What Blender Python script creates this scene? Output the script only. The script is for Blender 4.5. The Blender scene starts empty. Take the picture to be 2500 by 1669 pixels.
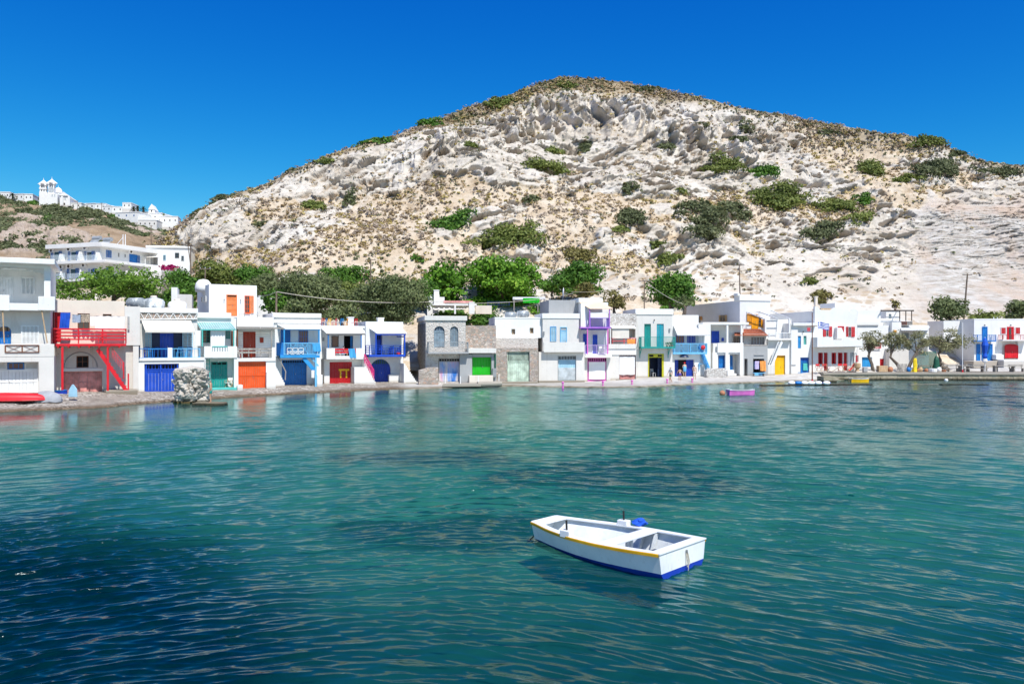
import bpy, math, random
import numpy as np
from mathutils import Vector, Matrix
S = bpy.context.scene
C = S.collection
random.seed(7)
rng = np.random.default_rng(11)
R = math.radians
# ------------------------------------------------------------------ camera, world, sun, exposure
F, CX, CY, CAMZ = 1944.0, 1250.0, 834.5, 4.6        # focal length and centre in photo pixels, eye height in metres
cd = bpy.data.cameras.new('camera')
cd.sensor_width = 36.0
cd.lens = F / 2500 * 36
cd.clip_start, cd.clip_end = 0.1, 3000
cam = bpy.data.objects.new('camera', cd)
C.objects.link(cam)
cam.location = (0, 0, CAMZ)
cam.rotation_euler = (R(90), 0, 0)
S.camera = cam
SUN = Vector((0.38, -0.73, 1.30)).normalized()       # towards the sun: behind the camera, to its right, high
W = bpy.data.worlds.new('World')
S.world = W
W.use_nodes = True
wt = W.node_tree
bg = wt.nodes['Background']
sky = wt.nodes.new('ShaderNodeTexSky')
sky.sky_type = 'NISHITA'
sky.sun_disc = False
sky.sun_elevation = math.asin(SUN.z)
sky.sun_rotation = math.atan2(SUN.x, SUN.y)
sky.altitude = 0
sky.air_density, sky.dust_density, sky.ozone_density = 1.0, 0.25, 3.0
# a polariser's deep blue: one response curve per colour of the sky
sp_ = wt.nodes.new('ShaderNodeSeparateColor')
cb_ = wt.nodes.new('ShaderNodeCombineColor')
wt.links.new(sky.outputs[0], sp_.inputs[0])
def wmath(op, a, b):
    n = wt.nodes.new('ShaderNodeMath')
    n.operation = op
    for s_, v in zip(n.inputs, (a, b)):
        if isinstance(v, (int, float)): s_.default_value = v
        else: wt.links.new(v, s_)
    return n.outputs[0]
for i_, (k_, g_) in enumerate(((4.5, 4.0), (1.18, 1.6), (0.985, 0.68))):
    x_ = wmath('MULTIPLY', sp_.outputs[i_], 0.12)
    y_ = wmath('MINIMUM', wmath('MULTIPLY', wmath('POWER', x_, g_), k_), wmath('MULTIPLY', x_, 1.5))
    wt.links.new(wmath('MULTIPLY', y_, 0.78 / 0.12), cb_.inputs[i_])
wt.links.new(cb_.outputs[0], bg.inputs['Color'])
bg.inputs['Strength'].default_value = 0.12
sd = bpy.data.lights.new('sun', 'SUN')
sd.energy = 4.6
sd.angle = R(0.5)
sd.color = (1.0, 0.96, 0.90)
sun = bpy.data.objects.new('sun', sd)
C.objects.link(sun)
sun.location = (40, -60, 90)
sun.rotation_euler = SUN.to_track_quat('Z', 'Y').to_euler()
S.view_settings.view_transform = 'Standard'
S.view_settings.look = 'None'
S.view_settings.exposure = 0.42
S.view_settings.gamma = 1.0
S.render.engine = 'CYCLES'
S.cycles.max_bounces = 8
S.cycles.diffuse_bounces = 5
S.cycles.glossy_bounces = 3
S.cycles.transmission_bounces = 4
S.cycles.transparent_max_bounces = 6
S.cycles.use_denoising = True
S.cycles.sample_clamp_direct = 5.0
S.cycles.sample_clamp_indirect = 4.0
try:
    S.cycles.denoiser = 'OPENIMAGEDENOISE'
    S.cycles.denoising_prefilter = 'ACCURATE'
except Exception:
    pass

# ------------------------------------------------------------------ materials
def lin(h):
    h = h.lstrip('#')
    o = []
    for i in (0, 2, 4):
        c = int(h[i:i+2], 16) / 255
        o.append(c / 12.92 if c <= 0.04045 else ((c + 0.055) / 1.055) ** 2.4)
    return tuple(o)
class NT:
    """small node-tree writer"""
    def __init__(s, name):
        s.m = bpy.data.materials.new(name)
        s.m.use_nodes = True
        s.t = s.m.node_tree
        s.b = s.t.nodes['Principled BSDF']
        s.out = s.t.nodes['Material Output']
        s.tc = s.t.nodes.new('ShaderNodeTexCoord')
    def n(s, typ, **kw):
        x = s.t.nodes.new('ShaderNode' + typ)
        for k, v in kw.items():
            if k.startswith('i_'):
                k = k[2:].replace('_', ' ')
                k = int(k) if k.isdigit() else k
                x.inputs[k].default_value = v
            else:
                setattr(x, k, v)
        return x
    def l(s, a, b):
        s.t.links.new(a, b)
    def coord(s, sc=(1, 1, 1), rot=(0, 0, 0)):
        mp = s.n('Mapping')
        mp.inputs['Scale'].default_value = sc
        mp.inputs['Rotation'].default_value = rot
        s.l(s.tc.outputs['Object'], mp.inputs[0])
        return mp.outputs[0]
    def noise(s, sc, vec=None, detail=4, rough=0.6):
        x = s.n('TexNoise')
        x.inputs['Scale'].default_value = sc
        x.inputs['Detail'].default_value = detail
        x.inputs['Roughness'].default_value = rough
        s.l(vec if vec is not None else s.tc.outputs['Object'], x.inputs['Vector'])
        return x.outputs['Fac']
    def ramp(s, fac, stops):
        x = s.n('ValToRGB')
        e = x.color_ramp.elements
        while len(e) < len(stops):
            e.new(0.5)
        for el, (p, c) in zip(e, stops):
            el.position = p
            el.color = (c, c, c, 1) if not isinstance(c, tuple) else (*c, 1)
        s.l(fac, x.inputs[0])
        return x.outputs[0]
    def mix(s, fac, a, b, mode='MIX'):
        x = s.n('MixRGB', blend_type=mode)
        for sock, v in zip(x.inputs, (fac, a, b)):
            if isinstance(v, (int, float)):
                sock.default_value = v if sock.type == 'VALUE' else (v, v, v, 1)
            elif isinstance(v, tuple):
                sock.default_value = (*v, 1)
            else:
                s.l(v, sock)
        return x.outputs[0]
    def bump(s, h, strength=0.3, dist=0.05):
        x = s.n('Bump')
        x.inputs['Strength'].default_value = strength
        x.inputs['Distance'].default_value = dist
        s.l(h, x.inputs['Height'])
        s.l(x.outputs[0], s.b.inputs['Normal'])
    def col(s, c):
        if isinstance(c, tuple):
            s.b.inputs['Base Color'].default_value = (*c, 1)
        else:
            s.l(c, s.b.inputs['Base Color'])
    def done(s, rough=0.7, spec=0.3):
        s.b.inputs['Roughness'].default_value = rough
        s.b.inputs['Specular IOR Level'].default_value = spec
        return s.m
def sc3(c, k):
    return tuple(min(1, x * k) for x in c)
def m_paint(name, hexc, k=0.85, rough=0.45, wear=0.25, planks=0, spec=0.4):
    """paint on wood or metal with sun-bleached patches and grime"""
    c = sc3(lin(hexc), k)
    t = NT(name)
    a = t.noise(1.7, detail=6)
    f = t.ramp(a, [(0.35, 0.0), (0.7, 1.0)])
    cc = t.mix(f, sc3(c, 1 - wear * 0.6), tuple(min(1, x * (1 + wear * 0.3) + 0.02 * wear) for x in c))
    b = t.noise(9.0, t.coord((3, 3, 0.4)), detail=5)
    g = t.ramp(b, [(0.60, 0.0), (0.76, 1.0)])
    cc = t.mix(t.mix(1.0, g, wear * 1.2, 'MULTIPLY'), cc, sc3(c, 0.45))
    t.col(cc)
    t.bump(b, 0.15, 0.01)
    return t.done(rough, spec)
def m_plaster(name, hexc='F4F4F0', k=0.84, dirt=0.25, tint=(0.30, 0.25, 0.19), sc=1.0, bump=0.35):
    """lime-washed plaster with rain streaks, patches and a lumpy surface"""
    c = sc3(lin(hexc), k)
    t = NT(name)
    a = t.noise(0.7 * sc, detail=6)
    cc = t.mix(t.ramp(a, [(0.3, 0.0), (0.72, 1.0)]), sc3(c, 0.90), c)
    st = t.noise(1.6 * sc, t.coord((2.2, 2.2, 0.22)), detail=7, rough=0.7)
    cc = t.mix(t.mix(1.0, t.ramp(st, [(0.56, 0.0), (0.80, 1.0)]), dirt, 'MULTIPLY'), cc, tint)
    sp = t.noise(5.0 * sc, detail=8, rough=0.72)
    cc = t.mix(t.mix(1.0, t.ramp(sp, [(0.62, 0.0), (0.70, 1.0)]), dirt * 1.1, 'MULTIPLY'), cc, sc3(tint, 0.8))
    # salt and damp creeping up from the ground
    sx = t.n('SeparateXYZ')
    t.l(t.tc.outputs['Object'], sx.inputs[0])
    g0 = t.n('Math', operation='ADD')
    t.l(sx.outputs[2], g0.inputs[0])
    t.l(t.mix(1.0, t.noise(1.3 * sc, detail=6), -1.1, 'MULTIPLY'), g0.inputs[1])
    low = t.ramp(g0.outputs[0], [(0.0, 1.0), (0.22, 0.0)])
    cc = t.mix(t.mix(1.0, low, min(.75, .25 + dirt), 'MULTIPLY'), cc, sc3(tint, 1.15))
    t.col(cc)
    h = t.mix(0.5, t.noise(2.2, detail=5), t.noise(14.0, detail=3))
    t.bump(h, bump, 0.04)
    return t.done(0.9, 0.1)
def m_stone(name, cols, mortar, scale=2.2, rnd=1.0, bump=1.0, mort=0.10):
    """rubble masonry: irregular stones of several colours set in mortar"""
    t = NT(name)
    wv = t.mix(0.22, t.tc.outputs['Object'], t.n('TexNoise').outputs['Color'], 'ADD')
    v = t.n('TexVoronoi', feature='DISTANCE_TO_EDGE')
    v.inputs['Scale'].default_value = scale
    v2 = t.n('TexVoronoi')
    v2.inputs['Scale'].default_value = scale
    mp = t.n('Mapping')
    mp.inputs['Scale'].default_value = (1, 1, 1.5)
    t.l(wv, mp.inputs[0])
    t.l(mp.outputs[0], v.inputs['Vector'])
    t.l(mp.outputs[0], v2.inputs['Vector'])
    sep = t.n('SeparateColor')
    t.l(v2.outputs['Color'], sep.inputs[0])
    n = len(cols)
    st = t.ramp(sep.outputs[0], [((i + 0.5) / n, cols[i]) for i in range(n)])
    st = t.mix(0.35, st, t.noise(7.0, detail=8, rough=0.75), 'OVERLAY')
    e = t.ramp(v.outputs['Distance'], [(mort * 0.4, 0.0), (mort, 1.0)])
    t.col(t.mix(e, mortar, st))
    h = t.mix(0.35, e, t.noise(9.0, detail=6))
    t.bump(h, bump, 0.12)
    return t.done(0.92, 0.1)
def m_plain(name, c, rough=0.8, var=0.25, scale=3.0, spec=0.3, bump=0.2, metal=0.0):
    t = NT(name)
    a = t.noise(scale, detail=6)
    t.col(t.mix(t.ramp(a, [(0.3, 0.0), (0.7, 1.0)]), sc3(c, 1 - var), sc3(c, 1 + var)))
    t.bump(t.noise(scale * 5, detail=5), bump, 0.02)
    t.b.inputs['Metallic'].default_value = metal
    return t.done(rough, spec)
def m_wood(name, c1, c2, scale=6.0, rough=0.8):
    t = NT(name)
    a = t.noise(scale, t.coord((2.5, 2.5, 0.25)), detail=7, rough=0.7)
    t.col(t.mix(t.ramp(a, [(0.38, 0.0), (0.62, 1.0)]), c1, c2))
    t.bump(a, 0.4, 0.02)
    return t.done(rough, 0.2)
def m_leaf(name, c1, c2, c3=None):
    """leaves: a colour per leaf from the 'tone' attribute, some light through them"""
    t = NT(name)
    at = t.n('Attribute', attribute_name='tone')
    st = [(0.0, c1), (0.65, c2), (1.0, c3 or sc3(c2, 1.35))]
    cc = t.ramp(at.outputs['Fac'], st)
    t.col(cc)
    t.done(0.6, 0.25)
    tr = t.n('BsdfTranslucent')
    t.l(cc, tr.inputs['Color'])
    mx = t.n('MixShader')
    mx.inputs[0].default_value = 0.28
    t.l(t.b.outputs[0], mx.inputs[1])
    t.l(tr.outputs[0], mx.inputs[2])
    t.l(mx.outputs[0], t.out.inputs['Surface'])
    return t.m
def m_glass(name='window_glass'):
    t = NT(name)
    a = t.noise(0.9, detail=3)
    t.col(t.mix(a, (0.012, 0.018, 0.022), (0.05, 0.06, 0.07)))
    return t.done(0.06, 0.6)

# ------------------------------------------------------------------ numpy noise
def _h(ix, iy, iz, seed):
    with np.errstate(over='ignore'):
        n = (ix.astype(np.uint32) * np.uint32(374761393) + iy.astype(np.uint32) * np.uint32(668265263)
             + iz.astype(np.uint32) * np.uint32(2147483647) + np.uint32(seed * 362437 + 1013904223))
        n = (n ^ (n >> np.uint32(13))) * np.uint32(1274126177)
        n = (n ^ (n >> np.uint32(16))) * np.uint32(2246822519)
        n = n ^ (n >> np.uint32(15))
    return n.astype(np.float32) / np.float32(4294967295.0)
def vnoise(x, y, z, seed=0):
    x, y, z = (np.asarray(q, dtype=np.float32) for q in np.broadcast_arrays(x, y, z))
    ix, iy, iz = np.floor(x), np.floor(y), np.floor(z)
    fx, fy, fz = x - ix, y - iy, z - iz
    ux, uy, uz = (f * f * f * (f * (f * 6 - 15) + 10) for f in (fx, fy, fz))
    ix, iy, iz = (q.astype(np.int64) for q in (ix, iy, iz))
    r = 0
    for a in (0, 1):
        wx = ux if a else 1 - ux
        for b in (0, 1):
            wy = uy if b else 1 - uy
            for c in (0, 1):
                wz = uz if c else 1 - uz
                r = r + wx * wy * wz * _h(ix + a, iy + b, iz + c, seed)
    return r * 2 - 1
def fbm(x, y, z, oct=5, seed=0, gain=0.5, ridged=False):
    a, s, t = 1.0, 0.0, 0.0
    for o in range(oct):
        n = vnoise(x * 2 ** o, y * 2 ** o, z * 2 ** o, seed + o)
        if ridged:
            n = 1 - 2 * np.abs(n)
        s = s + a * n
        t += a
        a *= gain
    return s / t * 1.6
def worley2(x, y, seed=0):
    """distance to the nearest cell centre, the cell's random number and a tilted facet height"""
    x = np.asarray(x, np.float32); y = np.asarray(y, np.float32)
    ix, iy = np.floor(x).astype(np.int64), np.floor(y).astype(np.int64)
    z = np.zeros_like(ix)
    f1 = np.full(x.shape, 9.0, np.float32)
    idr = np.zeros(x.shape, np.float32)
    fac = np.zeros(x.shape, np.float32)
    for a in (-1, 0, 1):
        for b in (-1, 0, 1):
            r1, r2 = _h(ix + a, iy + b, z, seed), _h(ix + a, iy + b, z, seed + 5)
            dx, dy = x - (ix + a + r1), y - (iy + b + r2)
            d = np.hypot(dx, dy)
            m = d < f1
            r3 = _h(ix + a, iy + b, z, seed + 9)
            f1 = np.where(m, d, f1)
            idr = np.where(m, r3, idr)
            an = r3 * 6.283
            fac = np.where(m, dx * np.cos(an) + dy * np.sin(an) + (r1 + r2 - 1) * .5, fac)
    return f1, idr, fac
def sstep(x, a, b):
    t = np.clip((x - a) / (b - a), 0, 1)
    return t * t * (3 - 2 * t)

# ------------------------------------------------------------------ mesh helpers
def tag(o, label=None, cat=None, group=None, kind=None):
    for k, v in (('label', label), ('category', cat), ('group', group), ('kind', kind)):
        if v:
            o[k] = v
    return o
def link(name, me, mat=None, parent=None):
    o = bpy.data.objects.new(name, me)
    C.objects.link(o)
    if mat is not None:
        for m in (mat if isinstance(mat, (list, tuple)) else [mat]):
            me.materials.append(m)
    if parent is not None:
        o.parent = parent
    return o
def empty(name, loc, rz=0.0):
    o = bpy.data.objects.new(name, None)
    C.objects.link(o)
    o.empty_display_size = 0.2
    o.location = loc
    o.rotation_euler = (0, 0, rz)
    return o
def np_mesh(name, V, Fq, smooth=False, attrs=None):
    """mesh from numpy vertex and face arrays (all faces of one size)"""
    me = bpy.data.meshes.new(name)
    V = np.asarray(V, np.float32)
    Fq = np.asarray(Fq, np.int32)
    k = Fq.shape[1]
    me.vertices.add(len(V))
    me.vertices.foreach_set('co', V.ravel())
    me.loops.add(Fq.size)
    me.loops.foreach_set('vertex_index', Fq.ravel())
    me.polygons.add(len(Fq))
    me.polygons.foreach_set('loop_start', np.arange(0, Fq.size, k, dtype=np.int32))
    try:
        me.polygons.foreach_set('loop_total', np.full(len(Fq), k, np.int32))
    except Exception:
        pass
    if smooth:
        me.polygons.foreach_set('use_smooth', np.ones(len(Fq), bool))
    for an, (dom, arr) in (attrs or {}).items():
        a = me.attributes.new(an, 'FLOAT', dom)
        a.data.foreach_set('value', np.asarray(arr, np.float32).ravel())
    me.update(calc_edges=True)
    return me
def grid_faces(nr, nc):
    i = np.arange(nr - 1)[:, None] * nc + np.arange(nc - 1)[None, :]
    return np.stack([i, i + 1, i + nc + 1, i + nc], -1).reshape(-1, 4)
class MB:
    """collects simple solids into one mesh"""
    def __init__(s):
        s.v, s.f = [], []
    def quad(s, *p):
        b = len(s.v)
        s.v += [tuple(q) for q in p]
        s.f.append(tuple(range(b, b + len(p))))
        return s
    def box(s, x0, x1, y0, y1, z0, z1):
        if x1 < x0: x0, x1 = x1, x0
        if y1 < y0: y0, y1 = y1, y0
        if z1 < z0: z0, z1 = z1, z0
        b = len(s.v)
        s.v += [(x, y, z) for z in (z0, z1) for x, y in ((x0, y0), (x1, y0), (x1, y1), (x0, y1))]
        s.f += [tuple(b + i for i in q) for q in ((3, 2, 1, 0), (4, 5, 6, 7), (0, 1, 5, 4), (1, 2, 6, 5), (2, 3, 7, 6), (3, 0, 4, 7))]
        return s
    def hexa(s, bot, top):
        """solid between two quads (4 points each, same winding, counter-clockwise from above)"""
        b = len(s.v)
        s.v += [tuple(p) for p in bot] + [tuple(p) for p in top]
        n = len(bot)
        s.f.append(tuple(b + i for i in reversed(range(n))))
        s.f.append(tuple(b + n + i for i in range(n)))
        for i in range(n):
            j = (i + 1) % n
            s.f.append((b + i, b + j, b + n + j, b + n + i))
        return s
    def prism(s, pts, y0, y1):
        """extrude an (x, z) outline, given counter-clockwise from the front, from y0 to y1"""
        b, n = len(s.v), len(pts)
        s.v += [(x, y0, z) for x, z in pts] + [(x, y1, z) for x, z in pts]
        s.f.append(tuple(b + i for i in range(n)))
        s.f.append(tuple(b + n + i for i in reversed(range(n))))
        for i in range(n):
            j = (i + 1) % n
            s.f.append((b + j, b + i, b + n + i, b + n + j))
        return s
    def tube(s, pts, r, n=6, cap=True):
        pts = [Vector(p) for p in pts]
        rs = r if isinstance(r, (list, tuple)) else [r] * len(pts)
        rings = []
        for i, p in enumerate(pts):
            d = (pts[min(i + 1, len(pts) - 1)] - pts[max(i - 1, 0)])
            if d.length < 1e-9: d = Vector((0, 0, 1))
            d.normalize()
            a = d.orthogonal().normalized() if abs(d.z) > 0.95 else d.cross(Vector((0, 0, 1))).normalized()
            c = d.cross(a)
            b0 = len(s.v)
            for k in range(n):
                t = 2 * math.pi * k / n
                s.v.append(tuple(p + (a * math.cos(t) + c * math.sin(t)) * rs[i]))
            rings.append(b0)
        for a, b in zip(rings, rings[1:]):
            for k in range(n):
                j = (k + 1) % n
                s.f.append((a + k, a + j, b + j, b + k))
        if cap:
            s.f.append(tuple(rings[0] + k for k in reversed(range(n))))
            s.f.append(tuple(rings[-1] + k for k in range(n)))
        return s
    def bar(s, p, q, w, h=None):
        """square bar between two points"""
        p, q = Vector(p), Vector(q)
        h = h or w
        d = (q - p).normalized()
        a = d.cross(Vector((0, 0, 1)))
        a = Vector((1, 0, 0)) if a.length < 1e-3 else a.normalized()
        c = d.cross(a).normalized()
        o = [a * (w / 2) * i + c * (h / 2) * j for i, j in ((-1, -1), (1, -1), (1, 1), (-1, 1))]
        b = len(s.v)
        s.v += [tuple(p + e) for e in o] + [tuple(q + e) for e in o]
        s.f += [(b + 3, b + 2, b + 1, b), (b + 4, b + 5, b + 6, b + 7)]
        s.f += [(b + i, b + (i + 1) % 4, b + 4 + (i + 1) % 4, b + 4 + i) for i in range(4)]
        return s
    def lathe(s, c, prof, n=16, axis='z'):
        c = Vector(c)
        rings = []
        for r, h in prof:
            b = len(s.v)
            for k in range(n):
                t = 2 * math.pi * k / n
                p = (r * math.cos(t), r * math.sin(t), h)
                if axis == 'x': p = (h, p[0], p[1])
                elif axis == 'y': p = (p[0], h, p[1])
                s.v.append(tuple(c + Vector(p)))
            rings.append(b)
        for a, b in zip(rings, rings[1:]):
            for k in range(n):
                j = (k + 1) % n
                s.f.append((a + k, a + j, b + j, b + k))
        s.f.append(tuple(rings[0] + k for k in reversed(range(n))))
        s.f.append(tuple(rings[-1] + k for k in range(n)))
        return s
    def build(s, name, mat, parent=None, smooth=False, bevel=0.0, loc=None):
        me = bpy.data.meshes.new(name)
        me.from_pydata(s.v, [], s.f)
        me.update()
        if smooth:
            me.polygons.foreach_set('use_smooth', [True] * len(me.polygons))
        o = link(name, me, mat, parent)
        if loc is not None:
            o.location = loc
        if bevel:
            b = o.modifiers.new('bevel', 'BEVEL')
            b.width, b.segments, b.limit_method = bevel, 2, 'ANGLE'
        return o
def ray(u, v):
    return Vector(((u - CX) / F, 1.0, -(v - CY) / F))
def at(u, v, Y):
    """world point seen at photo pixel (u, v) at depth Y"""
    return Vector((0, 0, CAMZ)) + ray(u, v) * Y
def sea(u, v, z=0.0):
    """world point on the level z under photo pixel (u, v)"""
    return at(u, v, (CAMZ - z) * F / (v - CY))
# ------------------------------------------------------------------ terrain
def interp(tab):
    xs, ys = zip(*tab)
    def f(u):
        u = np.asarray(u, float)
        return sum(np.interp(u + k * 22.0, xs, ys) * w for k, w in ((-2, .1), (-1, .2), (0, .4), (1, .2), (2, .1)))
    return f
Yw = interp([(-900, 46), (-300, 49), (0, 52), (200, 54.5), (340, 59), (430, 61.5), (620, 68), (760, 71.5), (900, 76), (1000, 77.5), (1120, 80), (1270, 83), (1340, 81.5), (1470, 80.3), (1560, 81), (1640, 84), (1700, 86.5), (1800, 88.5), (2000, 95), (2100, 97.5), (2500, 98), (3400, 100)])
Yf = interp([(-900, 52), (-300, 54.5), (0, 57), (130, 58.8), (340, 63.5), (600, 70.3), (725, 74.5), (835, 79.5), (930, 83.5), (1000, 82.3), (1050, 82), (1265, 86), (1475, 88.6), (1585, 92), (1730, 95.3), (1930, 97.8), (2060, 98.5), (2500, 104), (3400, 106)])
Yc = interp([(-900, 105), (-400, 110), (0, 118), (250, 122), (380, 146), (480, 150), (700, 152), (1000, 158), (1380, 182), (1700, 180), (2000, 176), (2300, 169), (2600, 166), (3400, 160)])
_crest = [(-900, 745), (0, 715), (250, 700), (330, 655), (372, 600), (426, 553), (479, 521), (543, 479), (628, 457), (702, 417), (798, 381), (883, 351), (958, 332), (1011, 309), (1096, 279), (1171, 251), (1256, 229), (1288, 212), (1340, 194), (1378, 189), (1415, 189), (1469, 194), (1522, 202), (1596, 213), (1660, 225), (1745, 247), (1809, 266), (1905, 279), (1930, 281), (1958, 293), (2022, 303), (2118, 317), (2224, 331), (2288, 340), (2330, 361), (2373, 384), (2427, 397), (2500, 402), (2700, 430), (3400, 520)]
Vc = interp(_crest)
zbase = interp([(-900, 0.85), (130, 0.80), (340, 0.62), (600, 0.52), (725, 0.5), (835, 0.45), (930, 0.4), (1050, 0.3), (1265, 0.17), (1475, 0.25), (1585, 0.5), (1900, 0.55), (2010, 1.0), (2500, 1.3), (3400, 1.3)])
def hill_Y0(u):
    return Yf(u) + 6.5
def hill_v0(u):
    return CY + F * (CAMZ - 1.4) / hill_Y0(u)
hill_p = interp([(-900, .3), (470, .34), (560, .7), (680, 1.0), (3400, 1.0)])
def hill_Y(u, v):
    """depth of the smooth hillside at photo pixel (u, v)"""
    v0, vc = hill_v0(u), Vc(u)
    s = np.clip((v0 - v) / (v0 - vc), 0, 1)
    return hill_Y0(u) + (Yc(u) - hill_Y0(u)) * s ** hill_p(u)
def hill_pt(u, v, up=0.0):
    p = at(u, v, float(hill_Y(u, v)))
    p.z += up
    return p
ROCK = [(750, 430, 200, 50, 1), (1000, 375, 160, 62, 1), (1250, 320, 190, 80, 1.1), (1450, 310, 150, 90, 1.1), (1720, 300, 150, 70, 1), (1500, 420, 150, 60, 1), (1560, 470, 120, 50, .9), (700, 585, 140, 45, 1), (560, 525, 130, 42, .9), (1180, 562, 130, 28, .9), (1080, 590, 90, 28, 1), (1900, 390, 190, 62, 1), (2050, 430, 90, 40, .8), (1950, 610, 280, 60, .7), (1980, 690, 280, 60, .9), (2370, 620, 210, 160, 1.2), (2130, 650, 130, 80, .9), (1750, 610, 90, 50, .6), (1230, 420, 60, 40, .7), (850, 500, 60, 30, .6), (1180, 440, 70, 40, .5), (470, 570, 80, 40, .6), (1630, 690, 120, 40, .6)]
SOIL = [(900, 580, 170, 90, .9), (1020, 500, 160, 60, .6), (1290, 520, 170, 60, .6), (1330, 610, 200, 60, .7), (1800, 480, 90, 90, .6), (1660, 560, 120, 60, .4), (2110, 470, 170, 70, .8), (1380, 212, 230, 20, 2), (2050, 335, 260, 26, 1.1), (1100, 300, 120, 16, 1), (600, 640, 200, 40, .9), (2080, 370, 130, 40, .7), (1130, 400, 50, 60, .5), (1900, 480, 150, 30, .5)]
def blobs(u, v, L):
    r = 0
    for (a, b, ru, rv, w) in L:
        r = r + w * np.exp(-(((u - a) / ru) ** 2 + ((v - b) / rv) ** 2))
    return r
def build_hill():
    us = np.concatenate([np.linspace(-900, 300, 60, endpoint=False), np.linspace(300, 2560, 1280, endpoint=False), np.linspace(2560, 3400, 60)])
    nr = 430
    s = np.linspace(0, 1, nr)[:, None]
    U = np.broadcast_to(us[None, :], (nr, len(us)))
    v0, vc = hill_v0(us)[None, :], Vc(us)[None, :]
    crest_n = fbm(us * 0.03, 0 * us, 0 * us, 4, 77)[None, :] * 2.2
    V = v0 + (vc + crest_n * s ** 6 - v0) * s
    Y = hill_Y0(us)[None, :] + (Yc(us) - hill_Y0(us))[None, :] * s ** hill_p(us)[None, :]
    X = (U - CX) / F * Y
    Z = CAMZ - (V - CY) / F * Y
    # the smooth surface's normal
    P = np.stack([X, Y, Z], -1)
    du = np.gradient(P, axis=1); dv = np.gradient(P, axis=0)
    N = np.cross(du, dv)
    N /= np.linalg.norm(N, axis=-1, keepdims=True) + 1e-9
    N[N[..., 1] > 0] *= -1
    T = np.cumsum(np.concatenate([np.zeros((1, len(us))), np.linalg.norm(np.diff(P, axis=0), axis=-1)], 0), 0)   # length up the slope
    # where bare tuff shows and where soil and scrub lie
    rb = blobs(U, V, ROCK) - blobs(U, V, SOIL)
    n1 = fbm(X / 14, Y / 14, Z / 9, 4, 3)
    n2 = fbm(X / 4.2, Y / 4.2, Z / 2.6, 4, 13)
    rock = sstep(rb * 0.62 + n1 * 0.60 + n2 * 0.46 + 0.16, 0.06, 0.28)
    quarry = sstep(U, 2180, 2290) * sstep(V, 455, 520) * sstep(-V, -800, -740)
    quarry = quarry * sstep(U - (V - 500) * 0.12 + 70 * n1 + 40 * n2, 2165, 2250)
    rock = np.maximum(rock, quarry)
    top = np.exp(-((V - vc) / 34) ** 2) * sstep(U, 950, 1150) * sstep(-U, -1750, -1560) + 0.7 * np.exp(-((V - vc) / 16) ** 2)
    rock = rock * (1 - np.clip(top, 0, 1))
    # strata dip: up to the right on the right half, flutes on the upper cliff
    dip = np.interp(U, [400, 900, 1300, 1700, 2500], [0.35, 0.15, -0.2, 0.30, 0.22])
    q = T - dip * X
    warp = fbm(X / 9, Y / 9, T / 9, 3, 21) * 1.5
    fl = np.exp(-((V - vc - 78) / 46) ** 2) * sstep(U, 900, 1150) * sstep(-U, -2000, -1750)
    flute = fbm((X + T * 0.10) / 3.0 + warp * 0.35, T / 16, X * 0, 4, 41, 0.5, True)
    def ledges(k, sd, wv):
        c = q / k + warp * wv + fbm(X / (k * 2.2), q / (k * 2.2), X * 0, 3, sd) * 0.9
        f = c - np.floor(c)
        return f ** 1.6 * sstep(-f, -1.0, -0.90) * (0.45 + 0.55 * vnoise(X / (k * 1.6), np.floor(c) * 7.3, X * 0, sd + 3))
    led = ledges(4.2, 131, 0.55) * 1.5 + ledges(1.7, 141, 0.8) * 0.55
    lump = fbm(X / 4.5 + warp * .3, Y / 4.5, Z / 3.2, 5, 51, 0.55, True)
    chunk = worley2(X / 5.2 + warp * .35 + n2 * .25, T / 4.0 + warp * .35, 55)[2] * 0.95 + worley2(X / 1.9 + warp * .5 + n2 * .3, T / 1.5 + warp * .5 + n2 * .3, 57)[2] * 0.22
    big = fbm(X / 24, Y / 24, Z / 24, 3, 61)
    fine = fbm(X / 1.2, Y / 1.2, Z / 0.9, 5, 71, 0.6)
    # wind-hollowed pockets
    f1, idr, _ = worley2(X / 1.9 + warp * 0.4, q / 1.15 + warp * 0.4, 5)
    pres = sstep(fbm(X / 9, Y / 9, Z / 7, 3, 81), -0.10, 0.25)
    hol = -sstep(-f1, -0.46, -0.26) * (idr > 0.40) * pres
    f2, id2, _ = worley2(X / 6.5 + warp * .5, q / 3.4 + warp * .5, 15)
    hol2 = -sstep(-f2 - 0.10 * n2, -0.40, -0.24) * (id2 > 0.62)
    edge = sstep(-V, -760, -690) * (0.35 + 0.65 * sstep(-V, -690, -600)) * (0.12 + 0.88 * sstep(-s, -1.0, -0.94))
    Dr = rock * (1 - quarry) * (led * (1 - fl * .85) * 1.15 + flute * 3.6 * fl + lump * 0.22 + chunk * 0.80 + hol * 0.8 + hol2 * 1.8)
    Dr = Dr + quarry * (fbm(X / 9 + warp * .15, q / 0.75 + warp * .35, Y * 0, 4, 33, 0.7, True) * 0.40 + ledges(2.6, 151, 0.6) * 0.7 + lump * .30 + chunk * .35 + hol * .35)
    D = big * 2.6 + fine * (0.14 + 0.16 * rock * (1 - quarry * .6)) + (1 - rock) * (n2 * 0.5) + rock * 0.25
    Hd = N.copy()
    Hd[..., 2] = 0.05
    Hd /= np.linalg.norm(Hd, axis=-1, keepdims=True)
    P = P + N * (D * edge)[..., None] + Hd * (Dr * edge)[..., None]
    # hollows lean in below a lip, so push pocket floors down a little
    P[..., 2] += (hol * 0.25 + hol2 * 0.5) * rock * (1 - quarry) * edge
    # the far side
    back = []
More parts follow.
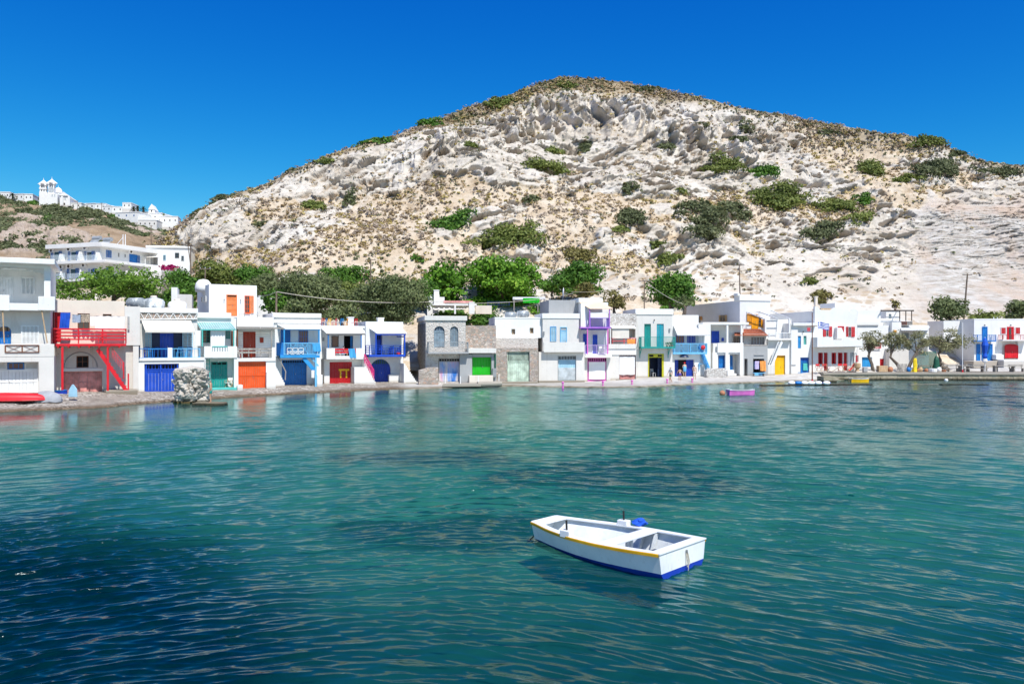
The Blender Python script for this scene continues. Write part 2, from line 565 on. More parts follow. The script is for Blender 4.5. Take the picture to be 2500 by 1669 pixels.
    for dy, k in ((4, .25), (12, .1), (30, -.1), (70, -.4), (120, -.75)):
        b = P[-1].copy()
        b[:, 1] += dy
        b[:, 0] += b[:, 0] / Yc(us) * dy
        b[:, 2] = b[:, 2] + dy * 0.08 if k > 0 else b[:, 2] * (1 + k)
        back.append(b)
    PP = np.concatenate([P, np.stack(back)], 0)
    ext = lambda A, val: np.concatenate([A, np.full((5, len(us)), val)], 0)
    me = np_mesh('hill', PP.reshape(-1, 3), grid_faces(nr + 5, len(us)), False,
                 {'rock': ('POINT', ext(rock, 0.2)), 'quarry': ('POINT', ext(quarry, 0)), 'topsoil': ('POINT', ext(np.clip(top, 0, 1), 1)),
                  'hollow': ('POINT', ext(np.clip(-hol * .8 - hol2 * .35, 0, 1) * rock * (1 - quarry), 0))})
    t = NT('hillside_tuff')
    A = lambda n: t.n('Attribute', attribute_name=n).outputs['Fac']
    n_a = t.noise(0.11, detail=7, rough=0.65)
    rockc = t.ramp(n_a, [(0.30, (0.40, 0.355, 0.29)), (0.50, (0.55, 0.505, 0.435)), (0.68, (0.63, 0.60, 0.545))])
    rockc = t.mix(t.ramp(t.noise(0.9, detail=8, rough=0.7), [(0.52, 0.0), (0.70, 0.65)]), rockc, (0.29, 0.25, 0.205))
    n_st = t.noise(0.5, t.coord((0.08, 0.2, 1.6)), detail=6)
    rockc = t.mix(t.ramp(n_st, [(0.55, 0.0), (0.72, 0.35)]), rockc, (0.38, 0.27, 0.18))
    qc = t.ramp(t.noise(1.0, t.mix(0.5, t.coord((0.12, 0.15, 2.2), (0, R(-12), 0)), t.coord((0.5, 0.5, 1.2), (0, R(-12), 0)), 'ADD'), detail=8, rough=0.7), [(0.36, (0.30, 0.26, 0.215)), (0.60, (0.52, 0.50, 0.465))])
    qc = t.mix(t.ramp(t.noise(0.07, detail=4), [(0.44, 0.0), (0.58, 0.85)]), qc, (0.47, 0.365, 0.285))
    rockc = t.mix(A('quarry'), rockc, qc)
    rockc = t.mix(A('hollow'), rockc, (0.40, 0.31, 0.215))
    n_s = t.noise(0.35, detail=8, rough=0.7)
    soil = t.ramp(n_s, [(0.30, (0.36, 0.27, 0.175)), (0.44, (0.50, 0.405, 0.29)), (0.58, (0.57, 0.49, 0.38)), (0.76, (0.61, 0.55, 0.46))])
    pk = t.noise(2.4, detail=6, rough=0.7)
    soil = t.mix(t.ramp(pk, [(0.56, 0.0), (0.66, 0.7)]), soil, (0.26, 0.205, 0.12))
    soil = t.mix(A('topsoil'), soil, t.ramp(t.noise(0.6, detail=7), [(0.35, (0.13, 0.115, 0.065)), (0.52, (0.24, 0.19, 0.12)), (0.70, (0.40, 0.32, 0.22))]))
    rk = t.mix(0.22, A('rock'), t.noise(1.3, detail=6, rough=.7), 'OVERLAY')
    t.col(t.mix(t.ramp(rk, [(0.35, 0.0), (0.6, 1.0)]), soil, rockc))
    h = t.mix(0.5, t.noise(1.6, detail=9, rough=0.75), t.noise(0.8, t.coord((.5, .5, 2.5), (0, R(14), 0)), detail=8, rough=0.7))
    cr = t.n('TexNoise'); cr.noise_type = 'RIDGED_MULTIFRACTAL'
    cr.inputs['Scale'].default_value = 0.30; cr.inputs['Detail'].default_value = 7; cr.inputs['Roughness'].default_value = 0.65
    t.l(t.coord((.8, .8, 1.5), (0, R(18), 0)), cr.inputs['Vector'])
    ck = t.mix(A('rock'), 0.5, cr.outputs['Fac'])
    h = t.mix(0.35, h, ck)
    t.bump(h, 0.85, 0.7)
    t.done(0.95, 0.05)
    o = tag(link('hill', me, t.m), kind='structure')
    return dict(P=P, U=U, V=V, rock=rock, top=top, N=N, us=us, nr=nr, q=quarry)
HILL = build_hill()

# the far ridge with the upper village
Vr = interp([(-900, 470), (-300, 478), (0, 487), (95, 497), (175, 503), (260, 520), (350, 552), (410, 566), (470, 585), (560, 640), (700, 720), (900, 760)])
RY0, RY1 = 150.0, 380.0
def ridge_Y(u, v):
    return float(RY0 + (RY1 - RY0) * np.clip((740 - v) / (740 - Vr(u)), 0, 1))
def ridge_pt(u, v, up=0.0):
    p = at(u, v, ridge_Y(u, v))
    p.z += up
    return p
def build_ridge():
    us = np.concatenate([np.linspace(-900, -60, 40, endpoint=False), np.linspace(-60, 560, 340, endpoint=False), np.linspace(560, 900, 20)])
    nr = 220
    s = np.linspace(0, 1, nr)[:, None]
    U = np.broadcast_to(us[None], (nr, len(us)))
    V = 740 + (Vr(us)[None] - 740) * s
    Y = RY0 + (RY1 - RY0) * s + 0 * U
    X = (U - CX) / F * Y
    Z = CAMZ - (V - CY) / F * Y
    P = np.stack([X, Y, Z], -1)
    ed = sstep(s, 0.02, 0.1) * (0.15 + 0.85 * sstep(-s, -1, -0.9))
    rock = sstep(fbm(X / 30, Y / 30, Z / 18, 5, 103) + blobs(U, V, [(150, 570, 160, 30, .8), (60, 545, 80, 25, .5), (60, 600, 60, 40, .4)]) - 0.3, 0.0, 0.4)
    D = fbm(X / 40, Y / 40, Z / 40, 4, 91) * 3.5 + rock * (fbm(X / 7, Y / 9, Z / 5, 5, 93, .6, True) * 2.0) + fbm(X / 3, Y / 3, Z / 3, 4, 95) * .5
    P = P + np.array([0.1, -0.7, 0.7]) * (D * ed)[..., None]
    bk = P[-1:].repeat(2, 0)
    bk[0, :, 1] += 60; bk[1, :, 1] += 160; bk[1, :, 2] *= 0.4
    PP = np.concatenate([P, bk], 0)
    ext = np.concatenate([rock, np.zeros((2, len(us)))], 0)
    me = np_mesh('hill_ridge', PP.reshape(-1, 3), grid_faces(nr + 2, len(us)), True, {'rock': ('POINT', ext)})
    t = NT('ridge_soil')
    A = t.n('Attribute', attribute_name='rock').outputs['Fac']
    soil = t.ramp(t.noise(0.12, detail=8, rough=.7), [(0.3, (0.20, 0.145, 0.09)), (0.5, (0.33, 0.24, 0.155)), (0.7, (0.42, 0.33, 0.23))])
    rk = t.ramp(t.noise(0.3, detail=8, rough=.7), [(0.32, (0.26, 0.205, 0.155)), (0.5, (0.42, 0.34, 0.27)), (0.7, (0.52, 0.45, 0.38))])
    t.col(t.mix(A, soil, rk))
    t.bump(t.noise(0.5, detail=9, rough=.75), 0.8, 1.5)
    t.done(0.95, 0.05)
    tag(link('hill_ridge', me, t.m), kind='structure')
build_ridge()

# the shore: beach, terraces under the houses; one sheet from under the water to the hill
def build_ground():
    us = np.linspace(-900, 3400, 700)
    yw, yf, zb, y0 = Yw(us), Yf(us), zbase(us), hill_Y0(us)
    wig = fbm(us / 60, us * 0, us * 0, 4, 5) * 0.5 * sstep(-us, -1020, -900)
    rows = [(yw - 9 + wig, 0 * us - 2.6), (yw - 3 + wig, 0 * us - 0.5), (yw - 0.6 + wig, 0 * us - 0.10), (yw + wig, 0 * us + 0.03)]
    b = zb - 0.03
    for k in np.linspace(0.12, 1, 12):
        rows.append((yw + wig * (1 - k) + (yf - 0.4 - yw) * k, 0.03 + (b - 0.03) * (k ** 0.8)))
    rows += [(yf + 0.5, b), (yf + 3, b), (y0, b + 0.3), (y0 + 3, b + 1.2), (y0 + 8, b + 1.5)]
    Y = np.stack([r[0] for r in rows]); Z = np.stack([r[1] for r in rows])
    walk = sstep(us, 1225, 1300)[None] * (np.arange(len(rows)) >= 3)[:, None]
    Z = np.maximum(Z, np.where(walk > 0, 0.03 + walk * 0.13 + 0 * Z, -9))
    X = (us - CX)[None] / F * Y
    beach = sstep(-us, -1010, -960)[None] * np.ones_like(Y)
    Z = Z + fbm(X / 0.8, Y / 0.8, Z * 0, 4, 15) * 0.05 * beach * (Z > -0.3)
    me = np_mesh('beach', np.stack([X, Y, Z], -1).reshape(-1, 3), grid_faces(len(rows), len(us)), True, {'beach': ('POINT', beach)})
    t = NT('pebble_beach')
    v = t.n('TexVoronoi'); v.inputs['Scale'].default_value = 7.0
    v2 = t.n('TexVoronoi'); v2.inputs['Scale'].default_value = 3.2
    for q in (v, v2): t.l(t.tc.outputs['Object'], q.inputs['Vector'])
    sp = t.n('SeparateColor'); t.l(v.outputs['Color'], sp.inputs[0])
    sp2 = t.n('SeparateColor'); t.l(v2.outputs['Color'], sp2.inputs[0])
    peb = t.ramp(sp.outputs[0], [(0.1, (0.10, 0.085, 0.07)), (0.4, (0.24, 0.21, 0.175)), (0.7, (0.36, 0.31, 0.26)), (0.93, (0.56, 0.53, 0.48))])
    peb = t.mix(0.35, peb, t.ramp(sp2.outputs[1], [(0.2, (0.12, 0.10, 0.08)), (0.8, (0.50, 0.46, 0.41))]))
    sand = t.ramp(t.noise(1.1, detail=8, rough=.7), [(0.35, (0.19, 0.16, 0.13)), (0.65, (0.33, 0.29, 0.245))])
    c = t.mix(t.ramp(t.noise(0.35, detail=5), [(0.44, 0.0), (0.58, 1.0)]), peb, sand)
    sx = t.n('SeparateXYZ'); t.l(t.tc.outputs['Object'], sx.inputs[0])
    wet = t.ramp(sx.outputs[2], [(0.0, 1.0), (0.10, 0.85), (0.22, 0.0)])
    c = t.mix(wet, c, t.mix(1.0, c, (0.45, 0.36, 0.26), 'MULTIPLY'))
    conc = t.ramp(t.noise(0.8, detail=7), [(0.35, (0.40, 0.375, 0.34)), (0.65, (0.55, 0.53, 0.49))])
    conc = t.mix(t.ramp(sx.outputs[2], [(0.0, 1.0), (0.09, 0.9), (0.20, 0.0)]), conc, t.ramp(t.noise(1.6, t.coord((.5, 1.5, 1)), detail=7), [(0.38, (0.10, 0.085, 0.045)), (0.6, (0.30, 0.26, 0.19))]))
    t.col(t.mix(t.n('Attribute', attribute_name='beach').outputs['Fac'], conc, c))
    t.bump(v.outputs['Distance'], 0.7, 0.12)
    t.done(0.85, 0.2)
    tag(link('beach', me, t.m), kind='structure')
build_ground()

# ------------------------------------------------------------------ sea and sea bed
PATCH = [(1020, 1120, 200, 20, 1), (1110, 1118, 120, 14, .6), (1420, 1170, 200, 30, 1), (1640, 1195, 200, 30, 1), (1500, 1150, 160, 16, .8), (1080, 1315, 220, 42, 1), (880, 1290, 120, 24, .6), (1230, 1290, 120, 40, .9), (60, 1350, 420, 70, 1.1), (300, 1560, 520, 130, 1.25), (0, 1660, 500, 80, .8), (1080, 1005, 190, 14, .6), (2440, 975, 300, 34, 1.1), (2050, 1000, 340, 10, .45), (1620, 1015, 160, 9, .6), (2330, 1110, 260, 22, .4), (1340, 970, 120, 8, .5)]
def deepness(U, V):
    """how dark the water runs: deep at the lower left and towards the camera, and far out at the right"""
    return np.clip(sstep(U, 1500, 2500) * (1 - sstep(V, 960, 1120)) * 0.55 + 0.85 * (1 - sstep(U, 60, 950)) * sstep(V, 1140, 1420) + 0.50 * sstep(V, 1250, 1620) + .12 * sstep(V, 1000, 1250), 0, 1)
def build_sea():
    # ground-plane fan of ripples, finer towards the camera
    nr, nc = 1500, 1320
    Y = np.geomspace(5.5, 110, nr)[:, None] * np.ones((1, nc))
    X = np.linspace(-1, 1, nc)[None] * (0.80 * Y + 9.5)
    dx = np.maximum(Y * 0.0020, (0.80 * Y + 9.5) * 2 / nc)
    r = np.random.default_rng(5)
    Z = np.zeros_like(X); GX = np.zeros_like(X); GY = np.zeros_like(X)
    wx = fbm(X / 5, Y / 5, X * 0, 2, 201) * 0.45
    wy = fbm(X / 5, Y / 5, X * 0 + 9, 2, 205) * 0.30
    # the ripples fan out as they run in: crests bend away on either side
    w_ = 0.5 * Y
    bend = 0.62 * w_ * np.log(np.cosh((X + 1.5) / w_))
    tb = 0.62 * np.tanh((X + 1.5) / w_)
    gust = np.clip(0.80 + 0.55 * fbm(X / 9, Y / 12, X * 0 + 3, 3, 211), 0.35, 1.4)
    for lam in np.geomspace(0.09, 1.7, 64):
        th = R(90) + r.normal(0, 0.23)
        k = 2 * math.pi / lam
        kx, ky = k * math.cos(th), k * math.sin(th)
        steep = 0.082 * (lam / 0.13) ** .6 if lam < 0.13 else 0.082 * (1.0 if lam < 0.30 else (0.30 / lam) ** 0.70)
        a = steep / k * (1 - sstep(dx * 3.2, lam * 0.5, lam))
        ph = kx * (X + wx) + ky * (Y + bend + wy) + r.uniform(0, 6.28)
        Z += a * np.sin(ph) * gust
        c = np.cos(ph) * a * gust
        GX += c * (math.cos(th) + tb * math.sin(th)); GY += c * math.sin(th)
    sh = sstep(-(Y - Yw(CX + X / Y * F)), -1.5, 6.0)
    uu = CX + X / Y * F
    off = Yw(uu) - Y                                       # metres out from the shore
    left = 1 - sstep(uu, 950, 1150)
    calm = 0.16 + 0.84 * sstep(off, 2.0, 25.0)             # sheltered water under the left row
    amp = left * calm + (1 - left) * (0.30 + 0.70 * sstep(off, 0.5, 8.0))
    P = np.stack([X + GX * amp, Y + GY * amp, Z * amp], -1)
    me = np_mesh('water', P.reshape(-1, 3), grid_faces(nr, nc), True, {'ruffle': ('POINT', (left * (0.12 + 0.88 * sstep(off, 2.0, 25.0)) + (1 - left)) * (0.75 + 0.35 * gust) * (0.12 + 0.88 * sstep(Y, 16, 48))), 'deep': ('POINT', deepness(uu + 60 * wx, CY + F * CAMZ / Y + 40 * wy))})
    t = NT('sea_water')
    t.t.nodes.remove(t.b)
    bmp = t.n('Bump'); bmp.inputs['Distance'].default_value = 0.07; t.l(t.n('Attribute', attribute_name='ruffle').outputs['Fac'], bmp.inputs['Strength'])
    hh = t.mix(0.5, t.noise(3.4, t.coord((0.45, 2.0, 1), (0, 0, R(-6))), detail=5), t.noise(1.1, t.coord((0.5, 1.8, 1), (0, 0, R(9))), detail=5))
    t.l(hh, bmp.inputs['Height'])
    fr = t.n('Fresnel'); fr.inputs['IOR'].default_value = 1.34
    t.l(bmp.outputs[0], fr.inputs['Normal'])
    gl = t.n('BsdfGlossy'); gl.inputs['Roughness'].default_value = 0.04; gl.inputs['Color'].default_value = (0.86, 0.98, 1.0, 1)
    t.l(bmp.outputs[0], gl.inputs['Normal'])
    tr = t.n('BsdfTransparent'); dp = t.n('Attribute', attribute_name='deep').outputs['Fac']; t.l(t.mix(dp, (0.32, 0.66, 0.59), (0.05, 0.40, 0.41)), tr.inputs['Color'])
    df = t.n('BsdfDiffuse'); t.l(t.mix(dp, (0.004, 0.100, 0.098), (0.0, 0.020, 0.029)), df.inputs['Color'])
    mu = t.n('MixShader'); mu.inputs[0].default_value = 0.40
    t.l(tr.outputs[0], mu.inputs[1]); t.l(df.outputs[0], mu.inputs[2])
    mx = t.n('MixShader')
    t.l(fr.outputs[0], mx.inputs[0]); t.l(mu.outputs[0], mx.inputs[1]); t.l(gl.outputs[0], mx.inputs[2])
    t.l(mx.outputs[0], t.out.inputs['Surface'])
    tag(link('water', me, t.m), kind='structure')
    # sea bed: sand with dark beds of weed and rock
    us = np.linspace(-1, 1, 460); ys = np.geomspace(4.5, 108, 400)
    U, Yb = np.meshgrid(us, ys)
    Xb = U * (1.0 * Yb + 14)
    U = CX + Xb / Yb * F
    sh = np.clip((Yw(U) - Yb) / 22, 0, 1)
    Zb = -0.30 - 0.38 * sh
    Vv = CY + F * (CAMZ - Zb) / np.maximum(Yb, 1)            # where the point shows through the surface, for the weed beds' places
    n = fbm(Xb / 3.5, Yb / 5, Xb * 0, 5, 301, .6)
    n8 = fbm(Xb / 0.9, Yb / 1.4, Xb * 0, 4, 305, .65)
    weed = 0.9 * sstep(blobs(U + n * 60, Vv + n * 10, PATCH) + n * 0.26 + n8 * 0.16, 0.10, 0.72)
    Zb = Zb + fbm(Xb / 1.2, Yb / 1.2, Xb * 0, 3, 311) * 0.08 + weed * 0.10
    me = np_mesh('seabed', np.stack([Xb, Yb, Zb], -1).reshape(-1, 3), grid_faces(len(ys), len(us)), True,
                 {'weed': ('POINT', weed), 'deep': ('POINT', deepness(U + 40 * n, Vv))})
    t = NT('sea_bed_sand')
    sand = t.ramp(t.noise(0.5, detail=8, rough=.7), [(0.3, (0.30, 0.33, 0.26)), (0.5, (0.50, 0.52, 0.42)), (0.72, (0.66, 0.66, 0.52))])
    cau = t.n('TexVoronoi', feature='DISTANCE_TO_EDGE'); cau.inputs['Scale'].default_value = 1.1
    t.l(t.tc.outputs['Object'], cau.inputs['Vector'])
    t.t.nodes.remove(cau)
    wd = t.ramp(t.noise(2.2, detail=7, rough=.7), [(0.4, (0.05, 0.040, 0.026)), (0.62, (0.20, 0.14, 0.08))])
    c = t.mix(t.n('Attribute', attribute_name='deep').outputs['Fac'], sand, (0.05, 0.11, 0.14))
    t.col(t.mix(t.n('Attribute', attribute_name='weed').outputs['Fac'], c, wd))
    t.done(1.0, 0.0)
    tag(link('seabed', me, t.m), kind='structure')
build_sea()
# ------------------------------------------------------------------ palette
M = {}
M['white'] = m_plaster('white_limewash', 'F8F8F4', 0.83, 0.24)
M['white2'] = m_plaster('weathered_limewash', 'F4F1EA', 0.75, 0.6)
M['white3'] = m_plaster('peeling_limewash', 'EFEBE2', 0.74, 0.75, (0.26, 0.22, 0.18), 1.4, 0.6)
M['cream'] = m_plaster('cream_plaster', 'F3E9DA', 0.80, 0.30)
M['roughwhite'] = m_plaster('rough_render', 'F0F1F2', 0.80, 0.12, bump=1.2)
M['grey'] = m_plaster('grey_render', 'B9BBBB', 0.75, 0.5, (0.2, 0.19, 0.18), 1.5, 0.6)
M['concrete'] = m_plaster('concrete', 'C6BDAE', 0.62, 0.5, (0.17, 0.14, 0.10), 1.3, 0.5)
M['wetconc'] = m_plaster('weedy_quay_wall', '8E8064', 0.42, 0.85, (0.035, 0.03, 0.02), 2.0, 0.8)
M['black'] = m_plain('dark_interior', (0.015, 0.015, 0.017), 0.9)  # near-black paint for openings, in place of real indoor shade
M['dark'] = m_plain('dark_timber', (0.06, 0.045, 0.035), 0.7)
M['stone'] = m_stone('rubble_masonry', [(0.30, 0.26, 0.22), (0.40, 0.34, 0.28), (0.44, 0.30, 0.23), (0.52, 0.46, 0.40), (0.36, 0.31, 0.28)], (0.55, 0.51, 0.45), 3.3, mort=.07)
M['stone2'] = m_stone('dark_rubble_masonry', [(0.14, 0.12, 0.10), (0.28, 0.24, 0.20), (0.36, 0.32, 0.27), (0.22, 0.18, 0.15), (0.42, 0.38, 0.33)], (0.46, 0.43, 0.38), 4.6)
M['stonew'] = m_stone('whitewashed_rubble', [(0.62, 0.60, 0.56), (0.70, 0.68, 0.64), (0.50, 0.46, 0.41), (0.74, 0.72, 0.69)], (0.34, 0.31, 0.28), 4.2, mort=.06)
M['stonep'] = m_stone('plastered_masonry', [(0.55, 0.51, 0.46), (0.62, 0.58, 0.53), (0.46, 0.40, 0.35), (0.60, 0.56, 0.52)], (0.60, 0.565, 0.515), 3.6, bump=.7, mort=.16)
def weed_wall():
    t = NT('weedy_quay_wall')
    sx = t.n('SeparateXYZ'); t.l(t.tc.outputs['Object'], sx.inputs[0])
    n = t.noise(1.4, t.coord((1, 1, .6)), detail=7, rough=.7)
    g = t.n('Math', operation='ADD')
    t.l(sx.outputs[2], g.inputs[0]); t.l(t.mix(1.0, n, -.55, 'MULTIPLY'), g.inputs[1])
    c = t.ramp(n, [(.35, (.22, .185, .12)), (.6, (.40, .345, .25)), (.75, (.27, .16, .07))])
    t.col(t.mix(t.ramp(g.outputs[0], [(.0, 1.0), (.12, .9), (.26, 0.0)]), c, t.ramp(t.noise(4, detail=6), [(.4, (.010, .010, .007)), (.65, (.055, .045, .022))])))
    t.bump(t.noise(3.5, detail=8, rough=.7), .9, .12)
    return t.done(.85, .25)
M['wetconc'] = weed_wall()
for k, h, w in (('navy', '0B3FB4', .35), ('cobalt', '0A4CC4', .3), ('blue', '0A78C8', .35), ('sky', '2D9BDD', .3), ('lblue', '74C2EE', .25), ('pblue', 'A9D5EA', .3),
                ('teal', '109A92', .3), ('lteal', '58C4BB', .3), ('turq', '06B2C6', .25), ('orange', 'EE5A14', .25), ('lorange', 'F58A48', .25), ('rust', 'A5300B', .3),
                ('red', 'DC1426', .25), ('crimson', 'C00A18', .3), ('coral', 'E0505A', .35), ('oldred', 'E59A92', .8), ('magenta', 'E0307A', .3), ('green', '12B80E', .25),
                ('pgreen', 'CFE3CE', .7), ('dgreen', '1C5B45', .3), ('lgreen', '86D86A', .3), ('yellow', 'FFC400', .2), ('amber', 'F0A000', .3), ('ochre', 'DDB06A', .4),
                ('lime', 'C9C41E', .4), ('pink', 'EE78CE', .25), ('purple', 'B070D0', .25), ('violet', '7A62C0', .25), ('lilac', 'C9B0DC', .3), ('wpaint', 'F2F4F2', .22),
                ('gpaint', 'C4CDD0', .5), ('bgrey', '8FA3B0', .5), ('brownp', '7A4426', .4), ('steel', '9DA2A4', .3), ('maroon', '5E1522', .3), ('dblue', '0B2A52', .3)):
    M[k] = m_paint('paint_' + k, h, 0.86, 0.5, w)
M['greywood'] = m_wood('silvered_wood', (0.20, 0.185, 0.165), (0.42, 0.39, 0.35))
M['brownwood'] = m_wood('brown_wood', (0.12, 0.065, 0.035), (0.27, 0.16, 0.085))
M['tanwood'] = m_wood('pale_wood', (0.36, 0.24, 0.13), (0.58, 0.42, 0.26))
M['motley'] = (lambda t: (t.col(t.mix(t.ramp(t.noise(1.1, t.coord((1.4, 1, 0.35)), detail=7), [(0.40, 0.0), (0.55, 1.0)]),
                                        t.ramp(t.noise(0.55, t.coord((1.2, 1, 0.5)), detail=3), [(0.36, (0.03, 0.16, 0.50)), (0.48, (0.30, 0.42, 0.66)), (0.56, (0.62, 0.36, 0.50)), (0.68, (0.66, 0.55, 0.58))]),
                                        (0.62, 0.56, 0.52))), t.done(0.8, 0.2))[1])(NT('motley_old_paint'))
M['canvas'] = m_plain('cream_canvas', (0.66, 0.62, 0.55), 0.9, 0.10, 1.2)
M['wcloth'] = m_plain('white_cloth', (0.80, 0.79, 0.77), 0.9, 0.06, 1.0)
M['gcloth'] = m_plain('grey_canvas', (0.52, 0.53, 0.53), 0.9, 0.12, 1.0)
M['ocanvas'] = m_plain('apricot_canvas', (0.72, 0.53, 0.38), 0.9, 0.10, 1.2)
M['bcloth'] = m_plain('blue_cloth', (0.012, 0.085, 0.50), 0.8, 0.2, 2.0)
M['tcloth'] = m_plain('sea_blue_cloth', (0.06, 0.33, 0.62), 0.8, 0.2, 2.0)
M['ytowel'] = m_plain('yellow_cloth', (0.72, 0.52, 0.02), 0.9, 0.2, 2.0)
M['otowel'] = m_plain('orange_towel', (0.78, 0.30, 0.07), 0.9, 0.25, 5.0)
M['ltowel'] = m_plain('lilac_towel', (0.52, 0.45, 0.68), 0.9, 0.3, 5.0)
M['denim'] = m_plain('grey_blue_cloth', (0.30, 0.38, 0.48), 0.9, 0.3, 5.0)
M['camo'] = m_plain('patterned_cloth', (0.36, 0.31, 0.24), 0.9, 0.6, 9.0)
M['redcanvas'] = m_plain('red_canvas', (0.62, 0.04, 0.05), 0.85, 0.2, 4.0)
M['corr'] = (lambda t: (t.col(t.mix(t.ramp(t.noise(1.5, detail=6), [(0.4, 0.0), (0.7, 1.0)]), (0.36, 0.44, 0.46), (0.56, 0.62, 0.62))), t.done(0.6, 0.3))[1])(NT('grey_green_sheeting'))
M['tile'] = (lambda t: (t.col(t.mix(t.ramp(t.noise(3.0, t.coord((3, 1, 1)), detail=6), [(0.35, 0.0), (0.65, 1.0)]), (0.36, 0.105, 0.05), (0.60, 0.25, 0.15))), t.done(0.85, 0.2))[1])(NT('terracotta_tiles'))
M['netting'] = (lambda t: (t.b.inputs['Base Color'].__setattr__('default_value', (0.03, 0.15, 0.12, 1)), t.b.inputs['Alpha'].__setattr__('default_value', 0.55), t.done(0.8, 0.2))[2])(NT('green_netting'))
M['clearglass'] = (lambda t: (t.b.inputs['Base Color'].__setattr__('default_value', (0.75, 0.85, 0.88, 1)), t.b.inputs['Alpha'].__setattr__('default_value', 0.25), t.done(0.1, 0.5))[2])(NT('clear_glass'))
M['tank'] = (lambda t: (t.col(t.mix(t.ramp(t.noise(1.1, t.coord((1, 1, 0.6)), detail=9, rough=.75), [(0.46, 0.0), (0.56, 1.0)]), (0.20, 0.23, 0.25), (0.66, 0.70, 0.70))), t.done(0.6, 0.3))[1])(NT('flaking_tank_paint'))
M['glass'] = m_glass()
M['plasticw'] = m_plain('white_plastic', (0.80, 0.80, 0.79), 0.4, 0.05, 2.0, 0.5)
M['chrome'] = m_plain('metal_grey', (0.35, 0.36, 0.37), 0.35, 0.2, 4.0, 0.5, 0.1, 0.7)
M['pole'] = m_wood('pole_wood', (0.10, 0.075, 0.055), (0.22, 0.17, 0.13))
M['rope'] = m_plain('rope', (0.50, 0.45, 0.37), 0.9, 0.3, 20)
M['rubber'] = m_plain('black_rubber', (0.02, 0.02, 0.02), 0.6, 0.3, 8)
M['terracotta'] = m_plain('terracotta', (0.45, 0.20, 0.11), 0.85, 0.25, 4)

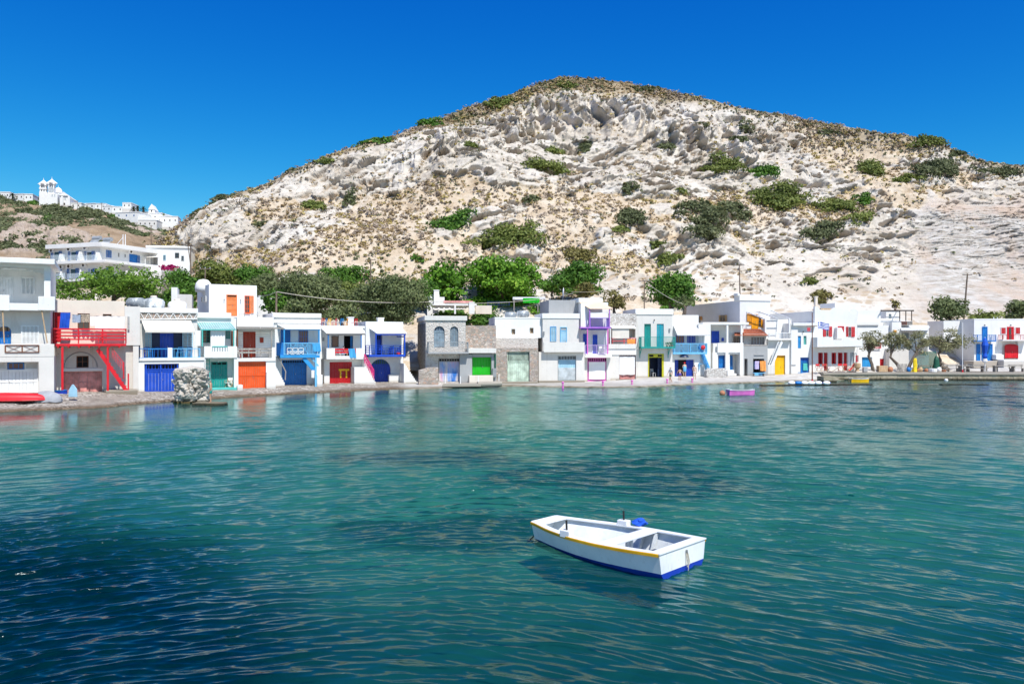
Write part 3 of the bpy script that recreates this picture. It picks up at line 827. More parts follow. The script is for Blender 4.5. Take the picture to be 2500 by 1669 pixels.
# ------------------------------------------------------------------ houses
Z1 = (0, 560, 3.486); Z2 = (300, 660, 4.48); Z3 = (620, 700, 5.8725); Z4 = (980, 700, 6.0316)
Z5 = (1340, 700, 6.03); Z6 = (1660, 700, 6.03); Z7 = (1980, 720, 6.532); Z8 = (2220, 640, 4.9)
Z9 = (2160, 760, 6.909); ZA = (0, 420, 4.894); ZB = (380, 560, 3.356); ZC = (1000, 560, 3.356); ZP = (0, 0, 1.0)
class House:
    """A building with its own frame: x along the facade, y into the house, z up. Sizes are taken from the
    photograph by laying its pixels on the facade's plane (at depth d behind the front)."""
    def __init__(s, name, label, zm, xa, xb, ang, dY=0.0, Y=None, zb=None, cat='house', group=None):
        s.zm = zm
        um = zm[0] + (xa + xb) / 2 / zm[2]
        Ym = (float(Yf(um)) if Y is None else Y) + dY
        c = Vector(((um - CX) / F * Ym, Ym))
        a = R(ang)
        s.ex, s.ey = Vector((math.cos(a), math.sin(a))), Vector((-math.sin(a), math.cos(a)))
        ua = zm[0] + xa / zm[2]
        r = Vector(((ua - CX) / F, 1.0))
        t = c.dot(s.ey) / r.dot(s.ey)
        s.A = r * t
        s.zb = float(zbase(um)) if zb is None else zb
        s.root = tag(empty(name, (s.A.x, s.A.y, s.zb), a), label, cat, group)
        s.M = None
        s.cur = s.root
    def side(s, off=0.0):
        """the left flank: x runs from the back towards the front"""
        import copy
        q = copy.copy(s)
        q.A = s.A + s.ex * off
        q.ex, q.ey = -s.ey, s.ex
        q.M = Matrix.Translation((off, 0, 0)) @ Matrix.Rotation(R(-90), 4, 'Z')
        return q
    def rside(s, w):
        """the right flank: x runs from the front corner to the back"""
        import copy
        q = copy.copy(s)
        q.A = s.A + s.ex * w
        q.ex, q.ey = s.ey, -s.ex
        q.M = Matrix.Translation((w, 0, 0)) @ Matrix.Rotation(R(90), 4, 'Z')
        return q
    def L(s, x, y, d=0.0):
        u, v = s.zm[0] + x / s.zm[2], s.zm[1] + y / s.zm[2]
        r = ray(u, v)
        r2 = Vector((r.x, r.y))
        t = ((s.A + s.ey * d).dot(s.ey)) / r2.dot(s.ey)
        p = r2 * t - s.A
        return p.dot(s.ex), CAMZ + r.z * t - s.zb
    def W(s, x, y, d=0.0):
        """world point"""
        lx, lz = s.L(x, y, d)
        p = s.A + s.ex * lx + s.ey * d
        return Vector((p.x, p.y, s.zb + lz))
    def rect(s, x0, y0, x1, y1, d=0.0):
        xm, ym = (x0 + x1) / 2, (y0 + (y1 if y1 is not None else y0)) / 2
        a, b = s.L(x0, ym, d)[0], s.L(x1, ym, d)[0]
        z1 = s.L(xm, y0, d)[1]
        z0 = -1.6 if y1 is None else s.L(xm, y1, d)[1]
        return a, b, z0, z1
    def put(s, mb, name, mat, parent=None, bevel=0.0, smooth=False):
        o = mb.build(name, M[mat] if isinstance(mat, str) else mat, parent or s.root, smooth, bevel)
        if s.M is not None and parent is None:
            o.matrix_local = s.M
        return o
    def box(s, x0, y0, x1, y1, d0, d1, mat, name, bevel=0.015, parent=None):
        a, b, z0, z1 = s.rect(x0, y0, x1, y1, d0)
        return s.put(MB().box(a, b, d0, d1, z0, z1), name, mat, parent, bevel)
    def block(s, x0, y0, x1, y1, d, dep, mat, holes=(), name='wall', top=None):
        """a storey's body; its front is pierced by holes (x0, y0, x1, y1, depth[, arch])"""
        a, b, z0, z1 = s.rect(x0, y0, x1, y1, d)
        hs = []
        for h in holes:
            ha, hb, hz0, hz1 = s.rect(h[0], h[1], h[2], h[3], d)
            hs.append((max(ha, a + .01), min(hb, b - .01), max(hz0, z0 + .01), min(hz1, z1 - .01), h[4], len(h) > 5))
        xs = sorted({a, b, *[h[0] for h in hs], *[h[1] for h in hs]})
        zs = sorted({z0, z1, *[h[2] for h in hs], *[h[3] for h in hs]})
        m = MB()
        for xa, xb in zip(xs, xs[1:]):
            for za, zb in zip(zs, zs[1:]):
                cx, cz = (xa + xb) / 2, (za + zb) / 2
                if not any(h[0] < cx < h[1] and h[2] < cz < h[3] for h in hs):
                    m.quad((xa, d, za), (xb, d, za), (xb, d, zb), (xa, d, zb))
        e = d + dep
        m.quad((a, e, z0), (a, d, z0), (a, d, z1), (a, e, z1))
        m.quad((b, d, z0), (b, e, z0), (b, e, z1), (b, d, z1))
        m.quad((a, d, z1), (b, d, z1), (b, e, z1), (a, e, z1))
        m.quad((b, e, z0), (a, e, z0), (a, e, z1), (b, e, z1))
        for (p, q, w0, w1, hd, arch) in hs:
            f = d + hd
            m.quad((p, d, w0), (p, f, w0), (p, f, w1), (p, d, w1))
            m.quad((q, f, w0), (q, d, w0), (q, d, w1), (q, f, w1))
            m.quad((p, d, w0), (q, d, w0), (q, f, w0), (p, f, w0))
            m.quad((p, f, w1), (q, f, w1), (q, d, w1), (p, d, w1))
            m.quad((p, f, w0), (q, f, w0), (q, f, w1), (p, f, w1))
            if arch:
                rr, c = (q - p) / 2, (p + q) / 2
                hgt = min(rr, (w1 - w0) * .45)
                n = 8
                al = [(c - rr * math.cos(math.pi / 2 * i / n), w1 - hgt + hgt * math.sin(math.pi / 2 * i / n)) for i in range(n + 1)]
                m.prism(al + [(p, w1 + .001)], d + .002, f)
                ar = [(2 * c - x, z) for x, z in reversed(al)]
                m.prism([*ar, (q, w1 + .001)], d + .002, f)
        o = s.put(m, name, mat)
        return o
    def door(s, x0, y0, x1, y1, d, mat, n=6, leaves=2, tr=0.0, frame=None, bars=0, handle=True, name='door', tpane='black', rails=1):
        """boarded door leaves standing just in front of depth d"""
        a, b, z0, z1 = s.rect(x0, y0, x1, y1, d)
        if y1 is None: z0 = 0.02
        w, h = b - a, z1 - z0
        zt = z1 - h * tr
        m = MB()
        fw = min(.07, w * .08)
        for k in range(leaves):
            p, q = a + fw + (w - 2 * fw) * k / leaves, a + fw + (w - 2 * fw) * (k + 1) / leaves
            nb = max(1, n // leaves)
            for i in range(nb):
                m.box(p + (q - p) * i / nb + .008, p + (q - p) * (i + 1) / nb - .008, d - .055 - .006 * (i % 2), d - .012, z0 + .02, zt - .02)
            for j in range(rails + 1):
                zz = z0 + .12 + (zt - z0 - .24) * j / max(rails, 1)
                m.box(p + .012, q - .012, d - .085, d - .05, zz - .05, zz + .05)
        root = s.put(m, name, mat)
        fm = MB()
        for p, q in ((a, a + fw), (b - fw, b)):
            fm.box(p, q, d - .10, d - .008, z0, z1)
        fm.box(a + fw, b - fw, d - .10, d - .008, z1 - fw, z1)
        if tr:
            fm.box(a + fw, b - fw, d - .10, d - .008, zt - .03, zt + .04)
        s.put(fm, 'frame', frame or mat, root)
        if tr:
            s.put(MB().box(a + fw, b - fw, d - .03, d - .010, zt + .04, z1 - fw), 'pane', tpane, root)
            if bars:
                bm = MB()
                for i in range(bars):
                    x = a + fw + (w - 2 * fw) * (i + 1) / (bars + 1)
                    bw = min(.03, w / bars / 4)
                    bm.box(x - bw, x + bw, d - .07, d - .035, zt + .04, z1 - fw)
                s.put(bm, 'grille', frame or mat, root)
        if handle:
            x = (a + b) / 2 + .07 if leaves > 1 else b - fw - .1
            s.put(MB().box(x - .015, x + .015, d - .13, d - .085, z0 + min(1.0, h * .45), z0 + min(1.0, h * .45) + .14), 'handle', 'chrome', root)
        return root
    def win(s, x0, y0, x1, y1, d, mat, nx=2, nz=3, shut=None, open_=True, sill=None, pane='glass', name='window'):
        """framed window standing proud of depth d; shut = material of shutters folded back on the wall"""
        a, b, z0, z1 = s.rect(x0, y0, x1, y1, d)
        w, h = b - a, z1 - z0
        fw = min(.06, w * .12)
        m = MB()
        for p, q in ((a, a + fw), (b - fw, b)): m.box(p, q, d - .07, d - .005, z0, z1)
        m.box(a + fw, b - fw, d - .07, d - .005, z0, z0 + fw).box(a + fw, b - fw, d - .07, d - .005, z1 - fw, z1)
        for i in range(1, nx):
            x = a + w * i / nx
            m.box(x - fw * .35, x + fw * .35, d - .055, d - .02, z0 + fw, z1 - fw)
        for j in range(1, nz):
            z = z0 + h * j / nz
            m.box(a + fw, b - fw, d - .05, d - .022, z - fw * .25, z + fw * .25)
        root = s.put(m, name, mat)
        s.put(MB().box(a + fw, b - fw, d - .03, d - .012, z0 + fw, z1 - fw), 'pane', pane, root)
        if sill:
            s.put(MB().box(a - .06, b + .06, d - .14, d - .004, z0 - .07, z0 - .002), 'sill', sill, root, .01)
        if shut:
            for sg in (-1, 1):
                p = a - w / 2 - .02 if sg < 0 else b + .02
                s.louvre(MB(), p, p + w / 2, z0, z1, d - .06, d - .012, 'shutter', shut)
        return root
    def louvre(s, m, p, q, z0, z1, d0, d1, name, mat):
        e = min(.05, (q - p) * .15)
        m.box(p, p + e, d0, d1, z0, z1).box(q - e, q, d0, d1, z0, z1)
        m.box(p + e, q - e, d0, d1, z0, z0 + e).box(p + e, q - e, d0, d1, z1 - e, z1)
        n = max(4, int((z1 - z0) / .09))
        for i in range(n):
            z = z0 + e + (z1 - z0 - 2 * e) * (i + .5) / n
            m.hexa([(p + e, d0 + .006, z - .035), (q - e, d0 + .006, z - .035), (q - e, d1, z), (p + e, d1, z)],
                   [(p + e, d0 + .006, z - .015), (q - e, d0 + .006, z - .015), (q - e, d1, z + .022), (p + e, d1, z + .022)])
        return s.put(m, name, mat)
    def shut(s, x0, y0, x1, y1, d, mat, n=2, frame=None):
        """closed louvred shutters filling an opening"""
        a, b, z0, z1 = s.rect(x0, y0, x1, y1, d)
        o = None
        for k in range(n):
            p, q = a + (b - a) * k / n, a + (b - a) * (k + 1) / n
            o = s.louvre(MB(), p + .006, q - .006, z0, z1, d - .06, d - .01, 'shutter', mat)
        if frame:
            m = MB()
            m.box(a - .06, a, d - .08, d - .005, z0, z1).box(b, b + .06, d - .08, d - .005, z0, z1).box(a - .06, b + .06, d - .08, d - .005, z1, z1 + .06)
            s.put(m, 'window_frame', frame)
        return o
    def leaf(s, x0, y0, x1, y1, d, mat, out=.45):
        """one shutter or door leaf standing open at an angle"""
        a, b, z0, z1 = s.rect(x0, y0, x1, y1, d)
        return s.louvre(MB(), a, b, z0, z1, d - .06, d - .012, 'shutter', mat)
    def rail(s, x0, y0, x1, y1, d, mat, style='vert', n=12, ret=0.0, posts=2, w=.035, name='railing', ends='lr'):
        a, b, z0, z1 = s.rect(x0, y0, x1, y1, d)
        m = MB()
        runs = [((a, d), (b, d), n, posts)]
        if ret:
            k = max(2, int(n * ret / max(b - a, .1)))
            if 'l' in ends: runs.append(((a, d + .05), (a, d + ret), k, 1))
            if 'r' in ends: runs.append(((b, d + .05), (b, d + ret), k, 1))
        for (p, q, nn, ps) in runs:
            P = lambda t, z: (p[0] + (q[0] - p[0]) * t, p[1] + (q[1] - p[1]) * t, z)
            m.bar(P(0, z1 - w), P(1, z1 - w), w * 1.8, w * 1.6)
            m.bar(P(0, z0 + w), P(1, z0 + w), w * 1.3)
            for i in range(ps):
                t = i / max(ps - 1, 1)
                m.bar(P(t, z0), P(t, z1), w * 1.9)
            if style == 'vert':
                for i in range(nn):
                    t = (i + .5) / nn
                    m.bar(P(t, z0 + w), P(t, z1 - w), w * .8)
            elif style == 'cross':
                c = max(3, nn // 4)
                for i in range(c):
                    t0, t1 = i / c, (i + 1) / c
                    m.bar(P(t0, z0), P(t0, z1), w)
                    if i % 2:
                        m.bar(P(t0, z0 + w), P(t1, z1 - w), w * .8); m.bar(P(t0, z1 - w), P(t1, z0 + w), w * .8)
                    else:
                        for j in (1, 2, 3):
                            tt = t0 + (t1 - t0) * j / 4
                            m.bar(P(tt, z0), P(tt, z1), w * .7)
        return s.put(m, name, mat)
    def hrail(s, x0, y0, x1, y1, d, mat, n=3, ret=0.0, posts=3, w=.04, h=.09, name='railing'):
        """rail of horizontal boards"""
        a, b, z0, z1 = s.rect(x0, y0, x1, y1, d)
        m = MB()
        for (p, q, ps) in [((a, d), (b, d), posts)] + ([((a, d), (a, d + ret), 2), ((b, d), (b, d + ret), 2)] if ret else []):
            for i in range(n):
                z = z1 - h / 2 - (z1 - z0 - h) * i / n
                m.bar((p[0], p[1] - .002, z), (q[0], q[1], z), w, h)
            for i in range(ps):
                t = i / max(1, ps - 1)
                x, y = p[0] + (q[0] - p[0]) * t, p[1] + (q[1] - p[1]) * t
                m.box(x - w * .9, x + w * .9, y - w * .9 + .04, y + w * .9 + .04, z0, z1 + .01)
        return s.put(m, name, mat)
    def post(s, x, y0, y1, d, mat, w=.10, name='post'):
        lx, z1 = s.L(x, y0, d)
        z0 = -0.4 if y1 is None else s.L(x, y1, d)[1]
        return s.put(MB().box(lx - w / 2, lx + w / 2, d - w / 2, d + w / 2, z0, z1), name, mat, None, .01)
    def slope(s, xa, xb, y0, d0, y1, d1, mat, name='awning', xc=None, xd=None, th=.05, fringe=0.0, wave=0.0, slats=0, along=False):
        """a sheet sloping from a high back edge (y0 at depth d0) to a low front edge (y1 at depth d1)"""
        p0, p1 = s.L(xa, y0, d0), s.L(xb, y0, d0)
        q0, q1 = s.L(xa if xc is None else xc, y1, d1), s.L(xb if xd is None else xd, y1, d1)
        m = MB()
        Pt = lambda i, j: tuple(((1 - j) * ((1 - i) * Vector((p0[0], d0, p0[1])) + i * Vector((p1[0], d0, p1[1]))) + j * ((1 - i) * Vector((q0[0], d1, q0[1])) + i * Vector((q1[0], d1, q1[1])))))
        if slats:
            for k in range(slats):
                if along:
                    t = (k + .5) / slats
                    m.bar(Pt(t, 0), Pt(t, 1), .05, .09)
                else:
                    t = (k + .5) / slats
                    m.bar(Pt(0, t), Pt(1, t), .09, .05)
            for i in (0.02, 0.5, 0.98):
                if along: m.bar(Pt(0, i), Pt(1, i), .10, .10)
                else: m.bar(Pt(i, 0), Pt(i, 1), .09, .12)
        else:
            ni, nj = (12, 4) if wave else (1, 1)
            sag = lambda i, j: -wave * (math.sin(i * math.pi * 4) ** 2) * math.sin(j * math.pi * .9)
            top = [[Vector(Pt(i / ni, j / nj)) + Vector((0, 0, sag(i / ni, j / nj))) for i in range(ni + 1)] for j in range(nj + 1)]
            for j in range(nj):
                for i in range(ni):
                    q = [top[j + 1][i], top[j + 1][i + 1], top[j][i + 1], top[j][i]]
                    m.hexa([v - Vector((0, 0, th)) for v in q], q)
            if fringe:
                a, b = top[nj][0], top[nj][ni]
                m.box(a.x, b.x, d1 - .02, d1, min(a.z, b.z) - fringe, max(a.z, b.z) - .001)
        return s.put(m, name, mat)
    def cloth(s, x0, y0, x1, y1, d, mat, name='curtain', folds=5, amp=.05, parent=None, skew=0.0):
        a, b, z0, z1 = s.rect(x0, y0, x1, y1, d)
        m = MB(); n = 20
        V = []
        for j in range(5):
            t = j / 4
            for i in range(n + 1):
                k = i / n
                V.append((a + (b - a) * k + skew * t * (b - a), d + amp * math.sin(k * folds * 2 * math.pi + t * 1.3) * (.4 + .6 * t), z1 + (z0 - z1) * t - .03 * abs(math.sin(k * folds * math.pi)) * t))
        m.v = V + [(x, y + .015, z) for x, y, z in V]
        nb = len(V)
        for j in range(4):
            for i in range(n):
                q = j * (n + 1) + i
                f = (q, q + n + 1, q + n + 2, q + 1)
                m.f.append(f)
                m.f.append(tuple(nb + e for e in reversed(f)))
        return s.put(m, name, mat, parent, smooth=True)
    def hung(s, name, label, cat, x0, y0, x1, y1, d, mat, group=None, folds=3, amp=.04, skew=0.0):
        """a cloth that hangs there as a thing of its own"""
        o = s.cloth(x0, y0, x1, y1, d, mat, name, folds, amp, None, skew)
        o.parent = None
        mw = Matrix.Translation((s.A.x, s.A.y, s.zb)) @ Matrix.Rotation(math.atan2(s.ex.y, s.ex.x), 4, 'Z')
        o.matrix_world = mw
        return tag(o, label, cat, group)
    def steps(s, xt, yt, xb, yb, d0, d1, mat, n=9, name='staircase', solid=True):
        """a flight along the facade from its top (xt, yt) to its foot (xb, yb)"""
        t, b = s.L(xt, yt, d0), s.L(xb, yb, d0)
        m = MB()
        for i in range(n):
            xa, xc = t[0] + (b[0] - t[0]) * i / n, t[0] + (b[0] - t[0]) * (i + 1) / n
            z = t[1] + (b[1] - t[1]) * (i + .0) / n
            if solid:
                m.box(xa, xc, d0 + .001 * i, d1, -0.5, z)
            else:
                m.box(xa, xc, d0, d1, z - .05, z)
        if not solid:
            dd = Vector((b[0] - t[0], 0, b[1] - t[1])); 
            for y in (d0 - .03, d1 + .03):
                m.bar((t[0], y, t[1] - .12), (b[0], y, b[1] - .12), .05, .26)
        return s.put(m, name, mat)
    def sloperail(s, pts, d, mat, h=.0, n=6, name='handrail', w=.05, low=None):
        """a rail along pixel points, with uprights of height h below it"""
        m = MB()
        P = [(s.L(x, y, d)) for x, y in pts]
        for a, b in zip(P, P[1:]):
            m.bar((a[0], d, a[1]), (b[0], d, b[1]), w, w)
            if h:
                m.bar((a[0], d, a[1] - h * .5), (b[0], d, b[1] - h * .5), w * .7, w * .7)
                for i in range(n + 1):
                    t = i / n
                    x, z = a[0] + (b[0] - a[0]) * t, a[1] + (b[1] - a[1]) * t
                    m.bar((x, d, z - h), (x, d, z), w * .8)
        return s.put(m, name, mat)
    def cornice(s, x0, y0, x1, y1, d, dep, mat, proud=.10, name='cornice'):
        a, b, z0, z1 = s.rect(x0, y0, x1, y1, d)
        m = MB()
        m.box(a - proud, b + proud, d - proud, d + dep + .05, z0, z1 + .004)
        return s.put(m, name, mat, None, .02)
    def chimney(s, x0, y0, x1, y1, d, mat='white'):
        a, b, z0, z1 = s.rect(x0, y0, x1, y1, d)
        w = (b - a)
        m = MB().box(a, b, d, d + w, z0 - .5, z1).box(a - .05, b + .05, d - .05, d + w + .05, z1 - .12, z1 + .002)
        return s.put(m, 'chimney', mat, None, .02)
    def lamp(s, x, y, d, mat='dark'):
        lx, z = s.L(x, y, d)
        m = MB().box(lx - .03, lx + .03, d - .12, d - .004, z + .02, z + .06).lathe((lx, d - .14, z), [(.02, .10), (.06, .02), (.05, -.10), (.02, -.12)], 8)
        return s.put(m, 'wall_lamp', mat)
    def liner(s, x0, y0, x1, y1, d0, d1, mat='black', name='shade_lining'):  # lines a recess with dark paint that stands in for indoor shade
        a, b, z0, z1 = s.rect(x0, y0, x1, y1, d0)
        if y1 is None: z0 = 0.0
        e = .012
        m = MB().box(a + .001, a + e, d0, d1, z0 + e, z1 - e).box(b - e, b - .001, d0, d1, z0 + e, z1 - e).box(a + .001, b - .001, d0, d1, z1 - e, z1 - .001).box(a + .001, b - .001, d0, d1, z0 + .001, z0 + e).box(a + e, b - e, d1 - .03, d1 - .004, z0 + e, z1 - e)
        return s.put(m, name, mat)
    def meter(s, x0, y0, x1, y1, d, mat='steel'):
        a, b, z0, z1 = s.rect(x0, y0, x1, y1, d)
        m = MB().box(a, b, d - .14, d - .004, z0, z1).box(a + .02, b - .02, d - .16, d - .139, z0 + (z1 - z0) * .45, z1 - .03)
        return s.put(m, 'meter_box', mat, None, .01)
# ------------------------------------------------------------------ the row of boat houses, left to right
# A: big white house at the left edge
h = HA = House('white_house', 'three-storey white house at the left edge with a scalloped loggia and a boat store', Z1, -200, 460, 27, -0.6)
h.block(-200, 1085, 460, None, 0.0, 7, 'white2', [(-190, 1128, 328, 1402, .9)])
a, b, z0, z1 = h.rect(-185, 1132, 325, 1400, .88)
h.door(-185, 1192, 325, 1400, .88, 'wpaint', 16, 4, rails=2, name='garage_door')
h.win(65, 1132, 205, 1190, .88, 'blue', 3, 1)
for x0, x1 in ((-180, 58), (212, 324)):
    h.louvre(MB(), h.rect(x0, 1132, x1, 1190, .88)[0], h.rect(x0, 1132, x1, 1190, .88)[1], h.rect(x0, 1132, x1, 1190, .88)[2], z1, .80, .87, 'fanlight', 'wpaint')
h.block(-200, 690, 430, 1080, 1.0, 6, 'white2', [(-20, 822, 96, 985, .25, 1)])
h.door(-18, 822, 94, 985, 1.24, 'blue', 4, 1, .3, tpane='glass')
h.shut(188, 822, 325, 975, 1.0, 'wpaint', 4, 'wpaint')
h.box(-200, 975, 462, 1085, -.02, .18, 'white2', 'parapet', .03)
h.box(-200, 1072, 460, 1086, .19, .99, 'white2', 'balcony_slab')
m = MB()
a, b, z0, z1 = h.rect(45, 985, 330, 1045, -.06)
for x in (a, (a + b) / 2, b): m.box(x - .04, x + .04, -.09, -.03, z0, z1)
m.box(a, b, -.08, -.04, z0 - .03, z0 + .03).box(a, b, -.08, -.04, z1 - .03, z1 + .03)
for p, q in ((a, (a + b) / 2), ((a + b) / 2, b)):
    m.bar((p, -.06, z0), (q, -.06, z1), .02); m.bar((p, -.06, z1), (q, -.06, z0), .02)
h.put(m, 'drying_rack', 'brownp')
h.block(-200, 262, 430, 690, .5, 7, 'white', [(-150, 330, 375, 640, 1.7)])
# the loggia's scalloped apron
a, b, z0, z1 = h.rect(-150, 325, 376, 392, .5)
pts = []
n = 42
for i in range(n + 1):
    t = i / n
    pts.append((a + (b - a) * t, z0 + (z1 - z0) * (.25 + .65 * (1 - abs(2 * t - 1) ** 1.5)) + .09 * abs(math.sin(t * math.pi * 7))))
h.put(MB().prism(pts + [(b, z1 + .02), (a, z1 + .02)], .48, .62), 'scalloped_arch', 'cream')
h.shut(185, 412, 290, 552, 2.2, 'wpaint', 3, 'wpaint')
h.door(-60, 402, 110, 628, 2.2, 'wpaint', 6, 2)
for x0, y0, x1 in ((-200, 555, 80), (80, 628, 325), (325, 570, 468)):
    h.box(x0, y0, x1, 688, -.05, .15, 'white', 'parapet', .02)
h.box(-200, 676, 466, 690, .16, .49, 'white', 'balcony_slab')
h.box(-200, 240, 466, 285, -.25, 7.7, 'white', 'roof', .03)
for xa_, xb_ in ((22, 36), (355, 402)):
    p, q = h.L(xa_, 690, .1), h.L(xb_, 965, -.03)
    h.put(MB().tube([(p[0], .1, p[1]), (q[0], -.03, q[1])], .045), 'prop', 'tanwood')

# B: house with the red balcony
h = HB = House('boat_house', 'shabby whitewashed boat house with a red timber balcony and red outside stairs', Z1, 455, 1130, 27, -0.3)
D = 1.9
h.block(455, 985, 1132, None, D, 5, 'white3', [(538, 1205, 870, 1402, .2), (650, 1075, 755, 1175, .35)])
h.block(460, 604, 1060, 985, D + .05, 5, 'cream', [(455, 705, 600, 960, .3), (660, 715, 765, 850, .3), (875, 720, 950, 800, .3)])
h.block(1060, 655, 1192, 985, D - .35, 5, 'white2')
h.block(1132, 985, 1180, None, D - .3, 5, 'white2')
h.door(540, 1206, 868, 1400, D + .19, 'oldred', 8, 2, .12, bars=0, rails=2, tpane='oldred')
h.box(672, 1300, 738, 1380, D + .06, D + .10, 'oldred', 'hatch')
h.win(652, 1076, 753, 1174, D + .3, 'brownp', 2, 2, pane='black')
h.box(528, 1180, 880, 1206, D - .08, D + .02, 'white', 'lintel', .02)
pa, pb = h.L(545, 1175, D), h.L(828, 1175, D)
rr = (pb[0] - pa[0]) / 2
zt = h.L(690, 1045, D)[1] - pa[1]
h.put(MB().tube([(pa[0] + rr - rr * math.cos(t * math.pi / 14), D - .01, pa[1] + zt * math.sin(t * math.pi / 14)) for t in range(15)], .05), 'arch_moulding', 'grey')
h.door(438, 705, 520, 960, D + .3, 'crimson', 2, 1, tr=.0)
h.win(662, 716, 763, 850, D + .3, 'brownp', 2, 2, pane='glass')
h.win(877, 721, 948, 800, D + .3, 'brownp', 2, 2, pane='glass')
h.box(455, 972, 1075, 992, -.12, D, 'red', 'deck', .01)
a, b, z0, z1 = h.rect(455, 992, 1040, 1004, 0)
m = MB()
for i in range(7):
    x = a + .3 + (b - a - .5) * i / 6
    m.box(x - .06, x + .06, -.20, D, z0 - .02, z1)
h.put(m, 'joists', 'crimson')
h.hrail(458, 842, 1072, 970, -.08, 'red', 4, D, 4, .05, .11)
h.post(531, 1000, None, .0, 'red', .16)
h.post(918, 1000, None, .0, 'red', .16)
st = h.steps(830, 1005, 1100, 1395, .15, 1.05, 'red', 12, 'staircase', False)
h.sloperail([(955, 1010), (1055, 1135)], .12, 'coral', .75, 7)
h.post(1052, 1130, 1270, .12, 'red', .09)
h.post(1092, 1225, 1380, .12, 'red', .11)
h.box(900, 1368, 1170, None, -.1, D, 'concrete', 'plinth', .04)
h.meter(1085, 740, 1102, 855, D - .35, 'grey')

# C: blue boat house with cream awning
h = HC = House('boat_house', 'white boat house with a big royal blue gate, blue railings and a cream awning', Z2, 125, 890, 27, -0.1)
h.block(125, 985, 888, None, 0, 6, 'white', [(235, 1020, 612, 1336, .3)])
h.door(236, 1021, 611, 1334, .28, 'cobalt', 10, 2, .19, bars=9)
for x in (255, 412, 597):
    h.post(x, 1020, 1330, .12, 'cobalt', .10)
h.box(118, 957, 896, 986, -.10, 2.3, 'white', 'terrace', .02)
h.box(490, 845, 541, 960, -.04, .16, 'white', 'pier', .02)
h.rail(150, 850, 490, 958, .05, 'blue', 'vert', 8, 1.5, 3, ends='l')
h.rail(541, 850, 842, 956, .05, 'lblue', 'vert', 8, 0, 3)
h.block(190, 465, 815, 985, 2.3, 5, 'white2', [(308, 660, 652, 975, .35), (655, 665, 762, 840, .3)])
h.box(310, 662, 405, 960, 2.56, 2.64, 'dblue', 'panel')
h.box(552, 662, 650, 960, 2.56, 2.64, 'dblue', 'panel')
h.door(405, 690, 551, 962, 2.62, 'cobalt', 8, 2)
h.box(185, 412, 822, 464, 2.1, 7.3, 'white', 'roof', .03)
h.box(190, 474, 812, 540, 2.22, 2.29, 'stone', 'stone_band')
m = MB()
a, b, z0, z1 = h.rect(190, 466, 812, 540, 2.18)
for i in range(14):
    x0_, x1_ = a + (b - a) * i / 14, a + (b - a) * (i + 1) / 14
    m.bar((x0_, 2.18, z0 if i % 2 else z1), (x1_, 2.18, z1 if i % 2 else z0), .05)
m.bar((a, 2.16, z0), (b, 2.16, z0 + .12), .09)
h.put(m, 'lattice_band', 'wpaint')
for x0_, x1_ in ((252, 310), (656, 760)):
    m = MB()
    a, b, z0, z1 = h.rect(x0_, 662, x1_, 845, 2.24)
    for i in range(3): m.box(a + (b - a) * i / 2 - .03, a + (b - a) * i / 2 + .03, 2.22, 2.27, z0, z1)
    for j in range(8): m.box(a, b, 2.225, 2.265, z0 + (z1 - z0) * j / 7 - .03, z0 + (z1 - z0) * j / 7 + .03)
    h.put(m, 'trellis', 'pblue')
h.slope(202, 742, 543, 2.25, 660, .35, 'canvas', xc=245, xd=790, th=.03, fringe=.14)
h.cloth(783, 655, 852, 822, .4, 'wcloth', 'curtain', 3, .06)

# D: teal boat house
h = HD = House('boat_house', 'white boat house with a teal door, striped teal awning and white balcony parapet', Z2, 890, 1250, 27, -0.05)
h.block(892, 955, 1250, None, 0, 6, 'white', [(905, 962, 1216, 1310, 1.2)])
h.door(966, 998, 1140, 1276, 1.18, 'teal', 6, 2, .13, bars=2, rails=2)
h.lamp(1042, 990, 1.2, 'wpaint')
h.box(920, 1285, 1246, None, -.45, 1.1, 'lteal', 'step', .02)
h.box(1252, 1252, 1312, None, -.5, .4, 'white', 'pier', .03)
h.block(1250, 955, 1262, None, -.02, 6, 'white')
for x0_, y0_, x1_, y1_ in ((890, 830, 976, 955), (1146, 830, 1250, 955), (976, 890, 1146, 955)):
    h.box(x0_, y0_, x1_, y1_, -.08, .12, 'white', 'parapet', .015)
m = MB()
a, b, z0, z1 = h.rect(976, 830, 1146, 890, 0)
for i in range(6):
    x = a + (b - a) * (i + .5) / 6
    m.box(x - .07, x + .07, -.04, .06, z0, z1 - .1)
h.put(m, 'balusters', 'wpaint')
h.box(976, 827, 1146, 838, -.06, .1, 'lteal', 'hand_rail')
h.box(892, 945, 1248, 956, .13, 1.8, 'white', 'balcony_slab')
h.block(800, 520, 1240, 955, 1.8, 5, 'white', [(872, 650, 958, 792, .2)])
h.win(874, 652, 956, 790, 1.98, 'teal', 2, 4)
h.shut(1122, 662, 1174, 748, 1.8, 'teal', 1)
h.shut(1182, 660, 1206, 830, 1.8, 'brownp', 1)
h.box(800, 462, 1186, 522, 1.6, 6.8, 'white', 'roof', .03)
h.slope(806, 1182, 572, 1.75, 642, .05, 'corr', xc=848, xd=1240, th=.03)
m = MB()
p0, p1, q0, q1 = h.L(806, 570, 1.75), h.L(1182, 570, 1.75), h.L(848, 640, .05), h.L(1240, 640, .05)
for i in range(15):
    t = (i + .3) / 15
    m.bar((p0[0] + (p1[0] - p0[0]) * t, 1.75, p0[1] + .035), (q0[0] + (q1[0] - q0[0]) * t, .05, q0[1] + .035), .05, .03)
m.bar((q0[0], .04, q0[1] - .06), (q1[0], .04, q1[1] - .06), .09)
h.put(m, 'awning_rib', 'lteal')
h.post(868, 648, 830, .06, 'lteal', .1)
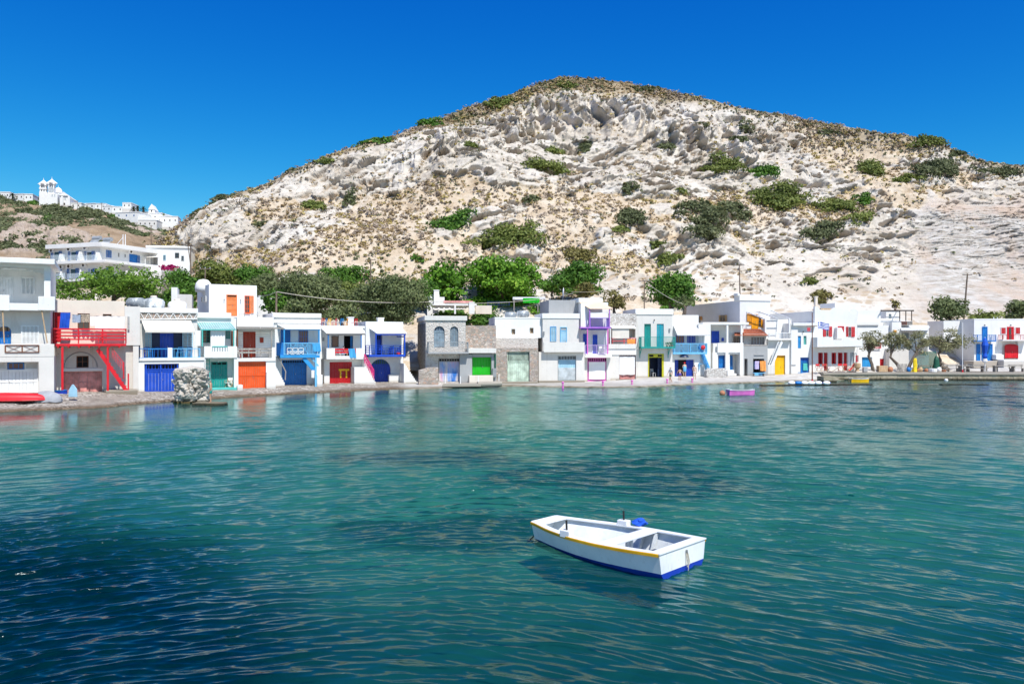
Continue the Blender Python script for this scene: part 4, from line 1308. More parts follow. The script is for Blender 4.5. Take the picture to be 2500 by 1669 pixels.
h.post(1213, 648, 830, .06, 'lteal', .1)
h.cloth(960, 656, 1118, 828, .30, 'wcloth', 'curtain', 5, .07)

# white cube with the orange door, on the roofs behind
h = HO = House('roof_house', 'small white cube house with an orange door standing on the roofs', Z2, 940, 1465, 30, 6.5, zb=1.0)
h.block(942, 158, 1465, None, 0, 7, 'white', [(1130, 264, 1250, 500, .12)])
h.door(1131, 265, 1249, 500, .11, 'lorange', 8, 2, .13, rails=3)
h.win(1330, 276, 1386, 466, 0, 'orange', 2, 4, sill='orange')
h.leaf(1388, 278, 1430, 466, -.02, 'lorange')
h.lamp(1105, 320, 0, 'steel'); h.lamp(1284, 325, 0, 'steel')
h.box(930, 466, 1180, None, -1.6, -.05, 'white', 'terrace')
q = h.side()
for x0_, x1_ in ((862, 884), (892, 915)):
    q.win(x0_, 285, x1_, 345, 0, 'wpaint', 1, 2)
lx, lz = h.L(905, 192, 3)
h.put(MB().lathe((lx - .2, 3, lz), [(.75, -.4), (.8, 0), (.7, .45), (.45, .75), (.05, .85)], 14), 'oven_dome', 'white', smooth=True)

# E: orange boat house
h = HE = House('boat_house', 'white boat house with an orange gate, grey plank rail and timber pergola', Z3, -240, 312, 27, 0)
h.block(-242, 1066, 312, None, 0, 6, 'white', [(-229, 1072, 174, 1470, .3)])
h.door(-228, 1073, 173, 1464, .28, 'orange', 12, 2, rails=2)
h.box(-246, 1022, 312, 1067, -.08, 1.9, 'white', 'balcony_slab', .02)
h.box(256, 870, 311, 1024, -.05, 1.7, 'white', 'parapet', .02)
h.hrail(-245, 878, 256, 1000, .0, 'greywood', 2, 0, 4, .04, .17)
h.block(-245, 575, 300, 1040, 1.8, 5, 'white', [(-157, 642, 24, 1010, .12)])
h.door(-156, 643, 23, 1012, 1.91, 'rust', 8, 2)
h.box(84, 726, 138, 800, 1.76, 1.795, 'rust', 'wall_board')
h.box(-246, 435, 286, 577, 1.55, 6.8, 'white', 'roof', .03)
h.slope(-245, 425, 585, 1.75, 600, -.15, 'greywood', 'pergola', slats=15)
h.post(253, 600, 872, 0, 'greywood', .11)
h.post(-238, 600, 872, 0, 'brownp', .11)
h.box(180, 1218, 312, None, -.5, 0, 'white', 'plinth', .03)

# F: blue boat house with blue timber frame
h = HF = House('boat_house', 'white boat house with a sky blue gate, sky blue balcony and white plank canopy', Z3, 285, 965, 27, 0)
D = 1.6
h.block(290, 440, 962, None, D, 5, 'white', [(400, 1045, 757, 1410, .25)])
h.door(401, 1046, 756, 1408, D + .23, 'blue', 10, 2, .13, bars=9, rails=2, tpane='black')
h.door(386, 615, 520, 985, D, 'blue', 6, 2, .0)
h.win(640, 626, 775, 800, D, 'blue', 4, 2)
h.box(266, 378, 968, 442, D - .2, D + 5.2, 'white', 'roof', .03)
h.box(285, 468, 964, 520, D - .12, D + 1, 'white', 'roof_step', .02)
h.slope(330, 950, 535, D - .05, 600, -.1, 'white', 'canopy', xc=445, xd=955, th=.06)
a, b, z0, z1 = h.rect(440, 596, 950, 620, -.02)
h.put(MB().box(a, b, -.06, .06, z0, z1), 'beam', 'sky')
h.box(375, 978, 945, 1018, -.08, D, 'sky', 'deck', .02)
h.rail(432, 800, 940, 972, -.02, 'lblue', 'cross', 26, D, 2, .05, ends='r')
m = MB()
a, b, z0, z1 = h.rect(470, 880, 715, 968, -.1)
for k in range(3):
    x0_ = a + (b - a) * (k + .08) / 3; x1_ = a + (b - a) * (k + .92) / 3
    m.bar((x0_, -.1, z0), (x0_, -.1, z1), .05); m.bar((x1_, -.1, z0), (x1_, -.1, z1), .05)
    m.bar((x0_, -.1, z1), (x1_, -.1, z1), .05); m.bar((x0_, -.1, (z0 + z1) / 2), (x1_, -.1, (z0 + z1) / 2), .05)
    m.bar((x0_, -.1, z0), (x1_, -.1, (z0 + z1) / 2), .05); m.bar((x1_, -.1, z0), (x0_, -.1, (z0 + z1) / 2), .05)
h.put(m, 'railing_panel', 'wpaint')
h.box(322, 800, 430, 985, -.05, .02, 'blue', 'panel')
for x in (432, 932): h.post(x, 615, 802, 0, 'sky', .13)
h.post(885, 1015, None, 0, 'lblue', .17)
p, q = h.L(712, 1018, .1), h.L(868, 1200, .1)
h.put(MB().bar((p[0], .1, p[1]), (q[0], .1, q[1]), .12, .35), 'brace', 'sky')
p, q = h.L(820, 1018, .1), h.L(925, 1135, .1)
h.put(MB().bar((p[0], .1, p[1]), (q[0], .1, q[1]), .09, .12), 'brace', 'lblue')
h.steps(290, 1105, 440, 1400, .2, D, 'white', 9)
h.sloperail([(325, 965), (455, 1212), (447, 1335)], .18, 'greywood', 0, 1, 'handrail', .09)
h.box(905, 1260, 985, None, .1, D, 'white', 'step', .04)
h.hung('towel', 'blue cloth hung over the sky blue balcony rail', 'towel', 836, 815, 948, 925, -.12, 'tcloth', skew=.15)
h.hung('towel', 'white towel hanging from the sky blue brace over the gate', 'towel', 825, 1195, 868, 1300, -.06, 'wcloth')

# G: red boat house with the letter
h = HG = House('boat_house', 'white boat house with a red gate that bears a yellow letter', Z3, 985, 1600, 26, 0)
D = 1.5
h.block(950, 580, 1590, 1030, D, 5, 'white', [(1110, 700, 1216, 866, .15), (1290, 700, 1421, 1010, 1.2)])
h.block(1008, 1036, 1590, None, 1.0, 5, 'white', [(1084, 1075, 1406, 1392, .22)])
gd = h.door(1085, 1076, 1405, 1392, 1.2, 'crimson', 8, 2, rails=1)
m = MB()
for x0_, y0_, x1_, y1_ in ((1214, 1176, 1367, 1203), (1232, 1203, 1252, 1302), (1315, 1203, 1337, 1302)):
    a, b, z0, z1 = h.rect(x0_, y0_, x1_, y1_, 1.1)
    m.box(a, b, 1.085, 1.112, z0, z1)
h.put(m, 'letter', 'yellow', gd)
h.win(1112, 702, 1214, 864, D + .13, 'dblue', 1, 1)
h.liner(1290, 700, 1421, 1010, D + .03, D + 1.2)
h.door(1380, 700, 1420, 1010, D + .2, 'blue', 2, 1)
for x0_, y0_, x1_, y1_ in ((1040, 880, 1162, 1038), (1463, 880, 1582, 1038), (1162, 990, 1463, 1038)):
    h.box(x0_, y0_, x1_, y1_, -.08, .12, 'white', 'parapet', .02)
a0 = h.L(1040, 960, 0)[0]
z0, z1 = h.L(1040, 1038, 0)[1], h.L(1040, 880, 0)[1]
h.put(MB().box(a0 - .001, a0 + .2, .121, D, z0, z1 - .01), 'parapet', 'white')
h.box(1042, 1026, 1580, 1040, .121, D, 'white', 'balcony_slab')
h.hrail(1162, 885, 1463, 988, .02, 'red', 2, 0, 2, .05, .17)
h.box(945, 560, 1592, 592, D - .15, D + 5.2, 'white', 'roof', .02)
h.slope(962, 1555, 592, D - .1, 664, -.15, 'wcloth', 'canopy', xc=1040, xd=1596, th=.05)
h.slope(1042, 1590, 666, -.06, 674, -.10, 'dark', 'beam', th=.09)
for x in (1065, 1537): h.post(x, 672, 882, .0, 'blue', .10)
h.meter(980, 725, 1006, 776, D)
h.block(1440, 1152, 1600, None, -.4, 1.4, 'white')
h.steps(1590, 1010, 1745, 1400, -.3, .9, 'white', 9)
h.sloperail([(1585, 962), (1718, 1195)], -.32, 'magenta', .95, 7, 'handrail', .09)
h.rail(950, 503, 1500, 560, D + .4, 'steel', 'vert', 0, 0, 2, .02)
for i, (cx, cm, cn) in enumerate(((955, 'red', 'red'), (1003, 'blue', 'blue'), (1060, 'yellow', 'yellow'), (1125, 'red', 'red'), (1205, 'blue', 'blue'), (1290, 'yellow', 'yellow'), (1400, 'red', 'red'))):
    pass

# H: boat house with the arched blue gate
h = HH = House('boat_house', 'pale boat house with an arched cobalt gate below a cobalt balcony', Z3, 1600, 2140, 25, 0)
D = 1.4
h.block(1600, 500, 2140, None, D, 5, 'white', [(1664, 1035, 1962, 1380, .3, 1), (1750, 668, 1842, 990, .5)])
h.door(1666, 1036, 1960, 1378, D + .28, 'navy', 10, 2, .22, bars=8, tpane='dgreen')
h.box(1780, 1180, 1850, 1290, D + .18, D + .20, 'navy', 'hatch')
h.door(1756, 670, 1840, 985, D + .48, 'cobalt', 3, 1, .3, bars=2)
h.box(1655, 972, 2172, 1004, -.25, D, 'cobalt', 'deck', .02)
h.hrail(1658, 838, 2168, 972, -.2, 'cobalt', 4, D + .1, 4, .04, .05)
for x in (1748, 2160): h.post(x, 665, 972, -.15, 'cobalt', .13)
h.slope(1655, 2120, 592, D - .05, 664, -.3, 'wcloth', 'canopy', xc=1762, xd=2195, th=.05)
h.slope(1760, 2180, 668, -.22, 678, -.26, 'navy', 'beam', th=.1)
h.box(2060, 705, 2160, 722, .2, .6, 'navy', 'shelf')
h.chimney(1352, 432, 1432, 500, D + 2.0); h.chimney(1782, 442, 1862, 502, D + 2.0)
h.block(1940, 1255, 2140, None, D - .35, .5, 'white')
h.box(1700, 1375, 1935, None, D - .7, D, 'concrete', 'step', .02)

# white steps between the blue house and the stone house
h = House('stone_steps', 'white stone steps climbing beside the rubble wall of the old stone house', Z3, 2135, 2345, 20, 0.3, cat='steps')
h.steps(2150, 1100, 2345, 1400, .3, 2.4, 'white', 10, 'flight')
h.box(2110, 1385, 2345, None, -.7, .29, 'concrete', 'landing', .03)

# I: old stone house with iron balcony
h = HI = House('stone_house', 'old stone house with grey shutters, an iron balcony and a paint-stained gate', Z4, 360, 985, 12, 0)
D = 1.0
h.block(360, 490, 946, None, D, 9, 'stonep', [(478, 578, 637, 890, .25, 1), (716, 582, 838, 880, .25, 1), (544, 1050, 862, 1398, .3)])
q = h.side()
q.A = q.A + h.ey * 0
h.put(MB().box(h.L(360, 600, D)[0] - .05, h.L(360, 600, D)[0] - .002, D + .6, D + 8.9, -.5, h.L(360, 520, D)[1] - .1), 'flank_wall', 'stone2')
h.cornice(360, 428, 946, 495, D, 9, 'white2', .14)
h.door(480, 582, 635, 890, D + .23, 'bgrey', 6, 2, .22, bars=5, tpane='dblue')
h.shut(720, 590, 834, 880, D + .2, 'bgrey', 2)
h.box(395, 966, 992, 986, -.05, D, 'grey', 'balcony_slab', .01)
h.rail(402, 810, 985, 966, .0, 'steel', 'vert', 34, D, 2, .03)
h.door(546, 1052, 860, 1396, D + .28, 'motley', 8, 2, .13, 'greywood', 7, rails=1)
h.box(860, 990, 1040, None, D - .35, D + .1, 'grey', 'render_wall', .02)
h.box(985, 905, 1398, 975, .3, D + 2, 'white2', 'lintel', .02)
h.block(1040, 985, 1398, None, D - .2, 3, 'grey', [(1042, 1035, 1327, 1305, .5)])
h.door(1044, 1037, 1325, 1303, D + .28, 'green', 6, 2, rails=1)
h.box(1370, 985, 1394, 1200, D - .3, D - .1, 'dgreen', 'pipe')
h.box(1345, 1200, 1400, 1330, D - .6, D - .2, 'steel', 'gas_cabinet')
h.box(1000, 1305, 1350, None, .1, D - .19, 'cream', 'step', .02)
h.block(948, 570, 1392, 1000, D + 1.5, 3, 'stone')

h = House('stone_wall', 'low rubble wall end with red and grey stones beside the white steps', Z4, 250, 550, 12, -1.0, cat='wall')
m = MB()
a, b, z0, z1 = h.rect(255, 1185, 545, None, 0)
m.prism([(a, z0), (b, z0), (b, z1 - .02), (a + (b - a) * .55, z1), (a + (b - a) * .35, z1 - .12), (a, z1 - .3)], 0, .8)
h.put(m, 'masonry', 'stone', None, .05)

# J: white block over stone vault with pale green gate
h = HJ = House('stone_house', 'stone vault with a pale green gate under a plain white upper storey', Z4, 1395, 2080, 8, 0)
h.block(1382, 900, 2012, None, .2, 5, 'stone', [(1558, 953, 1888, 1402, .3)])
h.door(1560, 955, 1886, 1400, .48, 'pgreen', 10, 2, .32, bars=18, rails=1, tpane='black')
h.block(1340, 752, 2012, 900, 1.4, 4, 'stonep')
h.block(1376, 455, 2090, 752, 2.0, 6, 'white', [(1618, 620, 1676, 700, .3), (1888, 603, 1946, 686, .3)])
for x0_, y0_, x1_, y1_ in ((1630, 626, 1674, 698), (1898, 609, 1944, 684)):
    h.win(x0_, y0_, x1_, y1_, 2.28, 'tanwood', 2, 1)
h.cornice(1376, 448, 2090, 470, 2.0, 6, 'white', .03, 'roof_edge')
h.box(1400, 1398, 2010, None, -.5, .19, 'concrete', 'step', .04)

# K: white house with pale blue shutters
h = HK = House('boat_house', 'white boat house with pale blue shutters above a solid parapet and a barred pale gate', Z5, -150, 525, 8, 0)
h.block(-150, 960, 525, None, .2, 6, 'white2', [(130, 1012, 402, 1382, .35)])
h.door(131, 1013, 401, 1380, .53, 'pblue', 8, 2, .16, 'gpaint', 10, rails=1)
h.box(140, 1190, 395, 1372, .38, .44, 'gpaint', 'flood_board')
h.block(-90, 465, 442, 960, .9, 5, 'white2')
h.block(442, 465, 470, 960, 1.3, 5, 'white2')
h.cornice(-90, 392, 442, 466, .9, 5, 'white', .08)
h.shut(26, 592, 100, 803, .9, 'pblue', 2, 'sky')
h.door(166, 592, 265, 950, .9, 'pblue', 4, 1, .15, 'lblue', 0, tpane='grey')
h.box(-75, 815, 526, 962, -.35, -.15, 'white2', 'parapet', .02)
h.box(-75, 945, 526, 961, -.14, .89, 'white2', 'balcony_slab')
h.put(MB().bar((h.L(110, 828, -.2)[0], -.2, h.L(110, 828, -.2)[1]), (h.L(400, 828, -.2)[0], -.2, h.L(400, 828, -.2)[1]), .03), 'railing', 'steel')
h.meter(-85, 655, -65, 712, .9)
h.box(-150, 1380, 530, None, -.35, .19, 'concrete', 'step', .03)

# L: narrow house with pink and purple balconies
h = HL = House('boat_house', 'tall narrow white house with pink posts, two purple balconies and a pink gate', Z5, 442, 905, 8, 0)
D = 1.3
h.block(470, 228, 872, 1040, D, 5, 'white')
h.block(0, 195, 452, 480, D + 1.2, 6, 'grey')
h.block(450, 1040, 905, None, .5, 5, 'white2', [(566, 1040, 850, 1405, .25)])
h.cornice(445, 165, 784, 228, D, 5, 'white', .06)
h.slope(450, 785, 228, D - .05, 320, -.35, 'ocanvas', xc=600, xd=940, th=.04)
for x in (600, 892): h.post(x, 320, 598, -.2, 'purple', .11)
h.rail(610, 455, 890, 592, -.2, 'violet', 'vert', 16, D, 2, .035)
h.cloth(612, 375, 872, 456, -.1, 'wcloth', 'blind', 1, .02)
h.cloth(470, 250, 590, 590, .4, 'wcloth', 'side_curtain', 2, .04)
h.box(462, 592, 915, 613, -.28, D, 'purple', 'deck', .01)
h.box(460, 614, 860, 634, D - .12, D - .01, 'cobalt', 'beam')
for x in (568, 867): h.post(x, 613, 992, -.15, 'pink', .12)
h.door(505, 692, 562, 985, D, 'cobalt', 3, 1)
h.door(634, 696, 721, 985, D, 'cobalt', 3, 2, .0, 'wpaint')
h.rail(532, 855, 862, 990, -.1, 'lilac', 'vert', 15, D, 3, .035)
h.slope(545, 915, 985, D, 1022, -.35, 'white', 'canopy', xc=535, xd=925, th=.14)
gd = h.door(567, 1042, 849, 1403, .73, 'pink', 8, 2, .16, bars=9, rails=1)
h.hung('cloth_screen', 'white sheet hung across the pink gate', 'cloth', 590, 1105, 830, 1358, .55, 'wcloth', None, 1, .04)
h.box(640, 1395, 860, None, -.1, .49, 'concrete', 'step', .03)

# M: low white house with cream blind
h = HM = House('boat_house', 'low white house with a cream blind, coral railing and a curtained gateway', Z5, 872, 1284, 7, 0)
h.block(880, 390, 1290, 600, 2.6, 4, 'stonew')
h.block(880, 600, 1284, 1000, 1.6, 4, 'white2', [(1180, 620, 1275, 745, 1.0)])
h.block(882, 1000, 1285, None, .3, 5, 'white2', [(1036, 992, 1282, 1365, .35)])
h.box(878, 842, 1286, 910, .1, .3, 'white2', 'parapet', .02)
h.block(878, 908, 1286, 1001, .22, 3, 'white')
h.slope(900, 1260, 575, 1.6, 603, .0, 'wcloth', 'canopy', xc=930, xd=1280, th=.06)
h.cloth(935, 606, 1182, 755, .15, 'canvas', 'blind', 1, .02)
h.hrail(936, 752, 1280, 842, .2, 'coral', 2, 1.2, 3, .05, .08)
h.post(905, 600, 842, .2, 'wpaint', .1)
h.door(1040, 1180, 1280, 1362, .6, 'oldred', 6, 2, rails=1)
h.cloth(1040, 1022, 1264, 1290, .38, 'wcloth', 'curtain', 2, .03)
h.win(1040, 992, 1280, 1030, .6, 'oldred', 6, 1)
h.box(1000, 1362, 1285, None, -.1, .29, 'concrete', 'step', .03)
h.hung('towel', 'orange and black towels laid over the coral railing', 'towel', 1155, 770, 1272, 836, .12, 'otowel', None, 4, .05)

# N: house with the teal balcony
h = HN = House('boat_house', 'white house with turquoise shutters, a teal iron balcony and a yellow-framed doorway', Z5, 1282, 1820, 6, 0)
D = .9
h.block(1284, 408, 1818, None, D, 6, 'white2', [(1462, 985, 1690, 1335, 2.2), (1404, 545, 1502, 890, .15), (1588, 545, 1692, 890, .15)])
h.cornice(1282, 326, 1820, 410, D, 6, 'white', .09)
h.door(1405, 546, 1501, 890, D + .14, 'teal', 4, 2, .14, bars=4)
h.shut(1590, 546, 1690, 890, D + .13, 'turq', 2)
m = MB()
a, b, z0, z1 = h.rect(1460, 985, 1692, None, D)
z0 = 0
zt = h.L(1570, 1040, D)[1]
for p, q_, w0, w1 in ((a, a + .12, z0, z1), (b - .22, b, z0, z1), (a + .12, b - .22, z1 - .10, z1), (a + .12, b - .22, zt, zt + .1), ((a + b) / 2 - .28, (a + b) / 2 + .22, zt + .1, z1 - .1)):
    m.box(p, q_, D - .04, D + .12, w0, w1)
h.put(m, 'door_frame', 'lime')
h.door(1600, 1042, 1668, None, D + .6, 'dblue', 3, 1)
h.liner(1462, 985, 1690, 1335, D + .14, D + 2.2, 'dblue')  # dark blue lining paints in the dimness of the room
h.box(1355, 886, 1862, 906, -.02, D, 'teal', 'balcony_slab')
h.rail(1357, 735, 1860, 888, .0, 'teal', 'vert', 30, D, 2, .035)
for x in (1365, 1785):
    p, q_ = h.L(x, 906, .1), h.L(x, 1010, .1)
    h.put(MB().bar((p[0], .1, p[1]), (p[0], D, q_[1]), .07).bar((p[0], D - .04, q_[1] - .3), (p[0], D - .04, p[1]), .06), 'bracket', 'teal')
h.lamp(1548, 490, D); h.meter(1765, 610, 1785, 655, D)

# O: blue house with grey awning
h = HO2 = House('boat_house', 'white house with a grey canvas awning, pale blue railing and blue shutters', Z6, -110, 450, 4, 0)
D = 1.5
h.block(-112, 415, 275, 965, D, 5, 'white')
h.block(275, 548, 452, None, D - .6, 5, 'white')
h.block(-112, 965, 300, None, .5, 5, 'white', [(-80, 1072, 212, 1325, .8)])
h.door(90, 1074, 211, 1322, 1.0, 'navy', 4, 1)
h.door(-78, 1074, -30, 1322, 1.0, 'navy', 2, 1)
h.box(-30, 1074, 90, 1322, 1.22, 1.28, 'black', 'doorway')  # black sheet painted in for the shade inside the open doorway
h.win(-62, 712, 60, 824, D, 'navy', 3, 1)
h.shut(105, 712, 226, 824, D, 'cobalt', 3)
h.slope(-95, 330, 572, D, 706, -.15, 'gcloth', xc=-40, xd=446, th=.03, fringe=.1)
h.box(-100, 965, 400, 992, -.08, D, 'lblue', 'deck', .02)
h.rail(-82, 830, 396, 972, .0, 'lblue', 'cross', 30, D, 3, .05)
h.post(338, 710, 832, .05, 'steel', .07)
lx, lz = h.L(75, 1030, -.1)
h.put(MB().lathe((lx, .25, lz), [(.55, -.05), (.45, .12), (.22, .26), (.05, .30)], 14), 'lamp_shade', 'dblue')
h.steps(300, 860, 430, 1180, .0, .8, 'lblue', 10, 'staircase', False)
h.sloperail([(290, 850), (420, 1165)], -.05, 'blue', .6, 6)
h.box(-112, 1322, 330, None, -.4, .49, 'white', 'plinth', .03)
h.win(282, 468, 300, 530, D - .62, 'dark', 1, 1)

# P: tall white house with crenellations, behind
h = HP = House('white_house', 'tall white house with a stepped parapet, ochre shutters and yellow upper doors', Z6, 880, 1330, 14, 4.5, zb=.6)
h.block(882, 205, 1328, None, 0, 15, 'roughwhite')
h.cornice(882, 122, 1328, 206, 0, 1.2, 'white', .10)
for x0_, x1_, y0_ in ((850, 884, 95), (1085, 1115, 104), (1264, 1326, 116)):
    h.box(x0_, y0_, x1_, 130, -.08, .9, 'white', 'merlon', .02)
q = h.side()
q.win(598, 416, 672, 510, 0, 'tanwood', 2, 3)
q.leaf(672, 414, 692, 510, -.03, 'ochre'); q.leaf(578, 418, 597, 512, -.03, 'ochre')
q.win(276, 440, 300, 530, 0, 'dark', 1, 1); q.leaf(300, 436, 328, 490, -.03, 'amber')
h.door(1050, 400, 1145, 640, -.01, 'amber', 4, 2, .12, tpane='glass')
h.leaf(990, 392, 1046, 560, -.05, 'amber')
h.win(1148, 430, 1196, 590, -.01, 'amber', 1, 3)
h.leaf(1200, 480, 1240, 602, -.05, 'amber')

# Q: white porch house
h = HQ = House('boat_house', 'white house with square porch columns, a flat slab roof and blue doors', Z6, 480, 935, 6, 0)
D = 1.6
h.block(455, 560, 935, 980, D, 4, 'white')
h.block(480, 965, 935, None, .1, 5, 'white', [(560, 1000, 669, 1330, .35), (733, 992, 882, 1345, 1.5)])
h.box(335, 522, 1015, 558, -.05, 5, 'white', 'roof', .03)
for x in (695, 903): h.post(x, 558, 832, .12, 'white', .22, 'column')
h.box(556, 826, 936, 966, -.06, .14, 'white', 'parapet', .02)
h.box(490, 830, 560, 966, .4, 1.4, 'white', 'parapet', .02)
h.box(556, 952, 936, 968, .141, D, 'white', 'balcony_slab')
h.door(462, 650, 574, 960, D, 'cobalt', 4, 2)
h.door(568, 1012, 666, 1325, .43, 'blue', 4, 2, .25, bars=5, tpane='blue')
h.door(735, 1010, 772, None, 1.0, 'blue', 2, 1)
h.shut(812, 1095, 880, 1205, 1.58, 'sky', 2)
h.box(700, 1225, 800, None, -.3, .4, 'white', 'step', .04)
h.box(795, 1275, 835, None, .0, .6, 'white', 'step', .04)
for x in (693, 905): h.box(x - 22, 965, x + 22, None, -.1, .12, 'white', 'pier', .02)
h.box(620, 750, 648, 800, D - .2, D - .01, 'cobalt', 'letter_box')

h = House('stone_wall', 'low whitewashed rubble wall standing before the porch house', Z6, 380, 690, 4, -2.0, cat='wall')
a, b, z0, z1 = h.rect(385, 1200, 690, None, 0)
h.put(MB().prism([(a - .1, z0), (b, z0), (b, z1), (a + .5, z1 - .03), (a + .1, z1 - .25)], 0, .9), 'masonry', 'stonew', None, .05)

# R: old house with red tiles
h = HR = House('old_house', 'old grey house with a red tiled roof, timber glazed gallery and a shop opening', Z6, 935, 1290, 8, 0)
h.block(935, 862, 1290, None, 0, 6, 'grey', [(950, 1058, 996, 1335, .8), (1078, 1058, 1242, 1325, 1.6)])
h.block(938, 690, 1275, 862, .25, 5, 'stonep', [(1045, 738, 1245, 850, .3)])
h.block(780, 700, 938, 900, .9, 5, 'stonep', [(786, 730, 930, 850, .3)])
for i in range(5):
    h.win(1047 + i * 40, 739, 1083 + i * 40, 849, .5 if i not in (1, 3) else .48, 'gpaint', 2, 2)
for i in range(4):
    h.win(790 + i * 36, 731, 822 + i * 36, 849, 1.1, 'greywood', 2, 2)
h.box(940, 852, 1275, 872, .0, .24, 'greywood', 'sill_beam')
m = MB()
p0, p1, q0, q1 = h.L(800, 622, 3.5), h.L(1180, 622, 3.5), h.L(800, 700, -.3), h.L(1300, 716, -.35)
for k in range(26):
    t0, t1 = k / 26, (k + 1) / 26
    for j in range(6):
        s0, s1 = j / 6, (j + 1.08) / 6
        pt = lambda t, s_, e: ((1 - s_) * (p0[0] + (p1[0] - p0[0]) * t) + s_ * (q0[0] + (q1[0] - q0[0]) * t), 3.5 + (-.35 - 3.5) * s_, (1 - s_) * p0[1] + s_ * q1[1] + e)
        tm = (t0 + t1) / 2
        m.hexa([pt(t0, s1, .0), pt(t1, s1, .0), pt(t1, s0, -.03), pt(t0, s0, -.03)], [pt(t0 + .008, s1, .04), pt(t1 - .008, s1, .04), pt(t1 - .008, s0, .02), pt(t0 + .008, s0, .02)])
        m.hexa([pt(t0 + .010, s1, .04), pt(t1 - .010, s1, .04), pt(t1 - .010, s0, .02), pt(t0 + .010, s0, .02)], [pt(tm - .004, s1, .10), pt(tm + .004, s1, .10), pt(tm + .004, s0, .07), pt(tm - .004, s0, .07)])
h.put(m, 'tiled_roof', 'tile')
h.box(1070, 1270, 1240, 1325, .3, .8, 'lblue', 'shop_counter')
h.box(1095, 995, 1240, 1006, -.1, 0, 'grey', 'ledge')
h.box(951, 1060, 994, None, .70, .75, 'maroon', 'door')
h.liner(1078, 1058, 1242, 1325, .06, 1.6)
h.hung('towel', 'orange beach towel with dark marks hanging askew in the shop opening', 'towel', 1178, 1090, 1262, 1235, -.05, 'otowel', 'towels at the shop opening', 2, .05, .12)
h.hung('towel', 'lilac beach towel hanging in the shop opening', 'towel', 1105, 1092, 1168, 1208, .15, 'ltowel', 'towels at the shop opening', 2, .05)
h.hung('towel', 'narrow white cloth hanging deep in the shop opening', 'towel', 1085, 1100, 1105, 1200, .5, 'tcloth', 'towels at the shop opening', 1, .03)

# S: house with yellow gate and outside stair
h = HS = House('boat_house', 'white house with a yellow gate, white open stair and white balustrade', Z6, 1285, 1730, 5, 0)
h.block(1290, 768, 1680, None, .9, 6, 'white', [(1395, 1008, 1552, 1305, .3)])
h.door(1396, 1010, 1550, 1304, 1.18, 'yellow', 6, 2, .13, bars=5, tpane='amber', rails=1)
h.block(1640, 535, 1735, None, .6, 7, 'white')
h.block(1270, 480, 1640, 770, 3.0, 4, 'white')
h.box(1300, 766, 1650, 784, .3, .95, 'white', 'terrace')
h.rail(1310, 672, 1640, 770, .4, 'wpaint', 'vert', 15, 1.5, 3, .05, ends='r')
for x in (1258, 1612): h.post(x, 470, 676, .6, 'white', .2, 'column')
h.slope(900, 1330, 340, 4.6, 476, .45, 'wpaint', 'pergola', xc=1245, xd=1640, slats=9)
h.steps(1500, 795, 1335, 1180, -.1, .6, 'wpaint', 13, 'staircase', False)
h.sloperail([(1450, 800), (1310, 1150)], -.12, 'wpaint', .25, 5)
h.box(1290, 1150, 1395, None, -.2, .7, 'white2', 'step', .05)
h.box(1395, 1300, 1560, None, .2, .89, 'white', 'step', .03)
h.box(1645, 1142, 1705, 1162, .55, .595, 'grey', 'plaque')

# T and U: house with blue door; big red-shuttered house
h = HT = House('boat_house', 'white house front with a sky blue gate and two narrow blue upper windows', Z6, 1690, 2020, 5, 0)
h.block(1735, 530, 2015, None, .6, 8, 'white', [(1772, 1038, 1906, 1305, .3), (1728, 722, 1783, 905, .2), (1820, 722, 1864, 848, .2)])
h.box(1668, 530, 2016, 572, .1, .6, 'white', 'roof_edge', .02)
h.block(1690, 1004, 1735, None, .62, 5, 'white')
h.door(1774, 1040, 1904, 1303, .88, 'blue', 5, 2, .22, bars=4, tpane='navy')
h.box(1815, 1125, 1880, 1230, .70, .76, 'lteal', 'hatch')
h.door(1737, 724, 1782, 904, .78, 'sky', 2, 1)
h.shut(1822, 724, 1862, 846, .78, 'lteal', 1)
h.box(1760, 1270, 1925, None, .1, .59, 'sky', 'step', .03)
h.lamp(1808, 660, .6)

h = HU = House('white_house', 'large white house with red shutters, scalloped roof edge and a deep white balcony', Z7, 60, 735, 10, 1.0)
a, b, z0, z1 = h.rect(60, 250, 735, None, 0)
h.block(60, 258, 735, None, 0, 12, 'white', [(115, 918, 191, 1108, .3), (205, 918, 272, 1240, .3), (328, 918, 402, 1098, .3), (430, 918, 505, 1096, .3), (522, 916, 585, 1240, .3), (628, 915, 692, 1240, .3)])
t0, t1 = h.L(60, 258, 0)[1], h.L(60, 182, 0)[1]
X = lambda x: h.L(x, 230, 0)[0]
Zy = lambda y: h.L(400, y, 0)[1]
top = [(60, 186), (105, 186), (125, 215), (160, 240), (330, 240), (365, 210), (400, 198), (440, 205), (470, 240), (490, 256), (640, 256), (670, 225), (735, 222)]
h.put(MB().prism([(X(60), t0), (X(735), t0)] + [(X(x), Zy(y)) for x, y in reversed(top)], 0.002, .35), 'parapet', 'white')
h.win(236, 502, 275, 662, 0, 'gpaint', 1, 2)
h.leaf(192, 505, 234, 662, -.03, 'red'); h.leaf(277, 500, 332, 660, -.03, 'red')
h.win(594, 505, 638, 664, 0, 'gpaint', 1, 2)
h.leaf(560, 502, 592, 664, -.03, 'crimson'); h.leaf(640, 505, 696, 666, -.03, 'red')
h.shut(424, 496, 524, 600, 0, 'red', 2)
m = MB()
pz = [h.L(x, y, -.5) for x, y in ((410, 700), (410, 520), (480, 520), (560, 700))]
m.prism([(pz[0][0], pz[0][1]), (pz[3][0], pz[3][1]), (pz[2][0], pz[2][1]), (pz[1][0], pz[1][1])], -.6, -.02)
h.put(m, 'stair_flank', 'white')
